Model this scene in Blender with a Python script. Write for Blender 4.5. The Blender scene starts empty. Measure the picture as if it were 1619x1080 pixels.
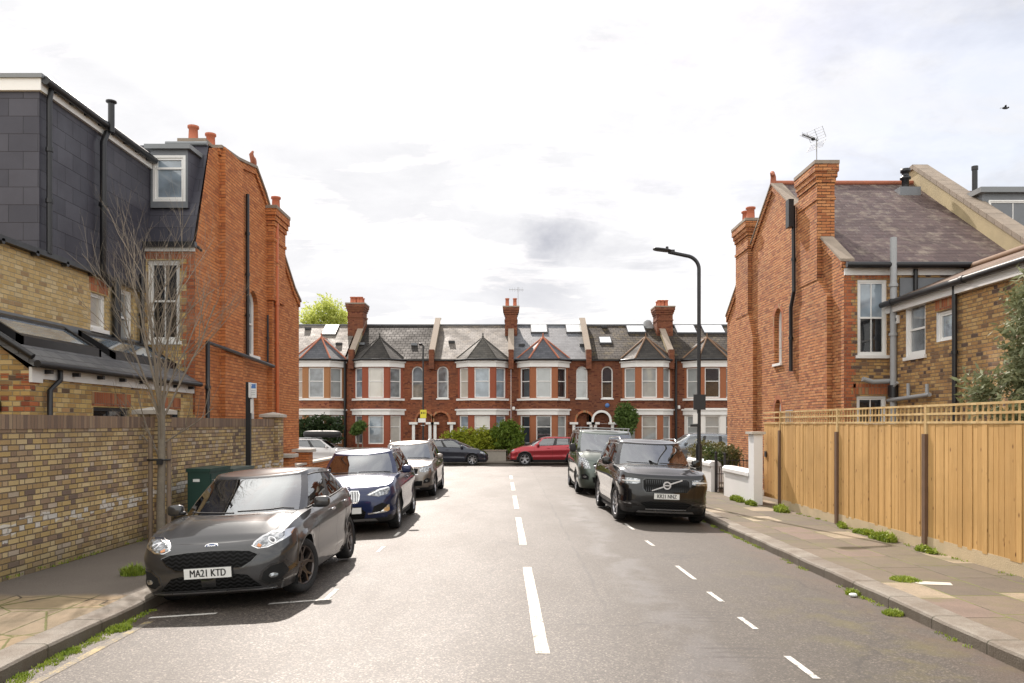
import bpy, bmesh, math, random
from mathutils import Vector, Matrix, noise as mnoise
from mathutils.geometry import tessellate_polygon
from mathutils.bvhtree import BVHTree
R = math.radians; PI = math.pi
SC = bpy.context.scene; COL = SC.collection
F = 1259.0; HC = 2.0
def gz(y): return -0.008 * (y - 8.0)          # the street falls gently away
def camber(x): return (-.10 * min(1., max(0., (-x - 1.8) / 2.3)) ** 1.1) if x < 0 else (-.055 * min(1., max(0., (x - 1.4) / 2.7)) ** 1.2)   # and to both gutters
def WX(px, d): return (px - 808.0) * d / F
def WZ(py, d): return HC + (670.0 - py) * d / F
def lerp(a, b, t): return a + (b - a) * t
def clamp(x, a=0., b=1.): return max(a, min(b, x))
def sstep(t): t = clamp(t); return t * t * (3 - 2 * t)
def interp(keys, x):
    if x <= keys[0][0]: return keys[0][1]
    n = len(keys)
    if x >= keys[-1][0]: return keys[-1][1]
    for i in range(n - 1):
        if x <= keys[i + 1][0]:
            x0, y0 = keys[i]; x1, y1 = keys[i + 1]; h = x1 - x0
            d = (y1 - y0) / h
            dm = (y0 - keys[i - 1][1]) / (x0 - keys[i - 1][0]) if i > 0 else d
            dp = (keys[i + 2][1] - y1) / (keys[i + 2][0] - x1) if i + 2 < n else d
            m0 = 0 if dm * d <= 0 else 2 * dm * d / (dm + d)
            m1 = 0 if dp * d <= 0 else 2 * dp * d / (dp + d)
            if i == 0: m0 = d
            if i + 2 >= n: m1 = d
            t = (x - x0) / h; t2 = t * t; t3 = t2 * t
            return (2*t3-3*t2+1)*y0 + (t3-2*t2+t)*h*m0 + (-2*t3+3*t2)*y1 + (t3-t2)*h*m1
# ------------------------------------------------------------------ objects
def props(o, label=None, cat=None, group=None, kind=None):
    if label: o['label'] = label
    if cat: o['category'] = cat
    if group: o['group'] = group
    if kind: o['kind'] = kind
    return o
def thing(name, label, cat, loc=(0, 0, 0), group=None, rotz=0):
    o = bpy.data.objects.new(name, None); COL.objects.link(o)
    o.empty_display_size = .2
    o.location = loc; o.rotation_euler = (0, 0, rotz)
    return props(o, label, cat, group)
def wloc(o):
    v = Vector((0, 0, 0))
    while o is not None:
        v += o.location; o = o.parent
    return v
def copy_tree(o, parent=None):
    c = o.copy(); COL.objects.link(c); c.parent = parent
    for ch in list(o.children): copy_tree(ch, c)
    return c
class MB:
    def __init__(s, *mats): s.v = []; s.f = []; s.m = []; s.mats = list(mats); s.smooth = []
    def add(s, vs, fs, m=0, sm=False):
        o = len(s.v); s.v.extend([tuple(v) for v in vs])
        for f in fs: s.f.append(tuple(i + o for i in f)); s.m.append(m); s.smooth.append(sm)
        return s
    def box(s, x0, x1, y0, y1, z0, z1, m=0):
        vs = [(x0,y0,z0),(x1,y0,z0),(x1,y1,z0),(x0,y1,z0),(x0,y0,z1),(x1,y0,z1),(x1,y1,z1),(x0,y1,z1)]
        return s.add(vs, [(0,3,2,1),(4,5,6,7),(0,1,5,4),(1,2,6,5),(2,3,7,6),(3,0,4,7)], m)
    def fbox(s, f, u0, u1, v0, v1, w0, w1, m=0):
        vs = [f(u0,v0,w0),f(u1,v0,w0),f(u1,v1,w0),f(u0,v1,w0),f(u0,v0,w1),f(u1,v0,w1),f(u1,v1,w1),f(u0,v1,w1)]
        return s.add(vs, [(0,3,2,1),(4,5,6,7),(0,1,5,4),(1,2,6,5),(2,3,7,6),(3,0,4,7)], m)
    def prism(s, plan, z0, z1, m=0, cap=True):      # plan: list of (x,y)
        n = len(plan)
        vs = [(p[0], p[1], z0) for p in plan] + [(p[0], p[1], z1) for p in plan]
        fs = [(i, (i+1) % n, (i+1) % n + n, i + n) for i in range(n)]
        if cap: fs += [tuple(range(n - 1, -1, -1)), tuple(range(n, 2 * n))]
        return s.add(vs, fs, m)
    def fprism(s, f, outl, w0, w1, m=0):            # outline in (u,v), extruded along w
        n = len(outl)
        vs = [f(p[0], p[1], w0) for p in outl] + [f(p[0], p[1], w1) for p in outl]
        fs = [(i, (i+1) % n, (i+1) % n + n, i + n) for i in range(n)]
        s.add(vs, fs, m)
        tr = tessellate_polygon([[Vector((p[0], p[1], 0)) for p in outl]])
        s.add([f(p[0], p[1], w1) for p in outl], tr, m); s.add([f(p[0], p[1], w0) for p in outl], tr, m)
        return s
    def fring(s, f, o1, o2, w0, w1, m=0):           # frame between two outlines
        n = len(o1)
        vs = [f(p[0], p[1], w1) for p in o1] + [f(p[0], p[1], w1) for p in o2] + [f(p[0], p[1], w0) for p in o1] + [f(p[0], p[1], w0) for p in o2]
        fs = []
        for i in range(n):
            j = (i + 1) % n
            fs += [(i, j, j + n, i + n), (i, j, j + 2*n, i + 2*n), (i + n, j + n, j + 3*n, i + 3*n)]
        return s.add(vs, fs, m)
    def fpoly(s, f, outl, w, m=0, holes=()):
        polys = [[Vector((p[0], p[1], 0)) for p in outl]] + [[Vector((p[0], p[1], 0)) for p in h] for h in holes]
        tr = tessellate_polygon(polys)
        flat = [p for poly in polys for p in poly]
        return s.add([f(p.x, p.y, w) for p in flat], tr, m)
    def wall(s, f, outl, holes=(), reveal=.11, m=0, mr=None):
        s.fpoly(f, outl, 0, m, holes)
        for h in holes:
            n = len(h)
            vs = [f(p[0], p[1], 0) for p in h] + [f(p[0], p[1], -reveal) for p in h]
            s.add(vs, [(i, (i+1) % n, (i+1) % n + n, i + n) for i in range(n)], m if mr is None else mr)
        return s
    def tube(s, path, r, n=8, m=0, cap=True, sm=True):
        path = [Vector(p) for p in path]; k = len(path)
        rs = r if isinstance(r, (list, tuple)) else [r] * k
        vs = []; prev = None
        for i, p in enumerate(path):
            t = (path[min(i+1, k-1)] - path[max(i-1, 0)])
            if t.length < 1e-9: t = Vector((0, 0, 1))
            t.normalize()
            if prev is None:
                a = Vector((0, 0, 1)) if abs(t.z) < .9 else Vector((1, 0, 0))
                a = (a - t * a.dot(t)).normalized()
            else:
                a = (prev - t * prev.dot(t))
                a = a.normalized() if a.length > 1e-6 else prev
            prev = a; b = t.cross(a)
            for j in range(n):
                q = 2 * PI * (j + .5) / n
                vs.append(p + (a * math.cos(q) + b * math.sin(q)) * rs[i])
        fs = [(i*n+j, i*n+(j+1) % n, (i+1)*n+(j+1) % n, (i+1)*n+j) for i in range(k-1) for j in range(n)]
        s.add(vs, fs, m, sm)
        if cap:
            s.add(vs[:n], [tuple(range(n))], m); s.add(vs[-n:], [tuple(range(n))], m)
        return s
    def lathe(s, prof, cx, cy, n=16, m=0, z0=0, sm=True):   # prof: (r, z)
        vs = [(cx + r*math.cos(2*PI*j/n), cy + r*math.sin(2*PI*j/n), z0 + z) for r, z in prof for j in range(n)]
        fs = [(i*n+j, i*n+(j+1) % n, (i+1)*n+(j+1) % n, (i+1)*n+j) for i in range(len(prof)-1) for j in range(n)]
        return s.add(vs, fs, m, sm)
    def lathex(s, prof, x0, cy, cz, n=32, m=0, sx=1, sm=True):  # axis x; prof: (r, x)
        vs = [(x0 + sx*x, cy + r*math.cos(2*PI*j/n), cz + r*math.sin(2*PI*j/n)) for r, x in prof for j in range(n)]
        fs = [(i*n+j, i*n+(j+1) % n, (i+1)*n+(j+1) % n, (i+1)*n+j) for i in range(len(prof)-1) for j in range(n)]
        return s.add(vs, fs, m, sm)
    def sell(s, c, r, e=.6, nu=18, nv=10, m=0, rot=None):    # superellipsoid
        def sp(a, p): return math.copysign(abs(a) ** p, a)
        vs = []
        for i in range(nv + 1):
            a = -PI/2 + PI * i / nv
            for j in range(nu):
                b = 2 * PI * j / nu
                v = Vector((r[0]*sp(math.cos(a), e)*sp(math.cos(b), e), r[1]*sp(math.cos(a), e)*sp(math.sin(b), e), r[2]*sp(math.sin(a), e)))
                if rot is not None: v = rot @ v
                vs.append(v + Vector(c))
        fs = [(i*nu+j, i*nu+(j+1) % nu, (i+1)*nu+(j+1) % nu, (i+1)*nu+j) for i in range(nv) for j in range(nu)]
        return s.add(vs, fs, m, True)
    def build(s, name, parent=None, sharp=None, label=None, weld=False):
        o = wloc(parent) if parent is not None else Vector((0, 0, 0))
        me = bpy.data.meshes.new(name)
        me.from_pydata([(v[0]-o.x, v[1]-o.y, v[2]-o.z) for v in s.v], [], s.f)
        for mt in s.mats: me.materials.append(mt)
        me.polygons.foreach_set('material_index', s.m)
        me.polygons.foreach_set('use_smooth', s.smooth)
        if weld:
            bm = bmesh.new(); bm.from_mesh(me); bmesh.ops.remove_doubles(bm, verts=bm.verts, dist=1e-4)
            bmesh.ops.recalc_face_normals(bm, faces=bm.faces); bm.to_mesh(me); bm.free()
        if sharp: me.set_sharp_from_angle(angle=R(sharp))
        ob = bpy.data.objects.new(name, me); COL.objects.link(ob)
        if parent is not None: ob.parent = parent
        if label: ob['label'] = label
        return ob
def struct(mb, name, kind='structure', label=None, cat=None):
    o = mb.build(name); return props(o, label, cat, None, kind)
def solo(mb, name, label, cat, group=None, origin=None, **k):
    o = mb.build(name, **k)
    if origin is not None:
        v = Vector(origin)
        o.data.transform(Matrix.Translation(-v)); o.location = v
    return props(o, label, cat, group)
def text_mesh(name, body, mat, parent, M, size=.1, sx=1., bold=.0, ext=.001, dup=0.):
    cu = bpy.data.curves.new(name, 'FONT'); cu.body = body; cu.size = size; cu.align_x = 'CENTER'; cu.align_y = 'CENTER'
    cu.offset = bold; cu.extrude = ext; cu.resolution_u = 3
    tmp = bpy.data.objects.new('tmp', cu); COL.objects.link(tmp)
    dg = bpy.context.evaluated_depsgraph_get()
    me = bpy.data.meshes.new_from_object(tmp.evaluated_get(dg))
    bpy.data.objects.remove(tmp); bpy.data.curves.remove(cu)
    me.transform(Matrix.Diagonal((sx, 1, 1, 1)))
    if dup:
        q = bmesh.new(); q.from_mesh(me); g = bmesh.ops.duplicate(q, geom=q.verts[:]+q.edges[:]+q.faces[:]); bmesh.ops.translate(q, vec=(dup, 0, .0004), verts=[e for e in g['geom'] if isinstance(e, bmesh.types.BMVert)]); q.to_mesh(me); q.free()
    me.name = name; me.transform(M)
    me.materials.clear(); me.materials.append(mat)
    o = bpy.data.objects.new(name, me); COL.objects.link(o)
    if parent is not None: o.parent = parent
    return o
# plane mappers (u right/along, v up, w outward)
def fY(Y): return lambda u, v, w: (u, Y - w, v)            # facing the camera
def fXp(X): return lambda u, v, w: (X + w, u, v)           # facing +x
def fXm(X): return lambda u, v, w: (X - w, u, v)           # facing -x
def fseg(p0, p1):                                          # vertical panel from p0 to p1 (xy), outward on the right hand
    d = Vector((p1[0]-p0[0], p1[1]-p0[1])); L = d.length; d /= L; n = Vector((d.y, -d.x))
    return (lambda u, v, w: (p0[0]+d.x*u+n.x*w, p0[1]+d.y*u+n.y*w, v)), L
def rect(u0, u1, v0, v1): return [(u0, v0), (u1, v0), (u1, v1), (u0, v1)]
def arch(u0, u1, v0, v1, rise=None, n=10):
    c = (u0+u1)/2; r = (u1-u0)/2; h = r if rise is None else rise
    return [(u0, v0), (u1, v0)] + [(c + r*math.cos(PI*i/n), v1 - h + h*math.sin(PI*i/n)) for i in range(n + 1)]
# ------------------------------------------------------------------ materials
MATS = {}
class NT:
    def __init__(s, name):
        s.m = bpy.data.materials.new(name); s.m.use_nodes = True
        s.t = s.m.node_tree; s.t.nodes.clear()
        s.out = s.n('ShaderNodeOutputMaterial'); MATS[name] = s.m
    def n(s, typ, **k):
        nd = s.t.nodes.new(typ)
        for a, b in k.items(): setattr(nd, a, b)
        return nd
    def set(s, sock, v):
        if isinstance(v, bpy.types.NodeSocket): s.t.links.new(v, sock)
        elif v is not None:
            if hasattr(sock.default_value, '__len__') and not hasattr(v, '__len__'): v = (v,) * len(sock.default_value)
            if sock.type == 'RGBA' and len(v) == 3: v = (*v, 1)
            sock.default_value = v
    def math(s, op, a, b=None, c=None, cl=False):
        nd = s.n('ShaderNodeMath', operation=op, use_clamp=cl)
        s.set(nd.inputs[0], a)
        if b is not None: s.set(nd.inputs[1], b)
        if c is not None: s.set(nd.inputs[2], c)
        return nd.outputs[0]
    def mix(s, f, a, b, bt='MIX'):
        nd = s.n('ShaderNodeMix', data_type='RGBA', blend_type=bt, clamp_factor=True)
        s.set(nd.inputs[0], f); s.set(nd.inputs[6], a); s.set(nd.inputs[7], b); return nd.outputs[2]
    def mixf(s, f, a, b):
        nd = s.n('ShaderNodeMix', data_type='FLOAT'); s.set(nd.inputs[0], f); s.set(nd.inputs[2], a); s.set(nd.inputs[3], b); return nd.outputs[0]
    def pos(s): return s.n('ShaderNodeNewGeometry').outputs['Position']
    def obj(s): return s.n('ShaderNodeTexCoord').outputs['Object']
    def noise(s, vec, sc, det=3, rough=.55, col=False, dist=0):
        nd = s.n('ShaderNodeTexNoise'); s.set(nd.inputs['Vector'], vec); nd.inputs['Scale'].default_value = sc
        nd.inputs['Detail'].default_value = det; nd.inputs['Roughness'].default_value = rough; nd.inputs['Distortion'].default_value = dist
        return nd.outputs['Color' if col else 'Fac']
    def ramp(s, f, stops, interp='LINEAR'):
        nd = s.n('ShaderNodeValToRGB'); cr = nd.color_ramp; cr.interpolation = interp
        while len(cr.elements) > 1: cr.elements.remove(cr.elements[-1])
        for i, (p, c) in enumerate(stops):
            e = cr.elements[0] if i == 0 else cr.elements.new(p)
            e.position = p; e.color = (*c, 1) if hasattr(c, '__len__') else (c, c, c, 1)
        s.set(nd.inputs[0], f); return nd.outputs[0]
    def rng(s, f, a, b, c=0., d=1.):
        nd = s.n('ShaderNodeMapRange'); s.set(nd.inputs[0], f)
        for i, v in enumerate((a, b, c, d)): s.set(nd.inputs[i+1], v)
        return nd.outputs[0]
    def sep(s, v):
        nd = s.n('ShaderNodeSeparateXYZ'); s.set(nd.inputs[0], v); return nd.outputs
    def comb(s, x=0., y=0., z=0.):
        nd = s.n('ShaderNodeCombineXYZ'); s.set(nd.inputs[0], x); s.set(nd.inputs[1], y); s.set(nd.inputs[2], z); return nd.outputs[0]
    def scale(s, v, k):
        nd = s.n('ShaderNodeMapping'); s.set(nd.inputs[0], v); nd.inputs['Scale'].default_value = k; return nd.outputs[0]
    def bump(s, h, dist=.01, st=1., nrm=None):
        nd = s.n('ShaderNodeBump'); s.set(nd.inputs['Height'], h); nd.inputs['Distance'].default_value = dist; nd.inputs['Strength'].default_value = st
        if nrm is not None: s.set(nd.inputs['Normal'], nrm)
        return nd.outputs[0]
    def pbr(s, col, rough=.6, metal=0., nrm=None, coat=0., spec=.5, sub=None, **k):
        p = s.n('ShaderNodeBsdfPrincipled')
        s.set(p.inputs['Base Color'], col); s.set(p.inputs['Roughness'], rough); s.set(p.inputs['Metallic'], metal)
        s.set(p.inputs['Specular IOR Level'], spec)
        if coat: p.inputs['Coat Weight'].default_value = coat; p.inputs['Coat Roughness'].default_value = k.get('cr', .04)
        if nrm is not None: s.set(p.inputs['Normal'], nrm)
        s.t.links.new(p.outputs[0], s.out.inputs[0]); return s.m
    def facade_uv(s, flat=False):
        """u along the wall, v up the wall, chosen from the face normal"""
        g = s.n('ShaderNodeNewGeometry'); P = s.sep(g.outputs['Position']); N = s.sep(g.outputs['True Normal'])
        ax = s.math('ABSOLUTE', N[0]); ay = s.math('ABSOLUTE', N[1])
        isx = s.math('GREATER_THAN', ax, ay)
        u = s.mixf(isx, P[0], P[1]); v = P[2]
        if flat:
            az = s.math('ABSOLUTE', N[2]); isz = s.math('GREATER_THAN', az, .7)
            u = s.mixf(isz, u, P[1]); v = s.mixf(isz, v, P[0])
        return u, v, g.outputs['Position']
def simple(name, col, rough=.6, metal=0., coat=0., var=.12, nsc=6., bump=0., spec=.5, bsc=60.):
    if name in MATS: return MATS[name]
    t = NT(name); P = t.obj()
    n = t.noise(P, nsc, 4)
    c = t.mix(t.math('MULTIPLY', n, 1.), tuple(x*(1-var) for x in col), tuple(min(1, x*(1+var)) for x in col))
    nr = t.bump(t.noise(P, bsc, 3), bump) if bump else None
    return t.pbr(c, t.rng(n, .3, .7, max(.01, rough-.05), min(1, rough+.05)), metal, nr, coat, spec)
def brick(name, ramp_, mortar, bw=.225, bh=.075, mw=.01, bond='flemish', rough=.85, dirt=(.55, .35), darkpatch=None, extra=None, bump=.012, flat=False, joint_shade=0.):
    t = NT(name); u, v, P = t.facade_uv(flat)
    row = t.math('FLOOR', t.math('DIVIDE', v, bh))
    fv = t.math('SUBTRACT', v, t.math('MULTIPLY', row, bh))
    par = t.math('MODULO', t.math('ADD', t.math('ABSOLUTE', row), 0.), 2.)
    if bond == 'flemish':
        per = bw * 1.5
        uu = t.math('ADD', u, t.math('MULTIPLY', par, per/2))
        c = t.math('FLOOR', t.math('DIVIDE', uu, per)); fu = t.math('SUBTRACT', uu, t.math('MULTIPLY', c, per))
        hd = t.math('GREATER_THAN', fu, bw)
        d1 = t.math('MINIMUM', fu, t.math('ABSOLUTE', t.math('SUBTRACT', fu, bw)))
        d1 = t.math('MINIMUM', d1, t.math('SUBTRACT', per, fu))
        cid = t.math('ADD', t.math('MULTIPLY', c, 2.), hd)
    else:
        sh = .5 if bond == 'half' else 0.
        uu = t.math('ADD', u, t.math('MULTIPLY', par, bw*sh))
        c = t.math('FLOOR', t.math('DIVIDE', uu, bw)); fu = t.math('SUBTRACT', uu, t.math('MULTIPLY', c, bw))
        d1 = t.math('MINIMUM', fu, t.math('SUBTRACT', bw, fu)); cid = c
    d2 = t.math('MINIMUM', fv, t.math('SUBTRACT', bh, fv))
    wob = t.math('MULTIPLY', t.math('SUBTRACT', t.noise(P, 35., 2), .5), mw*.8)
    dd = t.math('ADD', t.math('MINIMUM', d1, d2), wob)
    body = t.rng(dd, mw*.35, mw*.75)
    wn = t.n('ShaderNodeTexWhiteNoise', noise_dimensions='2D'); t.set(wn.inputs['Vector'], t.comb(cid, row, 0))
    bc = t.ramp(wn.outputs[0], ramp_, 'CONSTANT')
    wc = t.sep(wn.outputs['Color'])
    bc = t.mix(.35, bc, t.mix(wc[1], (.5,.5,.5), (1,1,1)), 'MULTIPLY')
    fine = t.noise(P, 120., 3)
    bc = t.mix(t.rng(fine, .35, .75, 0, .45), bc, t.mix(.5, bc, (0.02, .015, .01)))
    mc = t.mix(t.noise(P, 9., 3), mortar, tuple(x*.6 for x in mortar))
    col = t.mix(body, mc, bc)
    big = t.noise(P, .55, 5, .6)
    col = t.mix(t.rng(big, dirt[0], dirt[0]+.2, 0, dirt[1]), col, t.mix(.75, col, (.06, .05, .045)))
    if joint_shade:  # grazing-sun shadow lines under the bricks, painted into the colour
        dm = t.math('MULTIPLY', t.rng(fv, .026, .012), t.math('GREATER_THAN', t.math('ADD', wc[1], t.math('MULTIPLY', t.math('SUBTRACT', t.noise(P, .9, 4), .5), 1.6)), .42))
        col = t.mix(t.math('MULTIPLY', t.math('MULTIPLY', dm, t.rng(t.noise(P, 16., 2), .35, .5)), joint_shade), col, (.045, .022, .014))
    if extra: col = extra(t, P, col, wn.outputs[0], wc, body)
    h = t.math('ADD', t.math('MULTIPLY', body, .8), t.math('MULTIPLY', fine, .25))
    h = t.math('ADD', h, t.math('MULTIPLY', wc[2], .25))
    return t.pbr(col, rough, 0, t.bump(h, bump), spec=.3)
def slate(name, c1, c2, bw=.25, bh=.17, gap=.006, rough=.55, lichen=None, bump=.012, row_shade=.35, flat=False):
    t = NT(name); u, v, P = t.facade_uv(flat)
    row = t.math('FLOOR', t.math('DIVIDE', v, bh)); fv = t.math('SUBTRACT', v, t.math('MULTIPLY', row, bh))
    par = t.math('MODULO', t.math('ABSOLUTE', row), 2.)
    uu = t.math('ADD', u, t.math('MULTIPLY', par, bw*.5)); c = t.math('FLOOR', t.math('DIVIDE', uu, bw)); fu = t.math('SUBTRACT', uu, t.math('MULTIPLY', c, bw))
    d = t.math('MINIMUM', t.math('MINIMUM', fu, t.math('SUBTRACT', bw, fu)), t.math('MULTIPLY', fv, 1.))
    body = t.rng(d, 0, gap)
    wn = t.n('ShaderNodeTexWhiteNoise', noise_dimensions='2D'); t.set(wn.inputs['Vector'], t.comb(c, row, 0))
    col = t.mix(wn.outputs[0], c1, c2)
    big = t.noise(P, .8, 6, .65)
    col = t.mix(t.rng(big, .4, .7, 0, .6), col, t.mix(.5, col, tuple(x*.5 for x in c1)))
    if lichen:
        l = t.noise(P, lichen[1], 7, .7); st = t.noise(t.scale(P, (3., 3., .7)), 1.3, 4)
        col = t.mix(t.rng(t.math('MULTIPLY', l, t.math('ADD', st, .5)), .50, .68, 0, lichen[2]), col, lichen[0])
    col = t.mix(body, (.01, .01, .012), col)
    h = t.math('ADD', t.math('SUBTRACT', 1., t.math('DIVIDE', fv, bh)), t.math('MULTIPLY', wn.outputs[0], .3))
    h = t.math('MULTIPLY', h, body)
    return t.pbr(col, t.rng(big, .3, .7, rough-.1, rough+.12), 0, t.bump(h, bump), spec=.22)
# bricks
OR = [(0, (.52,.20,.075)), (.22, (.58,.24,.09)), (.5, (.62,.275,.115)), (.74, (.46,.165,.065)), (.88, (.36,.125,.05)), (.96, (.60,.29,.12))]
def _patch(t, P, col, w, wc, body):
    s = t.noise(t.scale(P, (1, 1.2, .5)), .7, 5, .6)
    col = t.mix(t.rng(s, .52, .75, 0, .32), col, t.mix(.6, col, (.10, .055, .04)))
    return col
M_orange = brick('orange_gable_brick', OR, (.19,.095,.055), mw=.010, dirt=(.5,.3), extra=_patch, bond='half', joint_shade=.85)  # dark mortar tone has the joint shadow painted in
M_orange2 = brick('orange_gable_brick_cleaned', [(0, (.64,.235,.08)), (.3, (.70,.275,.10)), (.6, (.59,.205,.07)), (.9, (.48,.16,.06))], (.36,.15,.08), mw=.009, dirt=(.55,.35), bond='half', joint_shade=.38)
YE = [(0, (.58,.38,.14)), (.2, (.66,.46,.18)), (.42, (.51,.32,.12)), (.58, (.70,.51,.24)), (.78, (.36,.23,.11)), (.86, (.52,.31,.14)), (.95, (.17,.11,.075))]
M_yellow = brick('yellow_stock_brick', YE, (.46,.37,.24), mw=.010, dirt=(.55,.2))
M_yellowpale = brick('pale_yellow_stock_brick', [(0, (.66,.46,.21)), (.25, (.70,.51,.25)), (.5, (.61,.42,.18)), (.72, (.73,.56,.31)), (.93, (.44,.29,.15))], (.56,.46,.31), mw=.010, dirt=(.6,.2))
def _efflo(t, P, col, w, wc, body):
    p = t.sep(P)
    band = t.math('MULTIPLY', t.rng(p[2], .62, .48), t.rng(p[2], .18, .33))
    centre = t.math('ADD', .62, t.math('MULTIPLY', t.math('SUBTRACT', p[1], 9.6), .03))
    dz = t.math('ABSOLUTE', t.math('SUBTRACT', p[2], centre))
    m = t.math('ADD', t.rng(dz, .21, .02, 0, .7), t.math('MULTIPLY', t.math('SUBTRACT', t.noise(P, 1.3, 3), .5), 1.0))
    m = t.math('MULTIPLY', t.math('GREATER_THAN', t.math('ADD', m, t.math('MULTIPLY', wc[0], .75)), .98), t.math('MULTIPLY', t.rng(t.noise(P, 20., 3), .33, .45), t.rng(body, 0, 1, .5, 1)))
    col = t.mix(t.math('MULTIPLY', m, .85), col, (.72, .68, .62))
    col = t.mix(t.rng(p[2], .35, .02, 0, .5), col, (.09, .085, .045))
    top = t.math('MULTIPLY', t.rng(p[2], 1.25, 1.9), t.rng(t.noise(P, 1.3, 4), .3, .6))
    return t.mix(t.math('MULTIPLY', top, .55), col, t.mix(.6, col, (.13, .10, .085)))
M_garden = brick('garden_wall_brick', [(0, (.60,.42,.18)), (.16, (.67,.49,.24)), (.32, (.50,.34,.16)), (.46, (.72,.55,.30)), (.62, (.38,.26,.17)), (.73, (.55,.39,.23)), (.87, (.25,.175,.135)), (.93, (.60,.48,.36))], (.27,.205,.14), mw=.013, dirt=(.55,.2), extra=_efflo, bump=.022)
M_coping = brick('brick_on_edge_coping', [(0, (.27,.18,.125)), (.3, (.32,.22,.15)), (.6, (.21,.145,.11)), (.85, (.37,.27,.18))], (.27,.21,.16), bw=.075, bh=.24, mw=.008, bond='stack')
M_brown = brick('brown_stock_brick', [(0, (.48,.27,.11)), (.2, (.55,.33,.13)), (.42, (.40,.23,.10)), (.6, (.58,.37,.16)), (.8, (.25,.145,.08)), (.93, (.14,.09,.07))], (.34,.25,.17), mw=.012, dirt=(.5,.35), bump=.02)
M_quoin = brick('red_quoin_brick', [(0, (.45,.14,.06)), (.4, (.52,.17,.07)), (.75, (.34,.10,.05))], (.36,.24,.16), mw=.009)
M_soldier = brick('red_soldier_course', [(0, (.44,.14,.06)), (.4, (.52,.18,.08)), (.75, (.34,.11,.055)), (.9, (.45,.28,.14))], (.38,.26,.18), bw=.075, bh=.26, mw=.009, bond='stack')
def red_mat(name, k, br=0.):
    return brick(name, [(0, (.36*k+br,.108*k+br*.6,.05*k+br*.4)), (.35, (.42*k+br,.138*k+br*.6,.062*k+br*.4)), (.7, (.30*k+br,.095*k+br*.6,.046*k+br*.4)), (.9, (.17*k+br,.06*k,.04*k))], (.27*k,.12*k,.075*k), mw=.008, dirt=(.5,.35))
# roofs
M_slate_new = slate('black_hung_slate', (.052,.051,.066), (.076,.074,.092), bw=.5, bh=.3, gap=.008, rough=.42, bump=.004)
M_slate_old = slate('purple_grey_old_slate', (.070,.046,.046), (.11,.075,.072), bw=.25, bh=.12, gap=.006, rough=.6, lichen=((.24,.20,.16), 2.4, .6))
M_tile_brown = slate('brown_plain_tile', (.13,.085,.065), (.20,.135,.105), bw=.17, bh=.09, rough=.75, lichen=((.22,.20,.13), 3., .5))
M_roofA = slate('lichened_grey_slate', (.105,.092,.082), (.165,.145,.128), bw=.3, bh=.13, rough=.65, lichen=((.22,.19,.15), 2.5, .6))
M_roofB = slate('dark_concrete_tile', (.022,.019,.017), (.038,.033,.029), bw=.33, bh=.19, gap=.02, rough=.8, bump=.05)
M_roofC = slate('mottled_tan_slate', (.088,.077,.069), (.14,.122,.106), bw=.3, bh=.13, rough=.65, lichen=((.21,.175,.135), 2.2, .65))
M_roofD = slate('grey_blue_slate', (.10,.105,.118), (.15,.155,.17), bw=.3, bh=.13, rough=.5)
M_roofE = slate('brown_black_tile', (.028,.022,.018), (.050,.040,.032), bw=.33, bh=.17, gap=.015, rough=.8, bump=.05, lichen=((.16,.12,.05), 2., .4))
M_bayB = slate('black_brown_bay_tile', (.028,.025,.023), (.048,.043,.038), bw=.25, bh=.14, rough=.7, bump=.02); M_bayC = slate('dark_grey_bay_tile', (.06,.056,.05), (.10,.092,.08), bw=.25, bh=.14, rough=.7, bump=.02); M_bayD = slate('dark_slate_bay_tile', (.055,.058,.068), (.085,.088,.10), bw=.25, bh=.14, rough=.55, bump=.02)
M_hip = simple('mossy_brown_hip_tile', (.16,.09,.05), .8, var=.3)
M_ridge = simple('red_ridge_tile', (.33,.11,.06), .75, var=.3)
M_lead = simple('lead_flashing', (.16,.17,.185), .5, var=.2)
M_render = simple('weathered_cement_render', (.42,.34,.20), .85, var=.35, nsc=1.6, bump=.004)
M_copstone = simple('weathered_stone_coping', (.26,.21,.165), .85, var=.35, nsc=4, bump=.004)
M_stone = simple('pale_stone_cap', (.50,.46,.40), .8, var=.2, bump=.003)
# paint, metal, glass
M_white = simple('white_gloss_paint', (.78,.77,.75), .4, var=.04)
M_whitewall = simple('white_masonry_paint', (.78,.78,.78), .7, var=.06, nsc=2., bump=.004)
M_cream = simple('cream_white_render', (.74,.71,.67), .65, var=.08, nsc=2.)
M_black = simple('black_plastic_pipe', (.012,.012,.014), .38, var=.2)
M_blackmetal = simple('black_painted_metal', (.014,.014,.016), .45, var=.2)
M_grey = simple('grey_plastic_pipe', (.33,.34,.35), .5, var=.1)
M_greytrim = simple('grey_roof_edge_trim', (.20,.21,.22), .5, var=.1)
M_orpipe = simple('orange_painted_pipe', (.52,.13,.04), .4, var=.1)
M_pot = simple('terracotta_pot', (.42,.13,.07), .8, var=.25)
M_green = simple('dark_green_cabinet_paint', (.012,.045,.035), .45, var=.2)
M_signyellow = simple('yellow_sign_face', (.70,.60,.05), .5, var=.05)
M_signblue = simple('blue_sign_face', (.08,.18,.42), .45, var=.05)
M_dark = simple('dark_interior', (.012,.012,.013), .8, var=.2)
M_doorgrey = simple('grey_front_door_paint', (.20,.20,.21), .45, var=.05)
M_doorblack = simple('black_front_door_paint', (.03,.03,.035), .35, var=.05)
M_alu = simple('aluminium', (.55,.55,.56), .35, 1., var=.1)
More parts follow.
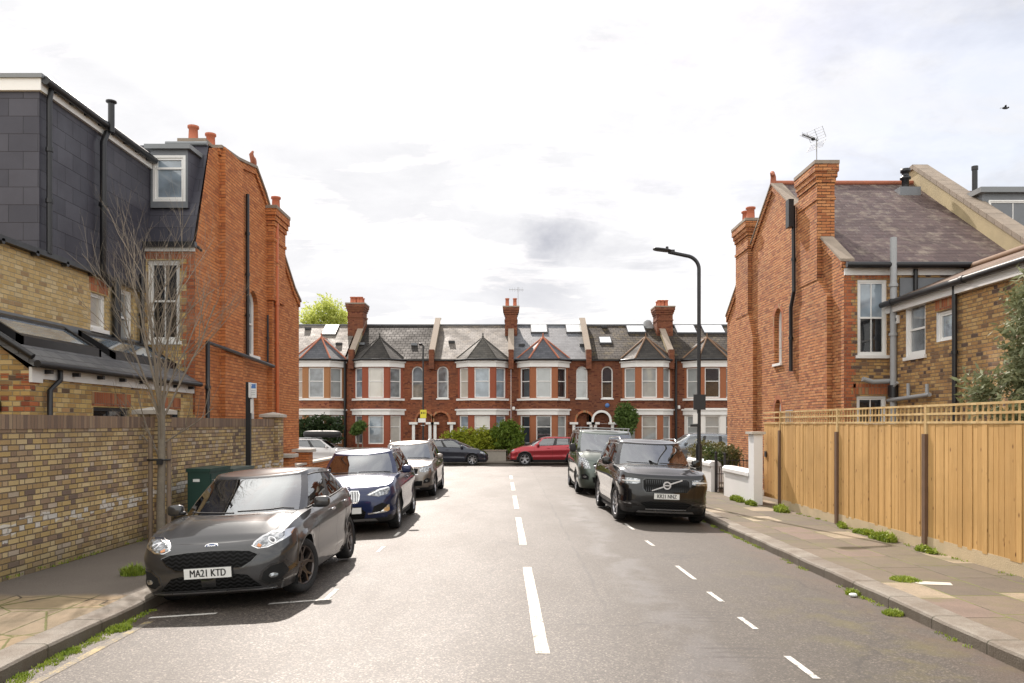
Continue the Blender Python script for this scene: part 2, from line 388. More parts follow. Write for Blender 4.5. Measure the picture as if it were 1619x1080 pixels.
def pane(name, col, rough=.06, var=.3, nsc=2.2, curtain=None):
    t = NT(name); P = t.pos()
    n = t.noise(P, nsc, 3, .5)
    c = t.mix(t.rng(n, .35, .65), tuple(x*(1-var) for x in col), tuple(x*(1+var) for x in col))
    if curtain:   # drapes behind the glass, their shaded folds painted in as darker bands
        u, v, _ = t.facade_uv()
        w = t.n('ShaderNodeTexWave', wave_type='BANDS'); t.set(w.inputs['Vector'], t.comb(u, 0., 0.)); w.inputs['Scale'].default_value = 5.5; w.inputs['Distortion'].default_value = 1.2
        c = t.mix(w.outputs[1], c, tuple(x*.7 for x in col))
    wav = t.bump(t.noise(P, 1.6, 2), .006)
    return t.pbr(c, rough, 0, wav, coat=1., spec=.9, cr=.02)
M_pdark = pane('dark_window_glass', (.018,.02,.024))
M_pcurt = pane('net_curtain_window_glass', (.36,.38,.38), var=.12, curtain=1)
M_pblind = pane('window_glass_over_pale_blind', (.50,.47,.42), var=.06)
M_pblue = pane('window_glass_painted_sky', (.23,.28,.33), var=.25)  # bluish sky reflection painted into the pane colour
M_pgrey = pane('grey_window_glass', (.15,.165,.18), var=.4)
M_sky = simple('pale_rooflight_glass', (.72,.75,.78), .08, var=.04, coat=1.)
# ------------------------------------------------------------------ camera, light, sky
cam = bpy.data.cameras.new('camera'); cam.lens = 28.0; cam.sensor_width = 36; cam.clip_end = 2000; cam.clip_start = .05
cam.shift_x = .0009; cam.shift_y = .0803
co = bpy.data.objects.new('camera', cam); COL.objects.link(co); co.location = (0, 0, HC); co.rotation_euler = (R(90), 0, 0); SC.camera = co
SUNV = Vector((-.27, 1.11, 1.0)).normalized()
sl = bpy.data.lights.new('sun', 'SUN'); sl.energy = 4.7; sl.angle = R(.6); sl.color = (1, .90, .81)
so = bpy.data.objects.new('sun', sl); COL.objects.link(so); so.rotation_euler = (-SUNV).to_track_quat('-Z', 'Y').to_euler(); so.location = (-20, 60, 60)
w = bpy.data.worlds.new('World'); SC.world = w; w.use_nodes = True
t = NT.__new__(NT); t.t = w.node_tree; t.t.nodes.clear(); t.out = t.n('ShaderNodeOutputWorld')
sky = t.n('ShaderNodeTexSky', sky_type='NISHITA', sun_disc=False); sky.sun_elevation = math.asin(SUNV.z); sky.sun_rotation = math.atan2(SUNV.x, SUNV.y)
sky.air_density = 1.0; sky.dust_density = 1.5
D = t.n('ShaderNodeTexCoord').outputs['Generated']; ds = t.sep(D)
zz = t.math('ADD', t.math('MAXIMUM', ds[2], 0.), .22)
pl = t.comb(t.math('DIVIDE', ds[0], zz), t.math('DIVIDE', ds[1], zz), 0)
n1 = t.noise(t.scale(pl, (1.0, 1.9, 1.)), 1.9, 8, .62, dist=.3)
n2 = t.noise(pl, .55, 3, .5)
side = t.rng(ds[0], -.30, .30, .12, -.03)            # thinner cloud towards the right
m = t.math('ADD', t.math('ADD', t.math('MULTIPLY', n1, .8), t.math('MULTIPLY', n2, .35)), side)
cover = t.rng(m, .50, .66, .50, 1.)
shade = t.rng(t.noise(pl, 3.0, 9, .64, dist=.4), .38, .66, 1.06, .93)
sdot = t.n('ShaderNodeVectorMath', operation='DOT_PRODUCT'); t.set(sdot.inputs[0], D); sdot.inputs[1].default_value = SUNV
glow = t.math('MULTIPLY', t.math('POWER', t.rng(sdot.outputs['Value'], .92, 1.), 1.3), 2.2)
shade = t.math('MULTIPLY', shade, t.math('ADD', glow, t.rng(ds[1], .55, -.1, 1., 2.0)))      # unseen cloud overhead and behind the camera, brightened to lift shaded sides
gd = Vector((.057, 1, .235)).normalized()            # one grey cloud low over the roofs
dx = t.math('SUBTRACT', ds[0], gd.x); dz_ = t.math('SUBTRACT', ds[2], gd.z)
wob = t.noise(D, 9., 6, .65, col=True); ws = t.sep(wob)
ex = t.math('DIVIDE', t.math('ADD', dx, t.math('MULTIPLY', t.math('SUBTRACT', ws[0], .5), .13)), .050)
ez = t.math('DIVIDE', t.math('ADD', dz_, t.math('MULTIPLY', t.math('SUBTRACT', ws[1], .5), .09)), .034)
rr = t.math('SQRT', t.math('ADD', t.math('MULTIPLY', ex, ex), t.math('MULTIPLY', ez, ez)))
front = t.math('GREATER_THAN', ds[1], 0.)
gc = t.math('MULTIPLY', t.rng(rr, 1.2, .1, 0, .34), front)
gd2 = t.math('MULTIPLY', t.math('MULTIPLY', t.rng(t.noise(t.scale(D, (1, 1, 2.2)), 3.6, 6, .6), .47, .66, 0, .34), t.rng(ds[0], -.15, .3, .0, 1.)), front)
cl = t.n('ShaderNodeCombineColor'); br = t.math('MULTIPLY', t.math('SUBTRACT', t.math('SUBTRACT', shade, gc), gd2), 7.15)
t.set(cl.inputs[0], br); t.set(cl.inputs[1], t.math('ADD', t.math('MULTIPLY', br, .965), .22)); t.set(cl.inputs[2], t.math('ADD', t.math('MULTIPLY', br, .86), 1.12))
skc = t.mix(1., sky.outputs[0], (1.7, 1.45, 1.25), 'MULTIPLY')
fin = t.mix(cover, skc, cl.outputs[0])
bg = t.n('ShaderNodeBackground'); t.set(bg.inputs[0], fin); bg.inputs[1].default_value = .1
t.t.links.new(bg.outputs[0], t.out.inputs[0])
vs_ = SC.view_settings; vs_.view_transform = 'Standard'; vs_.look = 'None'; vs_.exposure = 0.43; vs_.gamma = 1
SC.display_settings.display_device = 'sRGB'
SC.cycles.max_bounces = 6; SC.cycles.transparent_max_bounces = 8; SC.cycles.caustics_reflective = False; SC.cycles.caustics_refractive = False
# ------------------------------------------------------------------ road material
t = NT('asphalt'); P = t.pos(); p = t.sep(P)
fine = t.noise(P, 95., 3, .7); agg = t.n('ShaderNodeTexVoronoi'); t.set(agg.inputs['Vector'], P); agg.inputs['Scale'].default_value = 75
ag = t.sep(agg.outputs['Color'])[0]
c = t.ramp(ag, [(0, (.012, .010, .009)), (.35, (.038, .034, .030)), (.65, (.078, .070, .062)), (.88, (.16, .145, .13)), (1, (.36, .33, .30))])
big = t.noise(t.scale(P, (1., .35, 1.)), .8, 6, .65)
c = t.mix(t.rng(big, .35, .65, 0, .45), c, (.065, .058, .05))
right = t.rng(t.math('ADD', p[0], t.math('MULTIPLY', t.math('SUBTRACT', t.noise(P, .5, 4), .5), 2.)), -.5, 1.6)
c = t.mix(t.math('MULTIPLY', right, .55), c, (.052, .046, .036))
mo = t.math('MULTIPLY', t.rng(t.noise(P, 1.7, 6, .7), .48, .66), t.math('MULTIPLY', t.rng(p[0], 2.2, 3.4), t.rng(p[1], 14., 8.)))
c = t.mix(t.math('MULTIPLY', mo, .6), c, (.11, .10, .025))
# smoother wheel track in the right-hand lane, bluish sky sheen painted into its colour
tx = t.math('ABSOLUTE', t.math('SUBTRACT', t.math('ADD', p[0], t.math('MULTIPLY', t.math('SUBTRACT', t.noise(P, .9, 3), .5), .8)), 1.62))
trk_sheen = t.math('MULTIPLY', t.rng(tx, .34, .12), t.rng(t.noise(t.scale(P, (1.2, .7, 1)), 1.6, 5, .6), .40, .55))
trk_sheen = t.math('MULTIPLY', trk_sheen, t.rng(p[1], 25., 21.))
c = t.mix(t.math('MULTIPLY', trk_sheen, .38), c, (.14, .145, .155))
crk = t.n('ShaderNodeTexVoronoi', feature='DISTANCE_TO_EDGE'); t.set(crk.inputs['Vector'], t.n('ShaderNodeVectorMath', operation='ADD').outputs[0]); 
va = crk.inputs['Vector'].links[0].from_node; t.set(va.inputs[0], t.scale(P, (1, .5, 1))); t.set(va.inputs[1], t.mix(1., t.noise(P, 2., 4, .6, col=True), (.5, .5, .5), 'MULTIPLY')); crk.inputs['Scale'].default_value = .42
sx_ = t.rng(t.math('ABSOLUTE', t.math('SUBTRACT', p[0], t.math('ADD', 2.02, t.math('MULTIPLY', t.math('SUBTRACT', t.noise(P, 3., 2), .5), .5)))), .36, .16)
isl = t.rng(t.math('SINE', t.math('ADD', t.math('MULTIPLY', p[1], 4.6), .9)), .0, .5)
rip = t.math('MULTIPLY', t.math('MULTIPLY', sx_, isl), t.math('MULTIPLY', t.rng(t.math('SINE', t.math('ADD', t.math('MULTIPLY', p[1], 44.), t.math('MULTIPLY', t.noise(P, 5., 3), 7.))), .1, .9), t.rng(p[1], 10.4, 9.9)))
c = t.mix(t.math('MULTIPLY', rip, .8), c, (.035, .03, .027))
ck = t.math('MULTIPLY', t.rng(crk.outputs['Distance'], .010, .002), t.rng(t.noise(P, .35, 2), .5, .6))
c = t.mix(t.math('MULTIPLY', ck, .7), c, (.02, .018, .016))
gut = t.math('MULTIPLY', t.rng(t.math('ABSOLUTE', p[0]), 3.65, 4.15), t.rng(p[1], 31., 29.))
c = t.mix(t.math('MULTIPLY', gut, t.rng(t.noise(P, 3., 5, .7), .35, .65, .15, .8)), c, (.10, .066, .045))
tr_ = t.math('MULTIPLY', t.rng(t.math('ABSOLUTE', t.math('SUBTRACT', t.math('ADD', p[1], t.math('MULTIPLY', t.noise(P, 1.5, 3), .25)), 33.2)), .16, .10), t.rng(t.math('ABSOLUTE', p[0]), 9., 8.5))
sm_ = t.math('MULTIPLY', t.rng(t.math('ABSOLUTE', t.math('SUBTRACT', t.math('ADD', p[0], t.math('MULTIPLY', t.noise(P, 1.2, 4), .18)), 1.12)), .030, .012), t.math('MULTIPLY', t.rng(p[1], 8., 9.), t.rng(t.noise(P, .8, 3), .36, .5)))
c = t.mix(t.math('MULTIPLY', t.math('MAXIMUM', tr_, sm_), .6), c, (.018, .016, .014))
sp2 = t.rng(t.noise(P, 2.3, 5, .75), .60, .68); c = t.mix(t.math('MULTIPLY', sp2, .35), c, (.022, .02, .018))
c = t.mix(1., c, (.93, .855, .80), 'MULTIPLY')
h = t.math('ADD', t.math('MULTIPLY', ag, .8), t.math('MULTIPLY', fine, .6))
ro = t.math('ADD', t.rng(big, .3, .7, .50, .63), t.math('ADD', t.math('MULTIPLY', right, .05), t.math('MULTIPLY', trk_sheen, -.12)))
M_asph = t.pbr(c, ro, 0, t.bump(h, .0035, .9), spec=.62)
# ------------------------------------------------------------------ paving
t = NT('stone_paving'); P = t.pos(); p = t.sep(P)
def slabs(t, p, lx, ly):
    col_ = t.math('FLOOR', t.math('DIVIDE', p[0], lx)); fx = t.math('SUBTRACT', p[0], t.math('MULTIPLY', col_, lx))
    off = t.math('MULTIPLY', t.math('SINE', t.math('MULTIPLY', col_, 12.9)), .5)
    yy = t.math('ADD', p[1], off); r_ = t.math('FLOOR', t.math('DIVIDE', yy, ly)); fy = t.math('SUBTRACT', yy, t.math('MULTIPLY', r_, ly))
    d = t.math('MINIMUM', t.math('MINIMUM', fx, t.math('SUBTRACT', lx, fx)), t.math('MINIMUM', fy, t.math('SUBTRACT', ly, fy)))
    wn = t.n('ShaderNodeTexWhiteNoise', noise_dimensions='2D'); t.set(wn.inputs['Vector'], t.comb(col_, r_, 0)); return d, wn.outputs[0], wn.outputs['Color']
d, wv, wcol = slabs(t, p, .62, .92)
c = t.ramp(wv, [(0, (.155, .12, .085)), (.2, (.135, .108, .082)), (.4, (.19, .145, .105)), (.58, (.165, .13, .092)), (.74, (.145, .118, .088)), (.82, (.36, .285, .20)), (.89, (.21, .15, .12)), (.95, (.46, .375, .28))], 'CONSTANT')
c = t.mix(t.rng(t.noise(P, 3.5, 6, .7), .3, .7, 0, .65), c, t.mix(.55, c, (.05, .045, .035)))
c = t.mix(t.rng(t.noise(P, 60., 3), .4, .7, 0, .35), c, (.06, .05, .04))
jm = t.math('ADD', d, t.math('MULTIPLY', t.math('SUBTRACT', t.noise(P, 22., 3), .5), .014))
jo = t.rng(jm, .003, .012)
jc = t.mix(t.rng(t.noise(P, 1.4, 4), .42, .55), (.045, .04, .03), (.16, .19, .03))
c = t.mix(jo, jc, c)
ms = t.math('MULTIPLY', t.rng(t.noise(P, 1.1, 6, .72), .50, .66), .55); c = t.mix(ms, c, (.13, .12, .055))
wp = t.sep(wcol)
M_pave = t.pbr(c, .8, 0, t.bump(t.math('ADD', t.math('ADD', jo, t.math('MULTIPLY', wp[0], .5)), t.math('MULTIPLY', t.noise(P, 40., 4), .3)), .008), spec=.35)
t = NT('tarmac_footway'); P = t.pos(); p = t.sep(P)
c = t.mix(t.noise(P, 1.3, 6, .7), (.13, .11, .095), (.20, .17, .14)); c = t.mix(t.rng(t.noise(P, 110., 2), .4, .65, 0, .5), c, (.05, .045, .04))
nearm = t.rng(t.math('ADD', p[1], t.math('MULTIPLY', t.math('SUBTRACT', t.noise(P, 1.2, 2), .5), .4)), 9.3, 9.1)     # old stone flags at the near end
d, wv, wcol = slabs(t, t.sep(t.scale(P, (1, 1, 1))), .95, 1.15)
fl = t.ramp(wv, [(0, (.32, .23, .14)), (.4, (.38, .285, .17)), (.75, (.27, .205, .135))], 'CONSTANT')
fl = t.mix(t.rng(t.noise(P, 2.5, 6, .7), .3, .7, 0, .6), fl, (.10, .085, .05))
cr2 = t.n('ShaderNodeTexVoronoi', feature='DISTANCE_TO_EDGE'); t.set(cr2.inputs['Vector'], P); cr2.inputs['Scale'].default_value = 1.1
jj = t.math('MINIMUM', d, t.math('MULTIPLY', cr2.outputs['Distance'], .9)); j1 = t.rng(t.math('ADD', jj, t.math('MULTIPLY', t.math('SUBTRACT', t.noise(P, 14., 3), .5), .02)), .004, .016)
fl = t.mix(j1, t.mix(t.rng(t.noise(P, 1.5, 3), .4, .5), (.05, .04, .03), (.11, .115, .03)), fl)
c = t.mix(nearm, c, fl)
M_foot = t.pbr(c, .85, 0, t.bump(t.math('ADD', t.noise(P, 90., 3), t.math('MULTIPLY', t.math('MULTIPLY', j1, nearm), 1.)), .006), spec=.3)
t = NT('granite_kerb'); P = t.pos(); p = t.sep(P)
r_ = t.math('FLOOR', t.math('DIVIDE', t.math('ADD', p[1], .3), .92)); fy = t.math('SUBTRACT', t.math('ADD', p[1], .3), t.math('MULTIPLY', r_, .92))
d = t.math('MINIMUM', fy, t.math('SUBTRACT', .92, fy))
wn = t.n('ShaderNodeTexWhiteNoise', noise_dimensions='1D'); t.set(wn.inputs['W'], r_)
c = t.mix(wn.outputs[0], (.20, .17, .14), (.29, .26, .215)); c = t.mix(t.rng(t.noise(P, 150., 2), .4, .62, 0, .65), c, (.10, .09, .08))
c = t.mix(t.rng(t.noise(P, 2.5, 5, .7), .4, .65, 0, .7), c, (.11, .08, .055)); jj = t.rng(d, .006, .014); c = t.mix(t.math('ADD', t.math('MULTIPLY', jj, .5), .5), (.04, .045, .02), c)
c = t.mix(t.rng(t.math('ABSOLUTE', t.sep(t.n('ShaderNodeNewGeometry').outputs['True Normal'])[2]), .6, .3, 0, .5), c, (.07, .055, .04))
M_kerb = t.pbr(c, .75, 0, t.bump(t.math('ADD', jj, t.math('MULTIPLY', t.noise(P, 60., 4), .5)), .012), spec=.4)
def paint(name, col, wear):
    t = NT(name); P = t.pos(); n = t.noise(P, 48., 4, .7); n2 = t.noise(P, 5., 4)
    k = t.rng(t.math('ADD', t.math('MULTIPLY', n, .6), t.math('MULTIPLY', n2, .5)), wear, wear + .10)
    c = t.mix(k, col, (.14, .125, .11)); return t.pbr(c, .65, 0, t.bump(n, .002), spec=.4)
M_paint = paint('worn_white_road_paint', (.62, .58, .50), .545); M_paint2 = paint('faded_bay_paint', (.58, .56, .52), .56); M_ypaint = paint('faded_yellow_line_paint', (.36, .28, .13), .47)
t = NT('soil_and_gravel'); P = t.pos(); c = t.mix(t.noise(P, 3., 6, .7), (.10, .08, .05), (.20, .17, .12)); M_soil = t.pbr(c, .95, 0, t.bump(t.noise(P, 40., 4), .02))
# ------------------------------------------------------------------ ground
def sheet(mb, poly, dz, thick=0., m=0, side=None):
    n = len(poly); cb = (lambda x: camber(x)) if dz < .01 and dz > 0 else (lambda x: 0.); vs = [(x, y, gz(y) + dz + cb(x)) for x, y in poly]
    tr = tessellate_polygon([[Vector((x, y, 0)) for x, y in poly]]); mb.add(vs, tr, m)
    if thick:
        mb.add(vs + [(x, y, gz(y) + dz - thick) for x, y in poly], [(i, (i+1) % n, (i+1) % n + n, i + n) for i in range(n)], m if side is None else side)
mb = MB(M_soil); sheet(mb, [(-400, -40), (400, -40), (400, 700), (-400, 700)], -.22); struct(mb, 'ground')
mb = MB(M_asph)
XS = [-90, -9, -5] + [-4.5+.375*i for i in range(25)] + [5, 9, 90]; YS = [-12, 0, 12, 26, 29, 32, 35, 38, 45.7]
def fadec(y): return sstep((38-y)/9.)
for a_, b_ in zip(XS[:-1], XS[1:]):
    for c_, d_ in zip(YS[:-1], YS[1:]): mb.add([(x, y, gz(y)+camber(x)*fadec(y)) for x, y in ((a_, c_), (b_, c_), (b_, d_), (a_, d_))], [(0,1,2,3)], 0, True)
struct(mb, 'road')
def corner(xk, yk, s, r):      # rounded junction corner, pavement on the s side
    return [(xk + s*(r - r*math.cos(a)), yk - r + r*math.sin(a)) for a in [PI/2*i/8 for i in range(9)]]
KL, KR = -4.1, 4.22; YN = 33.5
for name, xk, s, mat in (('pavement_left', KL, -1, M_foot), ('pavement_right', KR, 1, M_pave)):
    mb = MB(mat); k = xk + s*.30
    sheet(mb, [(k, -12)] + corner(k, YN - .3, s, 4.2) + [(s*90, YN - .3), (s*90, -12)], .07 if s > 0 else .0301, .1)
    struct(mb, name)
rnd = random.Random(4)
for name, xk, s in (('kerb_left', KL, -1), ('kerb_right', KR, 1)):
    mb = MB(M_kerb)
    path = [(xk, -12 + .46*i) for i in range(int((YN - 4.5 + 12) / .46))] + corner(xk, YN, s, 4.5) + [(xk + s*(4.5 + 2*i), YN) for i in range(1, 20)]
    prof = [(0, -.15), (0.0, .045), (.014, .068), (.04, .076), (.30, .076), (.30, .0)]
    vs = []; n = len(path)
    for i, (x, y) in enumerate(path):
        a = Vector(path[max(i-1, 0)]); b = Vector(path[min(i+1, n-1)]); dv = (b - a).normalized(); nn = Vector((dv.y, -dv.x)) * s
        jx = rnd.uniform(-.006, .006); jz = rnd.uniform(-.006, .006)
        for w_, z_ in prof: vs.append((x + nn.x*(w_ + jx), y + nn.y*(w_ + jx), gz(y) + z_ - (.04 if s < 0 else 0) + (jz if z_ > 0 else 0)))
    k = len(prof); mb.add(vs, [(i*k+j, i*k+j+1, (i+1)*k+j+1, (i+1)*k+j) for i in range(n-1) for j in range(k-1)])
    struct(mb, name)
mb = MB(M_kerb); mb.add([(x, y, gz(y) + z) for x in (-90, 90) for y, z in ((45.7, -.02), (45.7, .07), (46., .07))], [(0, 3, 4, 1), (1, 4, 5, 2)]); struct(mb, 'kerb_far')
mb = MB(M_foot); sheet(mb, [(-90, 46), (90, 46), (90, 56), (-90, 56)], .07); struct(mb, 'pavement_far')
# ------------------------------------------------------------------ road markings (painted, 4 mm proud)
mb = MB(M_paint); 
for d0, d1 in ((6.89, 11.24), (13.4, 17.67), (19.5, 23.45), (25.4, 29.4), (31.4, 33.9)):
    xa = .345 - .0105*d0; xb = .345 - .0105*d1; n = 9
    L = [(lerp(xa, xb, i/n) - .062 + rnd.uniform(-.004, .004), lerp(d0, d1, i/n)) for i in range(n+1)]; Rr = [(lerp(xa, xb, i/n) + .062 + rnd.uniform(-.004, .004), lerp(d0, d1, i/n)) for i in range(n+1)]
    sheet(mb, L + Rr[::-1], .004)
struct(mb, 'centre_line_marking')
mb = MB(M_paint2)
for d0, d1 in ((4.4, 5.0), (6.25, 6.87), (7.8, 8.3), (9.05, 9.6), (10.4, 11.45), (13.4, 14.1), (15.6, 16.6), (24.2, 25)):
    sheet(mb, [(2.37, d0), (2.43, d0), (2.41, d1), (2.35, d1)], .004)
for d0, d1 in ((9.15, 9.75), (12.7, 13.35), (14.6, 15.2), (22.4, 23.)): sheet(mb, [(-2.16, d0), (-2.10, d0), (-2.10, d1), (-2.16, d1)], .004)
sheet(mb, [(-2.75, 9.0), (-2.06, 9.12), (-2.06, 9.19), (-2.75, 9.07)], .0045); sheet(mb, [(-3.9, 8.55), (-3.2, 8.62), (-3.2, 8.69), (-3.9, 8.62)], .0045)
struct(mb, 'parking_bay_marking')
mb = MB(M_ypaint); sheet(mb, [(-3.83, 1), (-3.74, 1), (-3.77, 8.4), (-3.86, 8.4)], .0035); struct(mb, 'yellow_line_marking')
# ------------------------------------------------------------------ sash window: window > pane
def window(root, f, u0, u1, v0, v1, top=None, fr=.07, rec=.10, pm=None, sill=.05, mid=.5, bars=0, mat=None, name='window', hbars=True, sillm=None, blind=None):
    mat = mat or M_white; pm = pm or M_pdark
    ol = (lambda a: arch(u0+a, u1-a, v0+a, v1-a, None if top is None or top is True else max(.02, top))) if top else (lambda a: rect(u0+a, u1-a, v0+a, v1-a))
    mb = MB(mat, sillm or M_white)
    mb.fring(f, ol(0), ol(fr*.55), -rec-.06, -rec+.0)
    mb.fring(f, ol(fr*.5), ol(fr), -rec-.07, -rec-.02)
    vm = lerp(v0, v1, mid)
    if hbars: mb.fbox(f, u0+fr*.6, u1-fr*.6, vm-.022, vm+.022, -rec-.068, -rec-.012)
    for i in range(bars):
        uc = lerp(u0+fr, u1-fr, (i+1)/(bars+1)); mb.fbox(f, uc-.011, uc+.011, v0+fr*.7, v1-fr*.7, -rec-.066, -rec-.03)
    if sill: mb.fbox(f, u0-sill, u1+sill, v0-.07, v0+.004, -rec-.02, .055, 1)
    wd = mb.build(name, root)
    pb = MB(pm, blind or pm); a = fr*.9
    if blind and not top:
        vb = lerp(v0, v1, .5); pb.fpoly(f, rect(u0+a, u1-a, v0+a, vb), -rec-.05, 0); pb.fpoly(f, rect(u0+a, u1-a, vb, v1-a), -rec-.049, 1)
    else: pb.fpoly(f, ol(a), -rec-.05)
    pb.build('pane', wd); return wd
def pots(root, pts, z, h=.35, r=.11, mat=None):
    for x, y in pts:
        mb = MB(mat or M_pot); mb.lathe([(r*1.15, 0), (r*1.15, .05), (r*.95, .07), (r*.85, h-.07), (r*1.1, h-.05), (r*1.1, h), (r*.7, h), (r*.7, h-.12)], x, y, 12, z0=z); mb.build('chimney_pot', root)
def stack(mb, x0, x1, y0, y1, z0, z1, m=0, mc=1, cor=.06):   # corbelled brick chimney
    mb.box(x0, x1, y0, y1, z0, z1-.55, m)
    mb.box(x0-cor*.4, x1+cor*.4, y0-cor*.4, y1+cor*.4, z1-.98, z1-.90, m)
    for i, (k, a, b) in enumerate(((.5, .55, .42), (1.0, .42, .28), (1.5, .28, .09))): mb.box(x0-cor*k, x1+cor*k, y0-cor*k, y1+cor*k, z1-a, z1-b, m)
    mb.box(x0-cor*1.7, x1+cor*1.7, y0-cor*1.7, y1+cor*1.7, z1-.09, z1, mc)
# ------------------------------------------------------------------ the far terrace
YF, YB = 50.4, 49.55
ZE = WZ(569, YF); YR = 54.6; ZR = WZ(514, YR)
def zroof(y): return lerp(ZE, ZR, (y - 50.15) / (YR - 50.15))
def px(x, y=YF): return WX(x, y)
def terrace_house(tag, label, x0, x1, bay, archx, door, mats, glass, roofm, bayroof, hip=None, rooflights=(), extra=None, door_mat=None, whitegf=False, ped=False):
    X0, X1, B = px(x0), px(x1), px(bay); wallm = mats[0]; pierm = mats[1]
    root = thing('terraced_house', label, 'house', ((X0+X1)/2, 52, gz(52)), 'red brick terraced houses across the end of the street')
    fb = WZ(630, YF); ft = WZ(579, YF)                   # first floor openings
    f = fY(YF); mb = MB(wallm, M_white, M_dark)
    holes = []; aw = None
    if archx: aw = arch(px(archx)-.36, px(archx)+.36, fb, ft, None); holes.append(aw)
    zg = gz(YF)+.07
    if door: dh = arch(px(door)-.5, px(door)+.5, zg, WZ(651, YF), None); holes.append(dh)
    mb.wall(f, rect(X0, X1, -.6, ZE), holes, .12)
    if door:                                              # porch recess
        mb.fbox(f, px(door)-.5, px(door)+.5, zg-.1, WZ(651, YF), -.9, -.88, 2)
    mb.box(X0, X1, YF+.25, 58.9, -.6, ZE-.05, 0)
    mb.build('wall', root)
    if archx: window(root, f, px(archx)-.36, px(archx)+.36, fb, ft, top=True, pm=glass[0], mid=.52)
    if door:
        D0, D1 = px(door)-.5, px(door)+.5; zt = WZ(652, YF)
        mb = MB(door_mat or M_doorgrey, M_white, M_pdark); fd = fY(YF + .55)
        mb.fbox(fd, D0+.06, D1-.06, zg+.1, zg+2.05, -.04, 0, 0); mb.fbox(fd, D0, D1, zg+2.05, zg+2.13, -.04, .02, 1)
        mb.fpoly(fd, rect(D0, D1, zg+2.13, zt), -.01, 2); mb.fbox(fd, D0, D0+.06, zg, zg+2.1, -.04, .02, 1); mb.fbox(fd, D1-.06, D1, zg, zg+2.1, -.04, .02, 1)
        for a in (0, 1): mb.fpoly(fd, rect(D0+.16+a*.36, D0+.42+a*.36, zg+1.1, zg+1.85), .006, 2)
        d_ = mb.build('door', root)
        k = MB(M_alu); k.fbox(fd, D0+.44, D0+.56, zg+.95, zg+1.0, 0, .03); k.build('letter_plate', d_)
        mb = MB(M_white)                                  # white pilasters and caps each side of the porch
        for sx in (-1, 1):
            xc = px(door) + sx*.68
            mb.box(xc-.09, xc+.09, YF-.14, YF, zg, WZ(671, YF), 0); mb.box(xc-.26, xc+.26, YF-.22, YF, WZ(671, YF), WZ(668, YF)+.02, 0)
        if ped: mb.fring(f, arch(D0-.14, D1+.14, WZ(670, YF), zt+.14), arch(D0+.0, D1-.0, WZ(670, YF)+.01, zt), 0, .07)
        else: mb = mb
        mb.build('porch_pilaster', root)
        mb = MB(M_soldier); mb.fring(f, arch(D0-.13, D1+.13, WZ(672, YF), zt+.13), arch(D0+.005, D1-.005, WZ(672, YF), zt-.005), 0, .012) if not ped else None
        if not ped: mb.build('brick_arch', root)
    # canted bay
    w2, w1 = 1.56, .80
    plan = [(B-w2, YF), (B-w1, YB), (B+w1, YB), (B+w2, YF)]
    mb = MB(wallm, pierm, M_cream); ws = []
    zb = -.6; zfull = WZ(569, YB); gb, gt = WZ(702, YB), WZ(657, YB); b1, t1 = WZ(629, YB), WZ(581, YB)
    for i in range(3):
        g, L = fseg(plan[i], plan[i+1])
        a, b = ((L/2-.48, L/2+.48) if i == 1 else (L/2-.44, L/2+.44))
        hs = [rect(a, b, gb, gt), rect(a, b, b1, t1)]
        mb.wall(g, rect(0, L, zb, WZ(630, YB)-.0), hs[:1], .1, 2 if whitegf else 1); mb.wall(g, rect(0, L, WZ(630, YB), zfull), hs[1:], .1, 1)
        ws += [(g, a, b, gb, gt, 0), (g, a, b, b1, t1, 1)]
    # plain brick skirt between the floors
    sk = [(B-w2-.02, YF), (B-w1-.01, YB-.02), (B+w1+.01, YB-.02), (B+w2+.02, YF)]; mb.prism(sk, WZ(645, YB), WZ(632, YB), 0)
    mb.build('bay_wall', root)
    for j, (g, a, b, v0, v1, fl) in enumerate(ws):
        window(root, g, a, b, v0, v1, pm=glass[1 + (j + fl) % (len(glass)-1)], rec=.06, sill=0, mid=.55 if fl else .6, bars=0)
    def band(name, za, zc, e, m):
        q = MB(m); pl_ = [(B-w2-e*1.3, YF-.004), (B-w1-e*.6, YB-e), (B+w1+e*.6, YB-e), (B+w2+e*1.3, YF-.004)]; q.prism(pl_, za, zc); return q
    q = band('bay_lintel', WZ(580, YB), WZ(573, YB)+.02, .08, M_white); q.prism([(B-w2-.2, YF-.004), (B-w1-.1, YB-.15), (B+w1+.1, YB-.15), (B+w2+.2, YF-.004)], WZ(573, YB)+.02, WZ(571, YB)+.03); q.build('bay_lintel', root)
    q = band('bay_lintel', WZ(656, YB), WZ(649, YB), .08, M_white); q.prism([(B-w2-.2, YF-.004), (B-w1-.1, YB-.15), (B+w1+.1, YB-.15), (B+w2+.2, YF-.004)], WZ(649, YB), WZ(647, YB)+.02); q.build('bay_lintel', root)
    q = band('sill_band', WZ(633, YB), WZ(630, YB)+.01, .09, M_white); q.build('sill_band', root)
    # gutter and main roof
    mb = MB(M_black); mb.box(X0, X1, YF-.14, YF-.02, ZE-.07, ZE+.03); mb.build('gutter', root)
    mb = MB(roofm, M_lead); mb.add([(X0, 50.15, ZE+.02), (X1, 50.15, ZE+.02), (X1, YR, ZR), (X0, YR, ZR), (X0, 59.0, ZE+.02), (X1, 59.0, ZE+.02)], [(0, 1, 2, 3), (3, 2, 5, 4)])
    mb.box(X0, X1, YR-.09, YR+.09, ZR-.03, ZR+.05, 1); rf = mb.build('roof', root)
    # bay roof: half pyramid
    ap = (B, 50.95, WZ(533, 50.9)); pl_ = [(B-w2-.35, 50.75), (B-w2-.22, YF-.1), (B-w1-.14, YB-.26), (B+w1+.14, YB-.26), (B+w2+.22, YF-.1), (B+w2+.35, 50.75)]
    zb_ = WZ(568, YB); mb = MB(bayroof, hip or bayroof, M_black)
